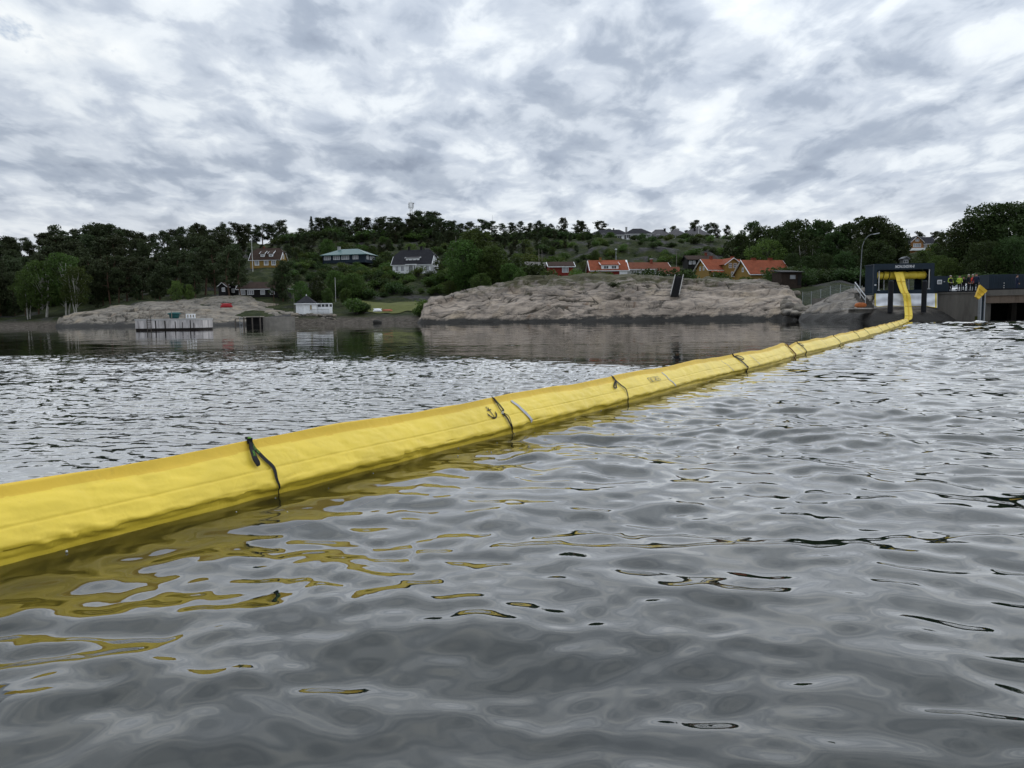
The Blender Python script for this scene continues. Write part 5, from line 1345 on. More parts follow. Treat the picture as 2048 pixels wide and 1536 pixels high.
def build_houses():
    # white house on the slope
    t = house_at('white_house', 'large white wooden house with charcoal half-hipped roof and two black chimneys', 832, 549, 230, -11)
    w, d, h, rh = 11.9, 8.0, 3.0, 4.3
    vol(t, I4, w, d, h, rh, 0.55, 1.5, W_WHITE, R_DARK, W_WHITE, 0.35)
    f = front(d)
    for u in (-4.6, -2.9, 3.2, 4.9): win(t, f, u, 0.9, 0.8, 1.35, pane=M_CURTAIN)
    dormer(t, I4, 0.1, -3.2, 3.35, 4.2, 2.6, 1.35, R_GREY, W_WHITE, W_WHITE, 0.3, 3, 0.5, 0.55)
    po = MB(); po.bb(-1.6, 1.8, -5.3, -4.02, 2.55, 2.8); po.build('porch_roof', W_WHITE, t)
    for u in (-1.5, -0.7, 0.9, 1.7):
        c = MB(); c.bb(u - 0.1, u + 0.1, -5.25, -5.05, -0.3, 2.55); c.build('porch_post', W_WHITE, t)
    win(t, f, 0.1, 0.3, 2.0, 1.9, mull=3, pane=M_CURTAIN)
    for u in (-2.0, 1.9): chimney(t, I4, u, 0.1, 6.7, 8.3, 0.6, W_BLACK)
    e = right_end(w)
    for u, z in ((-1.6, 0.9), (1.6, 0.9), (-0.9, 3.9), (0.9, 3.9)): win(t, e, u, z, 0.8, 1.3, pane=M_CURTAIN)
    b = MB(); b.bb(-w / 2 - .03, w / 2 + .03, -d / 2 - .03, d / 2 + .03, -0.8, 0.05); b.build('plinth', plain('dark_stone_plinth', (0.06, 0.06, 0.065), 0.9), t)
    # yellow house with brown roof
    t = house_at('yellow_house', 'yellow house with brown mansard roof and two white dormers, left on the slope', 538, 534, 245, -2)
    w, d, h, rh = 9.6, 7.0, 2.2, 3.7
    vol(t, I4, w, d, h, rh, 0.6, 1.2, W_YELLOW, R_BROWN, W_WHITE, 0.3)
    f = front(d)
    for u in (-2.6, 0.4, 2.8): win(t, f, u, 0.5, 1.0, 1.2, mull=1, pane=M_CURTAIN, fw=0.22)
    for u in (-0.9, 1.8): dormer(t, I4, u, -2.9, 2.9, 1.3, 2.0, 1.1, R_BROWN, W_WHITE, W_WHITE, 0.55, 1, 0.7, 0.6, pane=M_CURTAIN)
    win(t, right_end(w), 0, 2.6, 1.0, 1.4, pane=M_CURTAIN); win(t, right_end(w), -1.8, 0.6, 0.9, 1.1, pane=M_CURTAIN)
    chimney(t, I4, -1.4, 0.2, 5.4, 6.4, 0.5, M_BRICK)
    # teal-roofed bungalow
    t = house_at('bungalow', 'low dark blue bungalow with teal hipped metal roof above the shrubs', 699, 524, 258, -14)
    w, d, h, rh = 15.4, 8.5, 2.3, 1.9
    vol(t, I4, w, d, h, rh, 0.0, 4.6, W_NAVY, R_TEAL, R_TEAL, 0.7)
    f = front(d)
    for u, ww in ((-6.0, 2.2), (-2.6, 2.2), (0.6, 2.6), (4.3, 1.8)): win(t, f, u, 0.6, ww, 1.2, mull=2, pane=M_CURTAIN)
    e = right_end(w)
    for u in (-2.2, 0.4, 2.4): win(t, e, u, 0.6, 1.3, 1.2, pane=M_CURTAIN)
    b = MB(); b.bb(-8.9, -7.75, -3, 1, -0.4, 2.0); b.build('annex', W_BROWNB, t)
    chimney(t, I4, -3.5, -0.4, 3.6, 5.1, 0.8, W_GREY)
    # black cabins
    t = house_at('black_cabin', 'long black cabin with brown roof and white bargeboards on the left rocks', 523, 592, 186, 3)
    w, d, h, rh = 10.0, 5.0, 1.75, 1.5
    vol(t, I4, w, d, h, rh, 1, 0, W_BLACK, R_BROWN, W_WHITE, 0.3)
    f = front(d)
    for u, ww in ((-3.9, 1.3), (-1.9, 1.4), (1.0, 0.9), (3.3, 0.9)): win(t, f, u, 0.35, ww, 0.9, mull=2, pane=M_CURTAIN)
    b = MB(); b.bar((-3.0, -2.86, 1.62), (-3.0, -0.05, 3.36), 0.1, 0.26, (1, 0, 0)); b.build('bargeboard', W_WHITE, t)
    for px, py, Y, ww, l in ((451, 588, 186, 1.9, 'leftmost small black cabin with white gable boards behind pine trunks'), (470, 590, 188, 2.6, 'small black cabin between the leftmost one and the long cabin'), (570, 592, 184, 2.3, 'small black cabin with white windows right of the long cabin')):
        t = house_at('black_cabin', l, px, py, Y, 0)
        vol(t, T(0, 0, 0, R(90)), 3.6, ww, 1.9, ww * 0.42, 1, 0, W_BLACK, R_BROWN, W_WHITE, 0.25)
        fm = Matrix.Translation((0, -1.8, 0))
        win(t, fm, 0.25, 0.6, 0.6, 0.8, mull=1, pane=M_CURTAIN)
    # boathouse
    t = house_at('boathouse', 'small white boathouse with charcoal pyramid roof and open terrace by the beach', 611, 627, 158, 0)
    n = 6; rw = 2.35; hh = 2.05
    hexa = [Vector((rw * math.cos(R(30 + 60 * i)) * 0.98, 1.2 + rw * math.sin(R(30 + 60 * i)), -0.5)) for i in range(6)]
    mb = MB(); mb.extrude(hexa, (0, 0, hh + 0.5)); mb.build('wall', W_WHITE, t)
    mb = MB(); ro = [Vector((p.x * 1.14, 1.2 + (p.y - 1.2) * 1.14, hh + 0.02)) for p in hexa]; ap = Vector((0, 1.2, hh + 1.75))
    for i in range(6): mb.poly([ro[i], ro[(i + 1) % 6], ap])
    mb.poly(ro[::-1]); r = mb.build('roof', R_DARK, t)
    mb = MB(); mb.lathe([(0.12, 0), (0.14, 0.1), (0.05, 0.22)], (0, 1.2, hh + 1.7), 8); mb.build('finial', W_WHITE, r)
    mb = MB(); 
    for i in range(6): mb.bar(ro[i] + Vector((0, 0, -0.06)), ro[(i + 1) % 6] + Vector((0, 0, -0.06)), 0.12, 0.18)
    mb.build('eaves_board', W_WHITE, t)
    dm = Matrix.Translation((0, -1.17, 0))
    sd = (hexa[4] + hexa[5]) / 2
    fm = Matrix.Translation((1.02, -0.60, 0)) @ Matrix.Rotation(R(30), 4, 'Z')
    win(t, fm, 0.3, 0.75, 0.4, 0.95, mull=0, pane=plain('amber_pane', (0.32, 0.26, 0.14), 0.3))
    fl = Matrix.Translation((-1.02, -0.60, 0)) @ Matrix.Rotation(R(-30), 4, 'Z')
    win(t, fl, 0, 0.0, 0.9, 1.6, mull=1, pane=W_WHITE, name='door')
    tw = MB(); tw.bb(2.05, 5.2, 1.9, 2.02, -0.4, 1.35); tw.bb(2.05, 5.2, 1.9, 2.02, 1.95, 2.12)
    for i in range(5): tw.bb(2.05 + i * 0.78, 2.14 + i * 0.78, 1.9, 2.02, 1.35, 1.95)
    tw.build('terrace_wall', W_WHITE, t)
    for i in range(4):
        g = MB(); g.bb(2.16 + i * 0.78, 2.82 + i * 0.78, 1.95, 1.98, 1.36, 1.94); g.build('pane', M_GLASS, t)
    s2 = MB(); s2.bb(5.12, 5.2, -0.6, 1.9, -0.4, 0.8); s2.bb(5.12, 5.2, -0.6, -0.5, 0.8, 1.9); s2.bb(5.10, 5.21, -0.6, 2.0, 1.9, 2.05); s2.build('terrace_end', W_WHITE, t)
    rl = MB(); rl.bb(1.4, 5.15, -0.7, -0.62, 0.78, 0.86); rl.bb(1.4, 5.15, -0.7, -0.62, 0.1, 0.16)
    for i in range(19): rl.bb(1.45 + i * 0.2, 1.5 + i * 0.2, -0.69, -0.64, 0.1, 0.8)
    rl.build('railing', W_GREY, t)
    fl = MB(); fl.bb(0.6, 5.2, -0.75, 2.0, -0.6, -0.02); fl.build('terrace_floor', W_GREY, t)
    # red shed
    t = house_at('red_shed', 'low red shed with dark brown roof and white double door behind the big rock', 1120, 547, 178, 6)
    vol(t, I4, 5.6, 4.0, 1.6, 1.0, 1, 0, W_RED, R_BROWN, W_WHITE, 0.35)
    win(t, front(4.0), 0.9, 0.2, 1.3, 1.1, mull=3, pane=M_CURTAIN, name='door')
    # red and white house
    t = house_at('red_house', 'red and white house with orange tiled roof and wide white dormer', 1214, 560, 180, 2)
    w, d, h, rh = 8.5, 6.5, 2.2, 2.35
    vol(t, I4, w, d, h, rh, 1, 0, W_RED, R_ORANGE, W_WHITE, 0.3)
    dormer(t, I4, 0.2, -3.22, 2.3, 4.0, 2.4, 1.05, R_ORANGE, W_WHITE, W_WHITE, 0.32, 2, 1.0, 0.62)
    gd = MB(); gd.bb(2.4, 4.2, -3.36, -3.28, 0, 1.95); gd.build('garage_door', W_WHITE, t)
    chimney(t, I4, -1.7, -0.6, 3.7, 5.1, 0.5, W_ORANGE)
    b = MB(); b.bar((4.55, -3.6, 1.95), (4.55, -0.1, 4.62), 0.14, 0.4, (1, 0, 0)); b.build('bargeboard', W_WHITE, t)
    # long house
    t = house_at('long_house', 'long pale house with low orange tiled roof and red chimney', 1292, 562, 198, 8)
    w, d, h, rh = 11.0, 6.0, 3.0, 1.7
    vol(t, I4, w, d, h, rh, 1, 0, W_GREY, R_RUST, W_WHITE, 0.3)
    for u in (-3.5, -1, 1.5, 3.8): win(t, front(d), u, 1.6, 1.2, 0.9, pane=M_CURTAIN)
    chimney(t, I4, 1.2, -0.6, 4.0, 5.6, 0.55, M_BRICK, W_WHITE)
    # small brown-roofed outbuilding
    t = house_at('outbuilding', 'small white outbuilding with rust brown roof beside the dark juniper', 1337, 562, 170, 0)
    vol(t, I4, 4.2, 4.0, 1.5, 1.5, 1, 0, W_WHITE, R_RUST, W_WHITE, 0.3, gable_trim=False)
    win(t, front(4.0), -0.6, 0.3, 0.7, 0.9, pane=W_WHITE, name='door')
    # dark house behind
    t = house_at('dark_house', 'dark house with dull red roof half hidden behind the yellow house', 1398, 534, 222, 4)
    vol(t, I4, 8.2, 5.0, 2.0, 1.2, 1, 0, W_BLACK, R_BROWN, W_BLACK, 0.3)
    for u in (-3.4, -2.3, 0.4): win(t, front(5.0), u, 0.7, 0.6, 0.9, pane=M_CURTAIN)
    chimney(t, I4, 2.0, 0, 2.8, 4.0, 0.6, M_BRICK)
    # yellow house with cross gable
    t = house_at('yellow_house', 'yellow house with orange roof and white-framed cross gable of two storeys', 1440, 563, 182, 14)
    w, d, h, rh = 9.6, 6.6, 2.75, 2.45
    vol(t, I4, w, d, h, rh, 1, 0, W_YELLOW, R_ORANGE, W_WHITE, 0.4)
    G2 = T(0.9, -1.9, 0, R(90)); vol(t, G2, 4.6, 4.0, 3.9, 1.35, 1, 0, W_YELLOW, R_ORANGE, W_WHITE, 0.4)
    gf = Matrix.Translation((0.9, -4.2, 0))
    for u in (-0.62, 0.62): win(t, gf, u, 3.05, 0.62, 0.95, mull=1, trans=1)
    win(t, gf, 0.05, 1.0, 0.72, 1.0, mull=1, trans=1)
    for u in (-3.3, -2.2, 3.8): win(t, front(d), u, 1.1, 0.6, 0.9, mull=1)
    le = left_end(w)
    for u in (-0.8, 0.9): win(t, le, u, 2.7, 0.5, 0.8, mull=1, trans=1)
    pr = MB(); pr.extrude([Vector((-4.6, -4.4, 1.9)), Vector((-1.2, -4.4, 1.9)), Vector((-1.2, -3.2, 2.6)), Vector((-4.6, -3.2, 2.6))], (0, 0, 0.12)); pr.build('porch_roof', R_ORANGE, t)
    for u in (-2.5, 3.2): chimney(t, I4, u, 0, 4.7, 5.9, 0.6, M_BRICK)
    # second yellow house
    t = house_at('yellow_house', 'yellow house with long steep orange roof and two brick chimneys beside the black shed', 1523, 563, 172, 13)
    w, d, h, rh = 9.6, 7.0, 1.7, 3.0
    vol(t, I4, w, d, h, rh, 1, 0, W_YELLOW, R_ORANGE, W_WHITE, 0.4)
    for u in (1.2, 2.3, 3.4): win(t, front(d), u, 0.5, 0.7, 0.75, mull=1)
    win(t, left_end(w), 0.2, 2.2, 0.55, 0.8, mull=1, trans=1)
    for u in (-2.0, 2.2): chimney(t, I4, u, 0.2, 4.1, 5.2, 0.8, M_BRICK)
    # black shed on the rock
    p = P(1570, 569, 131)
    t = house_at('black_shed', 'small black wooden shed with flat overhanging roof on the rock', 1573, 570, 131, 12)
    b = MB(); b.extrude([Vector((-1.9, -1.5, -0.6)), Vector((1.9, -1.5, -0.6)), Vector((1.9, 1.5, -0.6)), Vector((-1.9, 1.5, -0.6))], (0, 0, 2.75)); b.build('wall', W_BROWNB, t)
    r = MB(); r.extrude([Vector((-2.3, -1.9, 2.02)), Vector((2.3, -1.9, 2.02)), Vector((2.1, 1.8, 2.5)), Vector((-2.1, 1.8, 2.5))], (0, 0, 0.14)); r.build('roof', W_BLACK, t)
    win(t, Matrix.Translation((0.1, -1.5, 0)), 0.1, 0.95, 1.1, 0.7, mull=0, frame=W_BROWNB, pane=M_CURTAIN)
    dd = MB(); dd.bb(1.15, 1.8, -1.56, -1.50, -0.1, 1.75); dd.build('door', W_BLACK, t)
    # hilltop houses
    def hill(label, px, py, w, d, h, rh, inset, roof, wall, wins, chim=None, Y=326, rz=0, c=0.0):
        t = house_at('hilltop_house', label, px, py, Y, rz, group='houses along the hilltop')
        vol(t, I4, w, d, h, rh, c, inset, wall, roof, W_WHITE if wall is W_WHITE else W_GREY, 0.6, gable_trim=False)
        for u, ww in wins: win(t, front(d), u, 0.8, ww, 1.2, mull=2 if ww > 1.4 else 1)
        if chim: chimney(t, I4, *chim)
        return t
    hill('leftmost hilltop house, long dark roof over a pale wall', 1218, 478, 13.5, 8, 1.9, 1.9, 2.5, R_DARK, W_GREY, [(-3, 1.5), (2, 1.5)], (2.0, 0, 3, 4.4, 0.5, W_BLACK))
    hill('small white bay of the hilltop houses under a dark roof, lowest on the slope', 1234, 483, 5.0, 5, 2.7, 1.5, 2.0, R_DARK, W_WHITE, [(0.3, 2.4)], None, 316)
    t = hill('dark-roofed white hilltop house with windows under a broad polygonal roof', 1274, 481, 11.5, 8, 2.6, 2.3, 4.0, R_DARK, W_WHITE, [(-4.2, 1.4), (-1.2, 1.2), (1.4, 2.2), (4.2, 1.0)], (-4.6, 0, 3, 5.6, 0.8, W_GREY))
    hill('hilltop house with low brownish grey roof between the two dark chimneys', 1318, 480, 9.0, 7, 1.7, 2.6, 3.0, R_GREY, W_BLACK, [(-1, 1.2)], (2.2, -1, 2.2, 4.6, 0.8, W_BLACK))
    hill('pointed grey-roofed hilltop house with pale walls', 1351, 481, 8.0, 7, 2.2, 2.4, 3.7, R_GREY, W_GREY, [(-1.8, 1.6), (1.2, 1.8)], None, 322)
    hill('rightmost hilltop house with wide grey roof and black chimney', 1390, 481, 10.5, 8, 2.1, 2.7, 3.6, R_GREY, W_BROWNB, [(-3, 1.0), (-0.5, 1.4), (2.6, 1.4)], (-0.6, -1.6, 2.6, 5.0, 0.7, W_BLACK), 322)
    # hillside houses on the right
    t = house_at('orange_house', 'orange wooden house with dark roof and white gable high above the container', 1832, 504, 298, -6)
    vol(t, I4, 11.0, 7, 3.0, 2.6, 1, 0, W_ORANGE, R_DARK, W_WHITE, 0.4, gable_trim=False)
    vol(t, T(-1.6, -3.2, 0, R(90)), 3.0, 4.4, 3.6, 2.1, 1, 0, W_ORANGE, R_DARK, W_WHITE, 0.35)
    win(t, Matrix.Translation((-1.6, -4.7, 0)), 0, 1.6, 2.6, 1.2, mull=3, pane=M_CURTAIN); win(t, Matrix.Translation((-1.6, -4.7, 0)), 0, 3.8, 1.2, 0.8, pane=M_CURTAIN)
    for u in (2.0, 4.0): win(t, front(7), u, 1.2, 1.0, 1.2, pane=M_CURTAIN)
    bl = MB(); bl.bb(-4.4, 1.2, -5.6, -4.75, 0.2, 1.1); bl.build('balcony', W_WHITE, t)
    t = house_at('white_gable_house', 'white gabled house with brown roof just showing left of the big trees', 1911, 484, 335, -20)
    vol(t, I4, 8, 6, 2.4, 1.8, 1, 0, W_WHITE, R_BROWN, W_WHITE, 0.3)
    win(t, left_end(8), 0, 0.8, 0.9, 1.0)
    t = house_at('grey_gable_house', 'small pale grey gabled house peeping over the container roof', 1808, 530, 150, -8)
    vol(t, T(0, 0, 0, R(90)), 2.0, 1.0, 1.15, 0.36, 1, 0, W_DULL, W_DULL, W_DULL, 0.12)
    win(t, Matrix.Translation((0, -1.0, 0)), -0.05, 0.4, 0.7, 0.45, mull=1, fw=0.05)
build_houses()
# ---------------------------------------------------------------- quay, container and what stands there
M_CONC = plain('weathered_concrete', (0.135, 0.125, 0.11), 0.9, 0.55, 0.9, bump=0.03, streak=True)
M_CONC_L = plain('pale_streaked_concrete', (0.46, 0.43, 0.40), 0.9, 0.75, 1.6, bump=0.03, streak=True)
M_CONC_T = plain('pale_concrete_top', (0.45, 0.44, 0.43), 0.9, 0.15, 1.0)
M_CONT = plain('dark_blue_container_paint', (0.014, 0.026, 0.040), 0.45, 0.25, 1.2)
M_STEEL = plain('galvanised_steel', (0.36, 0.38, 0.40), 0.45, 0.2, 3, metal=0.4)
M_RUBBER = plain('black_rubber', (0.010, 0.011, 0.014), 0.7, 0.3, 2)
M_TARP = plain('white_tarpaulin', (0.84, 0.86, 0.90), 0.5, 0.10, 1.0)
M_TIMBER = plain('grey_timber', (0.12, 0.105, 0.09), 0.9, 0.4, 3)
M_ORANGE = plain('orange_buoy_plastic', (0.42, 0.13, 0.04), 0.55, 0.35, 3)
M_WEED = plain('green_algae', (0.055, 0.060, 0.012), 0.9, 0.5, 2)
ZQ = 2.95
def wp(px, Y, z): return Vector(((px - 1024) / F * Y, Y, z))
# --- quay
A, B, C = wp(1868, 80.0, 0), wp(1964, 77.5, 0), wp(2700, 62.0, 0)
q = thing('concrete_quay', 'weathered concrete quay wall right of the container', 'quay', (A.x, A.y, 0))
qi = Vector((A.x, A.y, 0))
def prism(mb, pts, z0, z1): mb.extrude([Vector((p[0], p[1], z0)) for p in pts], (0, 0, z1 - z0))
mb = MB(); prism(mb, [A - qi, B - qi, B - qi + Vector((3.5, 24, 0)), A - qi + Vector((-3.5, 24, 0))], -2.0, ZQ - 0.12); mb.build('wall', M_CONC, q)
mb = MB(); prism(mb, [A - qi + Vector((-0.1, -0.12, 0)), B - qi + Vector((0, -0.12, 0)), B - qi + Vector((3.5, 24, 0)), A - qi + Vector((-3.5, 24, 0))], ZQ - 0.119, ZQ); mb.build('deck', M_CONC, q)
mb = MB(); a, b = A - qi + Vector((0.3, 0.1, ZQ + 0.07)), B - qi + Vector((0, 0.1, ZQ + 0.07)); mb.bar(a, b, 0.22, 0.14); mb.build('kerb', M_RUBBER, q)
mb = MB(); prism(mb, [A - qi + Vector((2.4, -0.6, 0)), B - qi + Vector((-0.2, -0.55, 0)), B - qi + Vector((-0.2, -0.02, 0)), A - qi + Vector((2.2, -0.02, 0))], -0.8, 0.42); mb.build('weedy_footing', M_WEED, q)
# --- pier on beams to the right of the quay
pr = thing('concrete_pier', 'stained concrete pier deck over dark water at the right edge', 'pier', (B.x, B.y, 0))
d = C - B
mb = MB(); prism(mb, [Vector((0.02, -0.25, 0)), d + Vector((0, -0.25, 0)), d + Vector((1, 22, 0)), Vector((3.4, 23.8, 0))], ZQ - 0.45, ZQ + 0.12); mb.build('deck', M_CONC, pr)
mb = MB(); prism(mb, [Vector((0.02, -0.05, 0)), d + Vector((0, -0.05, 0)), d + Vector((0, 0.7, 0)), Vector((0.02, 0.7, 0))], 1.75, ZQ - 0.451); mb.build('edge_beam', plain('rusty_stained_concrete', (0.17, 0.13, 0.10), 0.9, 0.6, 1.4, streak=True), pr)
for f_, g_ in ((0.005, 0), (0.62, 2), (0.35, 12), (0.75, 12), (0.12, 14)):
    mb = MB(); p0 = d * f_ + Vector((0.35, 0.3 + g_, 0)); mb.bb(p0.x - 0.3, p0.x + 0.3, p0.y - 0.3, p0.y + 0.3, -2.5, 2.3); mb.build('pile', M_CONC, pr)
mb = MB(); mb.bar(d * 0.0 + Vector((0, 0.1, ZQ + 0.2)), d + Vector((0, 0.1, ZQ + 0.2)), 0.2, 0.15); mb.build('kerb', M_RUBBER, pr)
mb = MB(); prism(mb, [Vector((0.1, 14.5, 0)), d + Vector((0, 14.5, 0)), d + Vector((0, 15.5, 0)), Vector((0.1, 15.5, 0))], -2.5, ZQ - 0.46); mb.build('added_shade_wall', plain('shade_dark_concrete', (0.022, 0.021, 0.020), 0.95, 0.4), pr)  # near-black wall added so the space under the pier reads as deep shade
ab = thing('concrete_block', 'pale concrete block seen in the dark under the pier', 'block', P(2024, 632, 88))
mb = MB(); mb.bb(-0.85, 0.05, 0, 1, -0.6, 0.8); mb.build('slab', M_CONC_L, ab); mb = MB(); mb.bb(0.08, 1.0, 0.3, 1.2, -0.6, 0.72); mb.build('slab', W_GREY, ab)
# --- H-pile with the yellow kite-shaped mark
hp = thing('steel_pile', 'steel H-section pile standing in the water before the pier', 'pile', P(1962, 643, 76))
mb = MB(); mb.bb(-0.24, -0.14, -0.2, 0.2, -2.5, 3.2); mb.bb(0.14, 0.24, -0.2, 0.2, -2.5, 3.2); mb.build('flange', M_STEEL, hp)
mb = MB(); mb.bb(-0.14, 0.14, -0.03, 0.03, -2.5, 3.2); mb.build('web', M_NAV if False else W_NAVY, hp)
sg = thing('yellow_marker', 'yellow kite-shaped marker panel fixed to the steel pile', 'marker', P(1962, 598, 75.4))
s0 = P(1962, 598, 75.4)
K = [P(1961, 569.5, 75.4) - s0, P(1952.3, 593.5, 75.2) - s0, P(1958, 598.5, 75.0) - s0, P(1975, 581.5, 75.5) - s0]
mb = MB(); mb.extrude(K, (0.04, 0.35, 0.0)); mb.build('panel', plain('yellow_marker_paint', (0.68, 0.43, 0.03), 0.5, 0.15, 2), sg)
for k in (0.33, 0.66):
    mb = MB(); mb.bar(K[0].lerp(K[1], k) + Vector((0, -0.015, 0)), K[3].lerp(K[2], k) + Vector((0, -0.015, 0)), 0.03, 0.02, (0, 1, 0)); mb.build('rib', plain('dark_yellow_seam', (0.42, 0.25, 0.02), 0.6), sg)
# --- container with the boom reel
CX = P(1807, 587, 79.2)
ct = thing('reel_container', 'dark blue open-sided container with white number and yellow boom reel', 'container', (CX.x, CX.y, 2.80), R(-3))
w, h, dp = 6.15, 3.22, 2.5
mb = MB()
mb.bb(-w / 2, -w / 2 + 0.34, 0, 0.35, 0, h); mb.build('post', M_CONT, ct)
mb = MB(); mb.bb(w / 2 - 0.38, w / 2, 0, 0.35, 0, h); mb.build('post', M_CONT, ct)
mb = MB(); mb.bb(-w / 2 + 0.341, w / 2 - 0.381, 0.01, 0.3, h - 0.62, h); mb.build('header', M_CONT, ct)
mb = MB(); mb.bb(-w / 2 + 0.341, w / 2 - 0.381, 0.01, 0.3, 0, 0.48); mb.build('sill', M_CONT, ct)
mb = MB(); mb.bb(-w / 2 + 0.002, w / 2 - 0.002, 0.30, dp, h - 0.09, h - 0.003); mb.build('roof', M_CONT, ct)
mb = MB(); mb.bb(-w / 2 + 0.002, w / 2 - 0.002, 0.30, dp, 0.002, 0.2); mb.build('floor', M_CONT, ct)
for sx in (-1, 1):
    mb = MB(); x0 = sx * (w / 2 - 0.06)
    n = 12
    pts = []
    for i in range(n * 2): pts.append(Vector((x0 + (0.04 if (i // 1) % 2 else -0.02), 0.36 + (dp - 0.45) * i / (n * 2 - 1), 0.2)))
    for a, b in zip(pts, pts[1:]): mb.poly([a, b, b + Vector((0, 0, h - 0.3)), a + Vector((0, 0, h - 0.3))])
    mb.build('side_wall', M_CONT, ct)
mb = MB(); mb.bb(-w / 2 + 0.1, w / 2 - 0.1, dp - 0.08, dp - 0.02, 1.75, h - 0.1); mb.bb(-0.1, 1.25, dp - 0.09, dp - 0.03, 0.2, 1.75); mb.bb(2.2, w / 2 - 0.1, dp - 0.08, dp - 0.02, 0.2, 1.75); mb.build('back_wall', M_CONT, ct)
for x in (-1.0, 1.35, 1.62):
    mb = MB(); mb.bb(x - 0.05, x + 0.05, dp - 0.2, dp - 0.1, 0.2, 1.7); mb.build('stanchion', M_STEEL, ct)
for x, z0, z1 in ((-w / 2 + 0.50, 0.52, 2.48), (w / 2 - 0.53, 0.60, 2.58)):
    mb = MB(); mb.tube([(x, -0.03, z0), (x, -0.03, z1)], 0.05, 10); mb.build('hydraulic_cylinder', plain('pale_metal', (0.55, 0.54, 0.52), 0.4), ct)
    mb = MB(); mb.bb(x - 0.12, x + 0.12, -0.1, 0.02, z0 - 0.1, z0); mb.build('bracket', M_STEEL, ct)
mb = MB(); mb.bb(-w / 2 + 0.06, -w / 2 + 0.26, -0.012, 0.0, 0.98, 1.08); mb.build('label_plate', W_WHITE, ct)
vs, fs = text_geo('NOAU242590-8', 0.46)
xm = max(v[0] for v in vs); sc = 1.95 / xm
mb = MB()
for ox, oz, oy in ((0, 0, 0), (0.016, 0.008, 0.001)): mb.raw([Vector((-0.96 + v[0] * sc + 0.10 * v[1] + ox, -0.006 - oy, h - 0.46 + v[1] * 0.92 + oz)) for v in vs], fs); mb.build('number', plain('white_lettering', (0.80, 0.81, 0.83), 0.5, 0.05), ct)
# reel wound with flat boom
mb = MB(); mb.tube([(-w / 2 + 0.3, 0.95, 2.02), (w / 2 - 0.3, 0.95, 2.02)], 0.16, 12); mb.build('reel_axle', M_STEEL, ct)
rb = MB(); npt = 40; pts = []; rad = []
for i in range(npt):
    t_ = i / (npt - 1); x = -w / 2 + 0.46 + (w - 0.94) * t_
    pts.append((x, 0.95, 2.02)); rad.append(0.40 + 0.02 * math.sin(i * 1.7) + (0.03 if (i % 7) < 4 else 0) - 0.02 * t_)
rb.tube(pts, rad, 20); rb.build('wound_boom', M_YEL, ct, True)
for x in (-2.35, -1.85, -1.25):
    mb = MB(); ring = [(x + 0.12 * math.cos(a) * 0.6, 0.95 + 0.455 * math.sin(a), 2.02 + 0.455 * math.cos(a)) for a in [2 * math.pi * k / 20 for k in range(21)]]; mb.tube(ring, 0.035, 6, False); mb.build('strap', M_BLACKWEB, ct)
# --- the flat boom hanging from the reel to the water
hb = thing('hanging_boom', 'flat yellow boom end running from the reel down over the white tarpaulin', 'oil boom', P(1812, 637, 77.5))
h0 = hb.location.copy()
cl = [P(1797, 544, 79.5), P(1800, 553, 79.2), P(1804, 570, 78.6), P(1809, 584, 77.95), P(1813, 590, 77.7), P(1815, 604, 77.45), P(1816.5, 618, 76.9), P(1817.5, 630, 76.3), P(1816.5, 637.5, 75.9), P(1813, 640.5, 75.6)]
wd = [1.0, 0.95, 0.85, 0.80, 0.78, 0.76, 0.78, 0.80, 0.78, 0.6]
mb = MB(); NC = 11
cc = []
for i in range(len(cl) - 1):
    for k in range(5):
        t_ = k / 5
        p0, p1, p2, p3 = cl[max(0, i - 1)], cl[i], cl[i + 1], cl[min(len(cl) - 1, i + 2)]
        cc.append((0.5 * (2 * p1 + (p2 - p0) * t_ + (2 * p0 - 5 * p1 + 4 * p2 - p3) * t_ ** 2 + (3 * p1 - p0 - 3 * p2 + p3) * t_ ** 3), wd[i] * (1 - t_) + wd[i + 1] * t_))
cc.append((cl[-1], wd[-1]))
vs = []
for i, (p, w_) in enumerate(cc):
    for sd in (0, 1):
        for j in range(NC):
            u = j / (NC - 1) * 2 - 1
            bulge = 0.10 * (1 - u * u) * (0.6 + 0.4 * math.sin(i * 0.7)) + 0.05 * (1 if abs(u + 0.15) < 0.12 else 0) * -1
            vs.append(p - h0 + Vector((u * w_ / 2, (-bulge if sd == 0 else 0.03), 0.01 * math.sin(i * 2.1 + u * 3))))
fs = []
m2 = NC * 2
for i in range(len(cc) - 1):
    for j in range(NC - 1):
        fs.append((i * m2 + j, i * m2 + j + 1, (i + 1) * m2 + j + 1, (i + 1) * m2 + j)); fs.append((i * m2 + NC + j, (i + 1) * m2 + NC + j, (i + 1) * m2 + NC + j + 1, i * m2 + NC + j + 1))
    fs.append((i * m2, (i + 1) * m2, (i + 1) * m2 + NC, i * m2 + NC)); fs.append((i * m2 + NC - 1, i * m2 + m2 - 1, (i + 1) * m2 + m2 - 1, (i + 1) * m2 + NC - 1))
mb.raw(vs, fs); mb.build('sheet', M_YEL, hb, True)
for i in (8, 17, 28, 36):
    p, w_ = cc[i]; mb = MB(); mb.bar(p - h0 + Vector((-w_ / 2, -0.08, 0.03)), p - h0 + Vector((w_ / 2, -0.08, 0.0)), 0.03, 0.03); mb.build('seam', plain('dark_yellow_seam', (0.42, 0.25, 0.02), 0.6), hb)
mb = MB(); 
for a, b in zip(cc[6:-3], cc[7:-2]): mb.bar(a[0] - h0 + Vector((0.0, -0.125, 0)), b[0] - h0 + Vector((0.0, -0.125, 0)), 0.07, 0.02, (0, 1, 0))
mb.build('centre_fold', M_GOLD, hb)
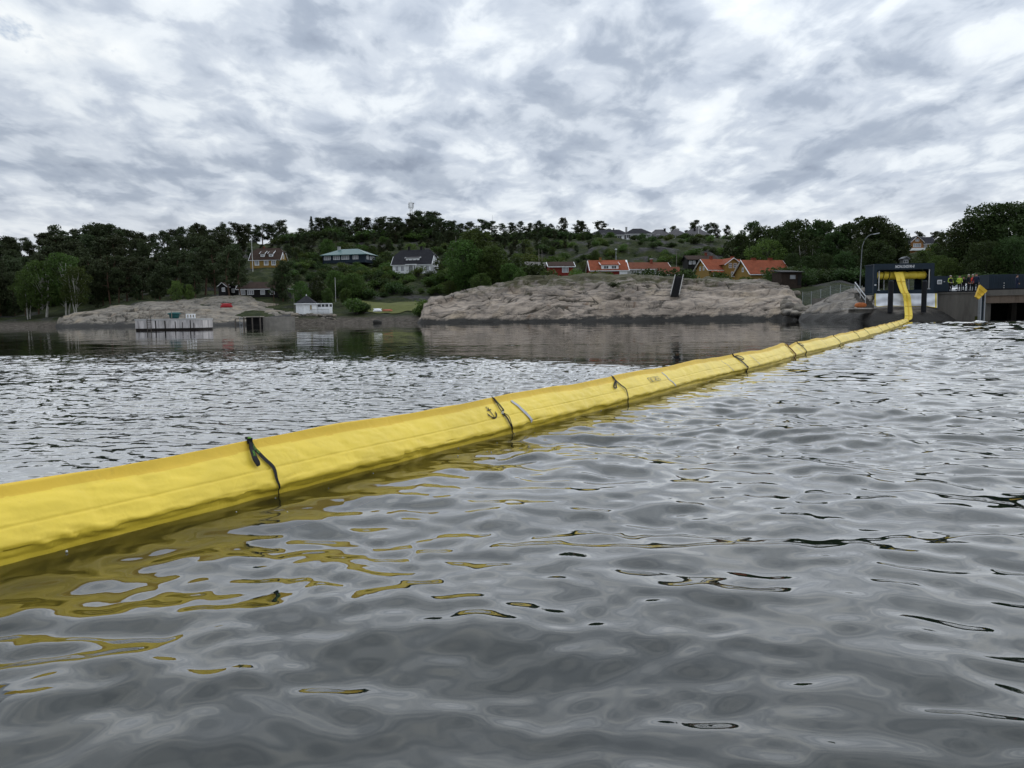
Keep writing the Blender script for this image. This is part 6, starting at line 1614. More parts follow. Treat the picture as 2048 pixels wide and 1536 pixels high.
# --- white tarpaulin below the container
tp = thing('white_tarpaulin', 'white tarpaulin with yellow edges hung below the container', 'tarpaulin', P(1812, 613, 78.4))
t0 = tp.location.copy()
def tarp_pt(u, v):
    px = 1750 + (1874.5 - 1750) * u
    top = 587.3 - 0.4 * u; bot = np.interp(u, (0, 0.04, 0.2, 0.36, 0.5, 0.7, 0.84, 0.92, 1.0), (611, 613.5, 612, 612, 613, 613, 612.5, 614.5, 615.5))
    py = top + (bot - top) * v
    fold = 0.05 * math.sin(u * 23 + v * 2) + 0.06 * math.sin(v * 9 + 2.5 * math.sin(u * 7)) + 0.03 * math.sin(u * 57)
    return P(px, py, 78.35 - 0.25 * v + fold * (0.3 + v)) - t0
def grid_part(name, us, vs_, mat, off=0.0):
    mb = MB(); pts = [tarp_pt(u, v) + Vector((0, -off, 0)) for u in us for v in vs_]
    nv = len(vs_)
    mb.raw(pts, [(i * nv + j, i * nv + j + 1, (i + 1) * nv + j + 1, (i + 1) * nv + j) for i in range(len(us) - 1) for j in range(nv - 1)])
    return mb.build(name, mat, tp, True)
grid_part('sheet', np.linspace(0, 1, 60), np.linspace(0, 1, 16), M_TARP)
M_YEDGE = plain('yellow_tarp_edge', (0.72, 0.55, 0.05), 0.5)
grid_part('yellow_edge', np.linspace(-0.006, 0.012, 3), np.linspace(0, 1, 16), M_YEDGE, 0.02)
grid_part('yellow_edge', np.linspace(0.965, 0.99, 3), np.linspace(0, 0.97, 16), M_YEDGE, 0.02)
grid_part('yellow_edge', np.linspace(0.01, 0.99, 60), np.linspace(0.97, 1.0, 3), M_YEDGE, 0.02)
# --- two black fender posts
for px, l in ((1780.5, 'left black rubber fender post before the tarpaulin'), (1847.5, 'right black rubber fender post before the tarpaulin')):
    b0 = P(px, 613.5, 77.3); o = thing('fender_post', l, 'post', b0, 0, 'fender posts below the container')
    mb = MB(); mb.lathe([(0.25, -0.6), (0.25, 2.55), (0.22, 2.62)], (0, 0, 0), 16); mb.build('shaft', M_RUBBER, o, False)
    mb = MB(); mb.lathe([(0.22, 2.62), (0.18, 2.66)], (0, 0, 0), 16); mb.build('cap', M_CONT, o)
# --- steps with handrail, landing and buoy
st = thing('concrete_steps', 'grey concrete steps with a pale handrail left of the container', 'steps', P(1741, 611, 79.5))
for i in range(8):
    mb = MB(); mb.bb(-0.40, 0.36, i * 0.36, i * 0.36 + 0.42, i * 0.19 - 0.5, i * 0.19 + 0.10); mb.build('step', M_CONC, st)
mb = MB(); mb.tube([(-0.50, 0.1, 0.15), (-0.50, 0.1, 1.0), (-0.46, 2.7, 2.55), (-0.46, 2.7, 1.7)], 0.05, 8); mb.tube([(-0.5, 1.3, 0.8), (-0.48, 1.3, 1.75)], 0.04, 8); mb.tube([(-0.5, 0.1, 0.55), (-0.46, 2.7, 2.1)], 0.035, 8); mb.build('handrail', plain('pale_rail', (0.55, 0.56, 0.57), 0.5), st)
ld = thing('stone_landing', 'thin pale landing slab on the dark rock under the orange buoy', 'landing', P(1722, 616, 79.0))
mb = MB(); mb.bb(-1.35, 1.3, -0.3, 1.6, -0.12, 0.0); mb.build('slab', M_CONC_L, ld); mb = MB(); mb.bb(-0.6, 1.3, -0.1, 1.6, -0.5, -0.121); mb.build('footing', M_CONC, ld)
by = thing('orange_buoy', 'weathered orange buoy lying on the landing left of the container', 'buoy', P(1721, 615.0, 79.4))
mb = MB(); mb.tube([(-0.62, 0, 0.24), (-0.56, 0, 0.24), (-0.45, 0, 0.24), (-0.2, 0, 0.25), (0.2, 0, 0.25), (0.45, 0, 0.24), (0.56, 0, 0.24), (0.62, 0, 0.24)], [0.05, 0.15, 0.23, 0.27, 0.27, 0.23, 0.15, 0.05], 16); mb.build('body', M_ORANGE, by, True)
mb = MB(); mb.tube([(0, 0.0, 0.24), (0.005, 0, 0.24)], 0.281, 16); mb.tube([(-0.3, 0, 0.25), (-0.28, 0, 0.25)], 0.268, 16); mb.build('band', plain('dull_orange_band', (0.28, 0.09, 0.04), 0.7), by)
# --- street lamp
lb = P(1719.5, 584, 93); lp = thing('street_lamp', 'tall grey street lamp with curved arm left of the container', 'street lamp', lb)
lt = P(1750, 468.5, 93) - lb
pp = [Vector((0, 0, 0)), Vector((0.05, 0, 3)), Vector((0.12, 0, 5.0))]
for i in range(1, 9):
    t_ = i / 8; pp.append(Vector((0.12 + (lt.x - 0.25) * (1 - math.cos(t_ * math.pi / 2.1)) , 0, 5.0 + (lt.z - 5.0) * math.sin(t_ * math.pi / 2))))
mb = MB(); mb.tube(pp, [0.075, 0.065, 0.055] + [0.045] * 8, 8); mb.build('post', plain('dull_grey_steel', (0.16, 0.17, 0.175), 0.5, 0.2), lp)
mb = MB(); mb.bar(pp[-1], pp[-1] + Vector((0.75, 0, 0.15)), 0.18, 0.10); mb.build('lamp_head', plain('lamp_head_grey', (0.45, 0.47, 0.48), 0.5), lp)
mb = MB(); mb.bb(-0.5, 0.5, -0.4, 0.4, -1.2, 0.02); mb.build('footing', M_CONC, lp)
# --- wire fence
fa, fb = wp(1604, 119, 0), wp(1722, 104, 0)
fe = thing('wire_fence', 'wire mesh fence on the grass between black shed and lamp post', 'fence', (fa.x, fa.y, 0))
npst = 7; zs = []
for i in range(npst):
    p = fa.lerp(fb, i / (npst - 1)); z = max(gz(p.x, p.y), 2.2); zs.append((p - fa, z))
    mb = MB(); mb.tube([(p.x - fa.x, p.y - fa.y, z - 0.4), (p.x - fa.x, p.y - fa.y, z + 2.1)], 0.04, 6); mb.build('post', M_STEEL, fe)
mb = MB()
for (p, z), (p2, z2) in zip(zs, zs[1:]):
    for k in range(9): mb.bar((p.x, p.y, z + 0.1 + k * 0.24), (p2.x, p2.y, z2 + 0.1 + k * 0.24), 0.02, 0.02)
    for k in range(8):
        u = k / 8; a = p.lerp(p2, u); za = z + (z2 - z) * u; mb.bar((a.x, a.y, za + 0.05), (a.x, a.y, za + 2.05), 0.02, 0.02)
w_ = mb.build('wire_mesh', plain('dull_wire', (0.22, 0.24, 0.25), 0.6), fe); w_['kind'] = 'stuff'
# --- dark hoarding boxes
bx = thing('blue_cabinet', 'low dark blue cabinet with white grid sign beside the container', 'cabinet', P(1879, 587, 85))
mb = MB(); mb.bb(-0.95, 1.1, 0, 1.6, -0.2, 1.95); mb.build('body', M_CONT, bx)
mb = MB(); mb.bb(-0.30, 0.20, -0.03, 0.0, 1.05, 1.52); mb.build('sign', W_WHITE, bx)
for i in range(2):
    for k in range(3):
        mb = MB(); mb.bb(-0.22 + k * 0.125, -0.12 + k * 0.125, -0.045, -0.03, 1.13 + i * 0.17, 1.26 + i * 0.17); mb.build('sign_field', plain('sign_grey', (0.16, 0.18, 0.19), 0.6), bx)
mb = MB(); mb.bb(0.42, 0.56, -0.03, 0, 1.28, 1.33); mb.build('label_plate', W_WHITE, bx)
bx = thing('storage_container', 'long dark blue storage container at the right edge behind the walking man', 'container', P(1977, 589, 92))
Lc = 6.4
mb = MB(); mb.bb(0, Lc, 0, 2.4, -0.1, 2.42); mb.build('body', M_CONT, bx)
for i in range(30):
    mb = MB(); mb.bb(0.12 + i * 0.21, 0.22 + i * 0.21, -0.035, 0.0, 0.1, 2.3); mb.build('corrugation', M_CONT, bx)
for z in (0.75, 1.0, 1.3):
    mb = MB(); mb.bb(1.75, 1.88, -0.05, -0.036, z, z + 0.12); mb.build('mark', W_GREY, bx)
# --- cars
M_CARW = plain('white_car_paint', (0.68, 0.69, 0.70), 0.25, 0.05, 1)
M_CARS = plain('silver_car_paint', (0.42, 0.46, 0.52), 0.25, 0.05, 1)
def car(label, px, Y, rz, paint, flip=1):
    t = thing('parked_car', label, 'car', wp(px, Y, ZQ + 0.02), R(rz), 'cars parked on the quay')
    L, W, = 4.3, 1.75
    prof = [(-2.15, 0.35), (-2.15, 0.72), (-2.0, 0.86), (-1.1, 0.95), (-0.95, 0.98), (1.35, 1.0), (2.0, 0.95), (2.13, 0.75), (2.15, 0.35)]
    mb = MB(); mb.extrude([Vector((x * flip, -W / 2, z)) for x, z in prof], (0, W, 0)); b = mb.build('body', paint, t)
    md = b.modifiers.new('bevel', 'BEVEL'); md.width = 0.08; md.segments = 3
    cab = [(-1.1, 0.95), (-0.35, 1.42), (0.2, 1.48), (0.95, 1.44), (1.75, 0.99)]
    mb = MB(); lo = [Vector((x * flip, -W / 2 + 0.06 + (z - 0.95) * 0.28, z)) for x, z in cab]; hi = [Vector((p.x, -p.y, p.z)) for p in lo]; n = len(lo)
    mb.raw(lo + hi, [tuple(range(n))[::-1], tuple(range(n, 2 * n))] + [(i, (i + 1) % n, n + (i + 1) % n, n + i) for i in range(n)]); c = mb.build('cabin', paint, t)
    md = c.modifiers.new('bevel', 'BEVEL'); md.width = 0.04; md.segments = 2
    def pane(pts, nm):
        m_ = MB(); m_.poly(pts); m_.build(nm, M_CARGLASS, t)
    e = 0.012
    for sg_ in (-1, 1):
        def s(x, z): return Vector((x * flip, sg_ * (W / 2 - 0.06 - (z - 0.95) * 0.28 + e), z))
        pane([s(-0.92, 1.02), s(0.0, 1.02), s(0.0, 1.40), s(-0.34, 1.37)], 'side_window'); pane([s(0.07, 1.02), s(1.4, 1.04), s(0.95, 1.37), s(0.07, 1.41)], 'side_window')
    yy = W / 2 - 0.16
    pane([Vector(((-1.08) * flip - e * flip, -yy, 0.99)), Vector(((-1.08) * flip - e * flip, yy, 0.99)), Vector((-0.42 * flip - e * flip * 1.5, yy - 0.1, 1.40)), Vector((-0.42 * flip - e * flip * 1.5, -yy + 0.1, 1.40))], 'windscreen')
    pane([Vector((1.70 * flip + e * flip, -yy, 1.03)), Vector((1.70 * flip + e * flip, yy, 1.03)), Vector((1.0 * flip + e * 2 * flip, yy - 0.1, 1.42)), Vector((1.0 * flip + e * 2 * flip, -yy + 0.1, 1.42))], 'rear_window')
    for x in (-1.35, 1.35):
        for sg_ in (-1, 1):
            m_ = MB(); m_.tube([(x, sg_ * (W / 2 - 0.2), 0.32), (x, sg_ * (W / 2 + 0.02), 0.32)], 0.32, 18); wh = m_.build('wheel', M_RUBBER, t)
            m_ = MB(); m_.tube([(x, sg_ * (W / 2 + 0.02), 0.32), (x, sg_ * (W / 2 + 0.03), 0.32)], 0.2, 12); m_.build('rim', M_STEEL, wh)
    for sg_ in (-1, 1):
        m_ = MB(); m_.bb(-2.17 * flip, -2.08 * flip, sg_ * 0.75 - 0.2 * (sg_ > 0), sg_ * 0.75 + 0.2 * (sg_ < 0), 0.62, 0.78); m_.build('headlight', M_GLASS, t)
        m_ = MB(); m_.bb(2.06 * flip, 2.17 * flip, sg_ * 0.75 - 0.2 * (sg_ > 0), sg_ * 0.75 + 0.2 * (sg_ < 0), 0.68, 0.86); m_.build('tail_light', plain('red_lens', (0.3, 0.02, 0.02), 0.3), t)
        m_ = MB(); m_.bb(-0.78 * flip, -0.6 * flip, sg_ * (W / 2 + 0.12) - 0.08, sg_ * (W / 2 + 0.12) + 0.08, 1.0, 1.12); m_.build('mirror', paint, t)
    return t
M_CARGLASS = plain('car_glass', (0.10, 0.12, 0.14), 0.08, 0.1, 1)
car('silver car parked nose first beside the container', 1882, 93, 62, M_CARS, 1)
car('white car parked behind the red-vested group', 1925, 96, 20, M_CARW, 1)
car('white car parked behind the yellow kite-shaped marker', 1974, 97.5, 4, M_CARW, -1)
# --- people
SKIN = plain('skin', (0.48, 0.28, 0.20), 0.6, 0.08, 5)
HAIRG = plain('grey_hair', (0.36, 0.34, 0.32), 0.8); HAIRD = plain('dark_hair', (0.03, 0.022, 0.018), 0.8)
C_HIVIS = plain('yellow_hivis_cloth', (0.36, 0.48, 0.05), 0.7, 0.1); C_BLACK = plain('black_cloth', (0.012, 0.012, 0.015), 0.85, 0.3); C_NAVY = plain('navy_cloth', (0.015, 0.022, 0.05), 0.85, 0.2)
C_RED = plain('red_vest_cloth', (0.70, 0.07, 0.04), 0.7, 0.1); C_WHITE = plain('white_cloth', (0.6, 0.6, 0.58), 0.8); C_BLUE = plain('light_blue_cloth', (0.25, 0.36, 0.46), 0.8)
def person(label, px, Y, hgt, rz, top, legs, hair, vest=None, arm=0.0, stride=0.0, hand=0.3):
    """one continuous skinned body; local -y is the front"""
    s = hgt / 1.75
    t = thing('person', label, 'person', wp(px, Y, ZQ + 0.005), R(rz), 'people on the quay')
    J = {'pelvis': (0, 0, 0.95, 0.155), 'waist': (0, -0.01, 1.10, 0.14), 'chest': (0, 0.0, 1.30, 0.165), 'neckb': (0, 0.01, 1.45, 0.09), 'neck': (0, -0.0, 1.52, 0.058), 'chin': (0, -0.03, 1.57, 0.075), 'head': (0, -0.015, 1.655, 0.098), 'crown': (0, 0.005, 1.72, 0.07)}
    E = [('pelvis', 'waist'), ('waist', 'chest'), ('chest', 'neckb'), ('neckb', 'neck'), ('neck', 'chin'), ('chin', 'head'), ('head', 'crown')]
    for k, sx in (('l', -1), ('r', 1)):
        st_ = stride * sx
        J['hip' + k] = (0.09 * sx, 0, 0.88, 0.10); J['knee' + k] = (0.105 * sx, -0.03 - st_ * 0.5, 0.50, 0.068); J['ank' + k] = (0.11 * sx, 0.03 - st_, 0.09, 0.046); J['toe' + k] = (0.125 * sx, -0.14 - st_, 0.04, 0.042)
        J['sh' + k] = (0.185 * sx, 0.01, 1.41, 0.072); J['elb' + k] = (0.26 * sx, 0.03 - arm * 0.05, 1.13, 0.05); J['wr' + k] = ((0.27 - arm * 0.12) * sx, -0.05 - arm * 0.24, 0.90 + arm * 0.22, 0.034); 
        J['palm' + k] = ((0.27 - arm * 0.20) * sx, -0.07 - arm * 0.31, 0.83 + arm * 0.26, 0.036)
        E += [('pelvis', 'hip' + k), ('hip' + k, 'knee' + k), ('knee' + k, 'ank' + k), ('ank' + k, 'toe' + k), ('neckb', 'sh' + k), ('sh' + k, 'elb' + k), ('elb' + k, 'wr' + k), ('wr' + k, 'palm' + k)]
    ks = list(J); me = bpy.data.meshes.new('body')
    me.from_pydata([tuple(c * s for c in J[k][:3]) for k in ks], [(ks.index(a), ks.index(b)) for a, b in E], [])
    o = bpy.data.objects.new('body', me); COL.objects.link(o)
    md = o.modifiers.new('skin', 'SKIN'); md.use_smooth_shade = True
    sk = me.skin_vertices[0].data
    for i, k in enumerate(ks):
        r = J[k][3] * s; sk[i].radius = (r * (1.25 if k in ('chest', 'waist', 'pelvis') else 1), r * (0.85 if k in ('chest', 'waist') else 1)); sk[i].use_root = (k == 'pelvis')
    md2 = o.modifiers.new('sub', 'SUBSURF'); md2.levels = 1; md2.render_levels = 1
    dg = bpy.context.evaluated_depsgraph_get(); ev = o.evaluated_get(dg); m2_ = bpy.data.meshes.new_from_object(ev); bpy.data.objects.remove(o)
    for m in (SKIN, top, legs, C_BLACK): m2_.materials.append(m)
    for p in m2_.polygons:
        c = p.center / s
        hx = (abs(c.x), c.y, c.z)
        if c.z > 1.50: k = 0
        elif c.z < 0.10: k = 3
        elif abs(c.x) > 0.17 and c.z < 0.90 + arm * 0.22 and c.z > 0.6: k = 0 if c.z < 0.885 + arm * 0.22 else 1
        elif c.z > 0.93: k = 1
        else: k = 2
        p.material_index = k; p.use_smooth = True
    b = link_mesh('body', m2_, None, t)
    # fingers
    fm = MB()
    for sx in (-1, 1):
        pk = 'l' if sx < 0 else 'r'; pa = Vector(J['palm' + pk][:3]) * s; dn = (pa - Vector(J['wr' + pk][:3]) * s).normalized()
        for f in range(4):
            o0 = pa + Vector((0, (f - 1.5) * 0.02 * s, 0)) + dn * 0.015; ln = (0.065, 0.075, 0.072, 0.058)[f] * s
            fm.tube([o0, o0 + dn * ln * 0.55, o0 + dn * ln + Vector((-sx * 0.018, -0.008, 0))], [0.010 * s, 0.009 * s, 0.007 * s], 5)
        o0 = pa + Vector((-sx * 0.01, -0.03 * s, 0.02 * s)); fm.tube([o0, o0 + dn * 0.03 + Vector((0, -0.025, 0)), o0 + dn * 0.055 + Vector((0, -0.03, 0))], [0.011 * s, 0.01 * s, 0.008 * s], 5)
    fm.build('fingers', SKIN, t, True)
    # hair cap and face
    hm = bmesh.new(); bmesh.ops.create_icosphere(hm, subdivisions=2, radius=0.106 * s)
    for v in list(hm.verts):
        if v.co.z < -0.01 * s and v.co.y < 0.03 * s: hm.verts.remove(v)
    for v in hm.verts: v.co = v.co * 1.02 + Vector((0, 0.004, 1.668)) * s if False else Vector((v.co.x * 0.98, v.co.y + 0.002 * s, v.co.z + 1.672 * s))
    hme = bpy.data.meshes.new('hair'); hm.to_mesh(hme); hm.free(); link_mesh('hair', hme, hair, t, True)
    fc = MB(); 
    for sx in (-1, 1): fc.box((sx * 0.035 * s, -0.103 * s, 1.655 * s), (0.022 * s, 0.012 * s, 0.010 * s))
    fc.build('eyes', HAIRD, t)
    ns = MB(); ns.raw([Vector((-0.014, -0.095, 1.645)) * s, Vector((0.014, -0.095, 1.645)) * s, Vector((0, -0.130, 1.615)) * s, Vector((0, -0.095, 1.60)) * s, Vector((0, -0.1, 1.665)) * s], [(0, 2, 4), (4, 2, 1), (0, 3, 2), (1, 2, 3)]); ns.build('nose', SKIN, t)
    mo = MB(); mo.box((0, -0.092 * s, 1.585 * s), (0.045 * s, 0.012 * s, 0.008 * s)); mo.build('mouth', plain('lips', (0.30, 0.12, 0.10), 0.6), t)
    er = MB()
    for sx in (-1, 1): er.box((sx * 0.098 * s, 0.0, 1.64 * s), (0.018 * s, 0.035 * s, 0.055 * s))
    er.build('ears', SKIN, t)
    if vest:
        vm = MB(); n = 18
        rings = []
        for z, rx, ry in ((0.92, 0.222, 0.172), (1.05, 0.212, 0.16), (1.22, 0.236, 0.178), (1.36, 0.232, 0.168), (1.455, 0.13, 0.115)):
            rings.append([Vector((rx * math.cos(a), ry * math.sin(a) * 1.0, z)) * s for a in [2 * math.pi * k / n for k in range(n)]])
        vm.raw([p for r_ in rings for p in r_], [(i * n + k, i * n + (k + 1) % n, (i + 1) * n + (k + 1) % n, (i + 1) * n + k) for i in range(4) for k in range(n)])
        v = vm.build('vest', vest, t, True)
        bd = MB()
        rr = [[Vector((0.226 * math.cos(a), 0.175 * math.sin(a), z)) * s for a in [2 * math.pi * k / n for k in range(n)]] for z in (1.0, 1.05)]
        bd.raw(rr[0] + rr[1], [(k, (k + 1) % n, n + (k + 1) % n, n + k) for k in range(n)]); bd.build('reflective_band', C_WHITE, v)
    return t
person('man in yellow hi-vis jacket with black vest standing nearest the container', 1897, 81.0, 1.84, 8, C_HIVIS, C_BLACK, HAIRG, C_BLACK, 0.6)
person('person in yellow hi-vis jacket with red collar, second from the container', 1915, 81.8, 1.86, -12, C_HIVIS, C_BLACK, HAIRD, None, 0.9)
person('person in dark clothes half hidden behind the second hi-vis figure', 1923, 83.4, 1.80, -30, C_BLACK, C_BLACK, HAIRD, None, 0.3)
person('grey-haired man in black jacket beside the red vest', 1933, 81.6, 1.95, 25, C_BLACK, C_BLACK, HAIRG, None, 0.3)
person('person in bright red vest in the middle of the group', 1941, 82.6, 2.0, 5, C_BLACK, C_BLACK, HAIRG, C_RED, 0.4)
person('man in dark navy jacket standing right of the red vest', 1948, 82.0, 2.05, -40, C_NAVY, C_BLACK, HAIRD, None, 0.1)
person('man in navy jacket and light blue shirt walking alone at the right', 2029, 84.0, 1.95, 75, C_NAVY, C_NAVY, HAIRD, None, 0.2, 0.16)
# ---------------------------------------------------------------- left bay
# --- concrete mooring platform
pb = P(335, 660, 88); pl = thing('mooring_platform', 'streaked concrete mooring platform with railings standing in the water at left', 'platform', (pb.x, 88, 0))
hw, dpt, zt = 3.87, 4.6, 1.33
def rrect(x0, x1, y0, y1, r, n=6):
    out = []
    for cx, cy, a0 in ((x1 - r, y1 - r, 0), (x0 + 0.35, y1 - 0.35, 90), (x0 + 0.35, y0 + 0.35, 180), (x1 - r, y0 + r, 270)):
        rr = r if cx > 0 else 0.35
        for k in range(n + 1):
            a = R(a0 + 90 * k / n); out.append(Vector((cx + rr * math.cos(a), cy + rr * math.sin(a), 0)))
    return out
rp = rrect(-hw, hw, 0, dpt, 1.1)
mb = MB(); mb.extrude([p + Vector((0, 0, 0.22)) for p in rp], (0, 0, zt - 0.42)); o = mb.build('wall', plain('whitewashed_streaked_concrete', (0.60, 0.56, 0.55), 0.9, 0.7, 1.6, bump=0.03, streak=True), pl)
mb = MB(); mb.extrude([p * 0.992 + Vector((0, 0.02, -1.5)) for p in rp], (0, 0, 1.72)); mb.build('dark_base', plain('black_waterline', (0.018, 0.014, 0.012), 0.8, 0.4), pl)
mb = MB(); mb.extrude([Vector((p.x * 1.008, (p.y - 2.3) * 1.015 + 2.3, zt - 0.20)) for p in rp], (0, 0, 0.20)); mb.build('top_slab', M_CONC_T, pl)
for x, z1, wdt in ((-2.35, 1.12, 0.07), (-1.35, 1.12, 0.10), (-0.25, 1.1, 0.12), (0.95, 1.0, 0.09), (2.7, 1.1, 0.10), (1.8, 0.9, 0.07), (3.1, 0.8, 0.06)):
    mb = MB(); mb.bb(x - wdt / 2, x + wdt / 2, -0.03, 0.02, 0.15, z1); mb.build('fender_batten', plain('black_waterline', (0.018, 0.014, 0.012), 0.8, 0.4), pl)
mb = MB(); mb.bar((-2.3, -0.08, -0.2), (-2.3, -0.08, zt), 0.05); mb.bar((-1.85, -0.08, -0.2), (-1.85, -0.08, zt), 0.05)
for k in range(5): mb.bar((-2.3, -0.08, 0.1 + k * 0.27), (-1.85, -0.08, 0.1 + k * 0.27), 0.035)
mb.build('ladder', M_TIMBER, pl)
mb = MB()
for x in (-3.4, -2.2, -1.0, 0.4, 1.9): mb.tube([(x, 0.4, zt), (x, 0.4, zt + 1.02)], 0.03, 6)
mb.tube([(-3.4, 0.4, zt + 1.02), (1.9, 0.4, zt + 1.02)], 0.03, 6); mb.tube([(-3.4, 0.4, zt + 0.5), (-0.8, 0.4, zt + 0.5)], 0.025, 6)
for x in (-3.4, -1.0, 1.5, 2.9): mb.tube([(x, 4.2, zt), (x, 4.2, zt + 1.0)], 0.03, 6)
mb.tube([(-3.4, 4.2, zt + 1.0), (2.9, 4.2, zt + 1.0)], 0.03, 6); mb.tube([(-3.4, 4.2, zt + 0.5), (2.9, 4.2, zt + 0.5)], 0.025, 6)
mb.build('railing', plain('pale_brown_rail', (0.24, 0.20, 0.16), 0.7), pl)
tb = thing('covered_tub', 'round tub under a teal cover on the concrete platform', 'tub', (pb.x + 0.0, 90.0, zt))
mb = MB(); mb.lathe([(0.42, 0.0), (0.52, 0.15), (0.58, 0.40), (0.60, 0.52)], (0, 0, 0), 18); mb.build('body', plain('teal_cover', (0.018, 0.085, 0.085), 0.6, 0.3), tb, True)
mb = MB(); mb.lathe([(0.72, 0.50), (0.78, 0.54), (0.72, 0.66), (0.45, 0.74), (0.0, 0.76)], (0, 0, 0), 18); mb.build('cover', plain('teal_cover', (0.018, 0.085, 0.085), 0.6, 0.3), tb, True)
ch = thing('white_crate_frame', 'white slatted frame standing at the right end of the concrete platform', 'frame', (pb.x + 1.75, 90.4, zt))
for k, x in enumerate((-0.5, -0.17, 0.17, 0.5)):
    mb = MB(); mb.bb(x - 0.06, x + 0.06, 0, 0.06, 0, 0.52); mb.build('upright', W_WHITE, ch)
mb = MB(); mb.bb(-0.561, 0.561, 0.061, 0.12, 0.46, 0.55); mb.build('rail', W_WHITE, ch); mb = MB(); mb.bb(-0.561, 0.561, 0.061, 0.12, 0.02, 0.10); mb.build('rail', W_WHITE, ch)
# --- red canoe, upturned boats
def hull(t, L, wdt, hgt, mat, name='hull', up=True):
    mb = MB(); n = 13; m = 9; vs = []
    for i in range(n):
        u = i / (n - 1) * 2 - 1; k = max(0.04, (1 - abs(u) ** 2.4)) ** 0.7
        for j in range(m):
            a = math.pi * j / (m - 1)
            vs.append(Vector((u * L / 2, math.cos(a) * wdt / 2 * k, math.sin(a) * hgt * k ** 0.6)))
    mb.raw(vs, [(i * m + j, (i + 1) * m + j, (i + 1) * m + j + 1, i * m + j + 1) for i in range(n - 1) for j in range(m - 1)] + [tuple(i * m for i in range(n)) + tuple(i * m + m - 1 for i in reversed(range(n)))])
    mb.build(name, mat, t, True)
    k = MB(); k.bar((-L / 2 * 0.92, 0, hgt * 0.9), (L / 2 * 0.92, 0, hgt * 0.9), 0.06, 0.14); k.build('keel', mat, t)
M_REDB = plain('red_gelcoat', (0.30, 0.016, 0.020), 0.4, 0.15, 2)
t = thing('red_boat', 'upturned red boat lying on the pale rock below the cabins', 'boat', P(453, 615.0, 158.5), R(6)); hull(t, 2.5, 1.1, 0.9, M_REDB)
t = thing('white_boat', 'upturned white dinghy on the lawn by the beach', 'boat', P(755, 623.0, 160), R(20)); hull(t, 1.9, 1.0, 0.65, W_WHITE)
t = thing('orange_boat', 'upturned dull orange boat lying right of the white dinghy', 'boat', P(775, 622.6, 160.6), R(4)); hull(t, 2.2, 0.9, 0.45, plain('faded_orange_hull', (0.38, 0.13, 0.07), 0.6, 0.3))
# lawn and slipway
def lawn():
    mb = MB(); n, m = 24, 8; vs = []
    for i in range(n):
        for j in range(m):
            px = 728 + (858 - 728) * i / (n - 1); Y = 165.5 + 17 * j / (m - 1) + 1.2 * math.sin(i * 0.9) * (j == 0)
            p = wp(px, Y, 0); p.z = gz(p.x, Y) + 0.16; vs.append(p)
    mb.raw(vs, [(i * m + j, (i + 1) * m + j, (i + 1) * m + j + 1, i * m + j + 1) for i in range(n - 1) for j in range(m - 1)])
    o = mb.build('lawn', plain('mown_grass', (0.105, 0.115, 0.030), 0.95, 0.3, 0.6), None, True); tag(o, kind='structure')
lawn()
sw = thing('concrete_slipway', 'pale concrete shore wall between the jetty and the boathouse', 'shore wall', P(557, 646, 150.5))
mb = MB(); mb.extrude([Vector((-3.3, 0, -1.2)), Vector((3.4, -0.3, -1.2)), Vector((2.6, 1.5, -1.2)), Vector((-3.3, 3, -1.2))], (0, 0, 2.45)); mb.build('wall', plain('sandy_concrete', (0.27, 0.25, 0.22), 0.9, 0.35, 0.8), sw)
jt = thing('wooden_jetty', 'small dark wooden jetty with ladder at the left rocks', 'jetty', P(500, 646, 149.5))
mb = MB(); mb.bb(-1.0, 2.4, -1.0, 1.5, 1.15, 1.32); mb.build('deck', plain('pale_deck_boards', (0.33, 0.30, 0.26), 0.85, 0.25), jt)
mb = MB(); mb.bb(-2.7, -1.02, -0.6, 1.2, 0.75, 0.95); mb.build('lower_deck', M_TIMBER, jt)
for x in (-0.9, 0.75, 2.3, -2.6):
    mb = MB(); mb.bb(x - 0.1, x + 0.1, -0.9, -0.7, -1.2, 1.15 if x > -1 else 0.75); mb.build('post', M_TIMBER, jt)
mb = MB(); mb.bb(-0.95, 2.35, 0.6, 0.7, -0.4, 1.14); mb.build('deck_shade_panel', W_BLACK, jt)  # black panel put in for the shade beneath the deck
mb = MB(); mb.bar((-1.75, -0.7, -0.4), (-1.75, -0.7, 1.2), 0.07); mb.bar((-1.3, -0.7, -0.4), (-1.3, -0.7, 1.2), 0.07)
for k in range(5): mb.bar((-1.75, -0.7, -0.1 + k * 0.28), (-1.3, -0.7, -0.1 + k * 0.28), 0.05)
mb.build('ladder', M_STEEL, jt)
# --- wooden stairs up the big rock
s0 = P(1349.5, 593.5, 124.5); s1 = P(1358.5, 553.0, 133.0)
ws = thing('wooden_stairs', 'steep dark wooden stairs with pale side rails up the big rock', 'stairs', s0)
dv = s1 - s0; hw = 0.72
for sg_ in (-1, 1):
    mb = MB(); mb.bar(Vector((sg_ * hw, 0, 0.28)), dv + Vector((sg_ * hw, 0, 0.28)), 0.12, 0.24); mb.build('stringer', plain('bleached_rail', (0.30, 0.29, 0.27), 0.8), ws)
tm = None
for k in range(17):
    p = dv * ((k + 0.5) / 17) + Vector((0, 0, 0.18))
    o = bpy.data.objects.new('tread', tm) if tm else None
    if o is None:
        mb = MB(); mb.bb(-hw + 0.08, hw - 0.08, -0.16, 0.16, -0.04, 0.04); tm = mb.mesh('tread'); tm.materials.append(plain('dark_tread', (0.022, 0.022, 0.025), 0.8, 0.3)); o = bpy.data.objects.new('tread', tm)
    COL.objects.link(o); o.parent = ws; o.location = p
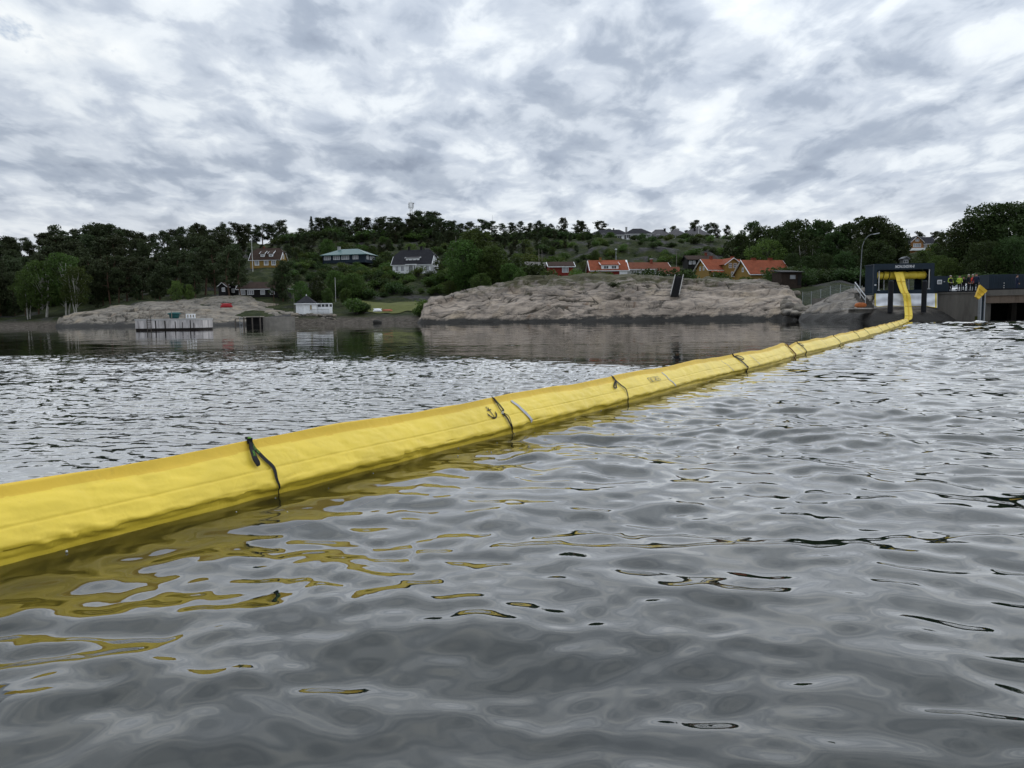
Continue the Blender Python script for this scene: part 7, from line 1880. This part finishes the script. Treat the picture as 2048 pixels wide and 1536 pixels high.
mb = MB(); mb.poly([Vector((-hw, 0.1, -0.02)), Vector((hw, 0.1, -0.02)), dv + Vector((hw, 0.1, -0.02)), dv + Vector((-hw, 0.1, -0.02))]); mb.build('risers', W_BLACK, ws)
# --- poles
def pole(name, label, px, py0, py1, Y, r, mat, cat='pole', ball=None, stripes=False):
    a = P(px, py1, Y); g = min(a.z, gz(a.x, Y)) - 0.3; t = thing(name, label, cat, (a.x, Y, a.z)); b = P(px, py0, Y) - a
    mb = MB(); mb.tube([(0, 0, g - a.z), (0, 0, b.z * 0.5), (0, 0, b.z)], [r, r * 0.8, r * 0.55], 8); mb.build('shaft', mat, t)
    if ball:
        mb = MB(); mb.lathe([(0.02, 0), (ball, ball), (0.02, ball * 2)], (0, 0, b.z), 8); mb.build('finial', mat, t)
    if stripes:
        n = int(b.z / 1.1)
        for k in range(0, n):
            m_ = MB(); m_.tube([(0, 0, 0.4 + k * 1.1), (0, 0, 0.72 + k * 1.1)], r * 1.06, 8); m_.build('stripe', stripes, t)
    return t
M_POLE = plain('white_pole_paint', (0.62, 0.62, 0.60), 0.5, 0.1)
M_WOODP = plain('grey_pole_wood', (0.22, 0.20, 0.17), 0.85, 0.3)
pole('flagpole', 'white flagpole beside the yellow house with brown roof', 505.5, 475, 536, 236, 0.11, M_POLE, 'flagpole', 0.12)
pole('flagpole', 'weathered flecked flagpole left of the big green trees', 913, 472, 547, 200, 0.10, M_WOODP, 'flagpole', None, plain('white_fleck', (0.6, 0.6, 0.58), 0.6))
pole('flagpole', 'white flagpole on the hilltop before the grey roofs', 1397, 445, 481, 312, 0.13, M_POLE, 'flagpole', 0.15)
pole('flagpole', 'thin flagpole beside the white boathouse', 588.5, 586, 614, 157, 0.05, M_WOODP, 'flagpole')
pole('utility_pole', 'left wooden utility pole of the pair above the road', 1078, 498, 525, 228, 0.11, M_WOODP)
pole('utility_pole', 'right wooden utility pole of the pair above the road', 1084, 499, 525, 230, 0.10, M_WOODP)
pole('utility_pole', 'wooden pole standing behind the long orange roof', 1353, 501, 532, 215, 0.10, M_WOODP)
pole('signal_pole', 'pale pole with round top behind the red house', 1232, 502, 526, 205, 0.10, M_STEEL, 'pole', 0.35)
pole('antenna', 'thin antenna on the ridge right of the mast', 985, 430, 448, 340, 0.07, M_STEEL, 'antenna')
pole('short_post', 'short white post among the shrubs right of the boathouse', 670.5, 555, 572, 182, 0.07, M_POLE)
# --- telecom mast
m0 = P(823, 452, 345); tw = thing('telecom_mast', 'pale lattice telecom mast rising above the ridge pines', 'mast', m0)
H = P(823, 400, 345).z - m0.z; a = 0.55
for sx in (-1, 1):
    for sy in (-1, 1):
        mb = MB(); mb.bar((sx * a, sy * a, -3), (sx * a * 0.8, sy * a * 0.8, H * 0.78), 0.12); mb.build('leg', M_POLE, tw)
mb = MB()
for k in range(9):
    z0, z1 = -3 + (H * 0.78 + 3) * k / 9, -3 + (H * 0.78 + 3) * (k + 1) / 9
    for sx in (-1, 1):
        mb.bar((sx * a * .9, -a * .9, z0), (-sx * a * .9, -a * .9, z1), 0.06); mb.bar((sx * a * .9, a * .9, z0), (-sx * a * .9, a * .9, z1), 0.06); mb.bar((sx * a * .9, -a * .9, z0), (sx * a * .9, a * .9, z1), 0.06)
mb.build('bracing', M_POLE, tw)
mb = MB(); ring = [(1.05 * math.cos(t_), 1.05 * math.sin(t_), H * 0.70) for t_ in [2 * math.pi * k / 12 for k in range(13)]]; mb.tube(ring, 0.07, 5, False); mb.tube([(x, y, z + 2.2) for x, y, z in ring], 0.07, 5, False); mb.build('platform_ring', M_POLE, tw)
for k in range(6):
    t_ = 2 * math.pi * k / 6; x, y = 1.05 * math.cos(t_), 1.05 * math.sin(t_)
    mb = MB(); mb.bb(x - 0.18, x + 0.18, y - 0.1, y + 0.1, H * 0.68, H * 0.68 + 2.4); mb.build('panel_antenna', W_WHITE, tw)
mb = MB(); mb.tube([(0, 0, H * 0.78), (0, 0, H)], 0.06, 6); mb.build('whip_antenna', M_POLE, tw)
mb = MB(); mb.tube([(1.2, -0.3, H * 0.86), (1.2, -0.5, H * 0.86)], 0.35, 10); mb.build('dish', W_GREY, tw)
# --- pale road wall on the slope
ra, rb_ = P(1050, 526.5, 226), P(1095, 528.5, 214)
rw = thing('road_wall', 'low pale retaining wall of the road on the slope', 'wall', (ra.x, ra.y, ra.z)); mb = MB(); mb.bar((0, 0, 0), rb_ - ra, 0.3, 1.0); mb.build('wall', M_CONC_L, rw)

# --- froth that collects along the boom
def froth():
    rs = np.random.RandomState(9); mb = MB()
    for i in range(26):
        y = rs.uniform(3.0, 9.5); off = abs(rs.normal(0.16, 0.13)) + 0.03; x, nx, ny = boom_frame(y)
        c = Vector((float(x + nx * off), float(y + ny * off), 0.004)); r = rs.uniform(0.002, 0.007) * (1.6 if rs.rand() < 0.15 else 1)
        mb.lathe([(r, -0.004), (r * 0.85, r * 0.45), (r * 0.4, r * 0.75), (0.0005, r * 0.8)], c, 8)
    o = mb.build('froth', plain('white_froth', (0.55, 0.56, 0.52), 0.3, 0.2, 30), None, True)
    tag(o, 'small froth bubbles drifting along the near side of the boom', 'froth', kind='stuff')
froth()

# ---------------------------------------------------------------- repeats: tell them apart by their place in the row
def number_rows():
    by = {}
    for o in SC.objects:
        if o.parent is None and 'label' in o and o.get('category') in ('tree', 'bush', 'boulder'):
            by.setdefault(o['label'], []).append(o)
    for lab, os_ in by.items():
        if len(os_) < 2: continue
        os_.sort(key=lambda o: proj(o.location)[0])
        for k, o in enumerate(os_):
            o['label'] = f'{lab}, {nth(k + 1)} from the left'
number_rows()
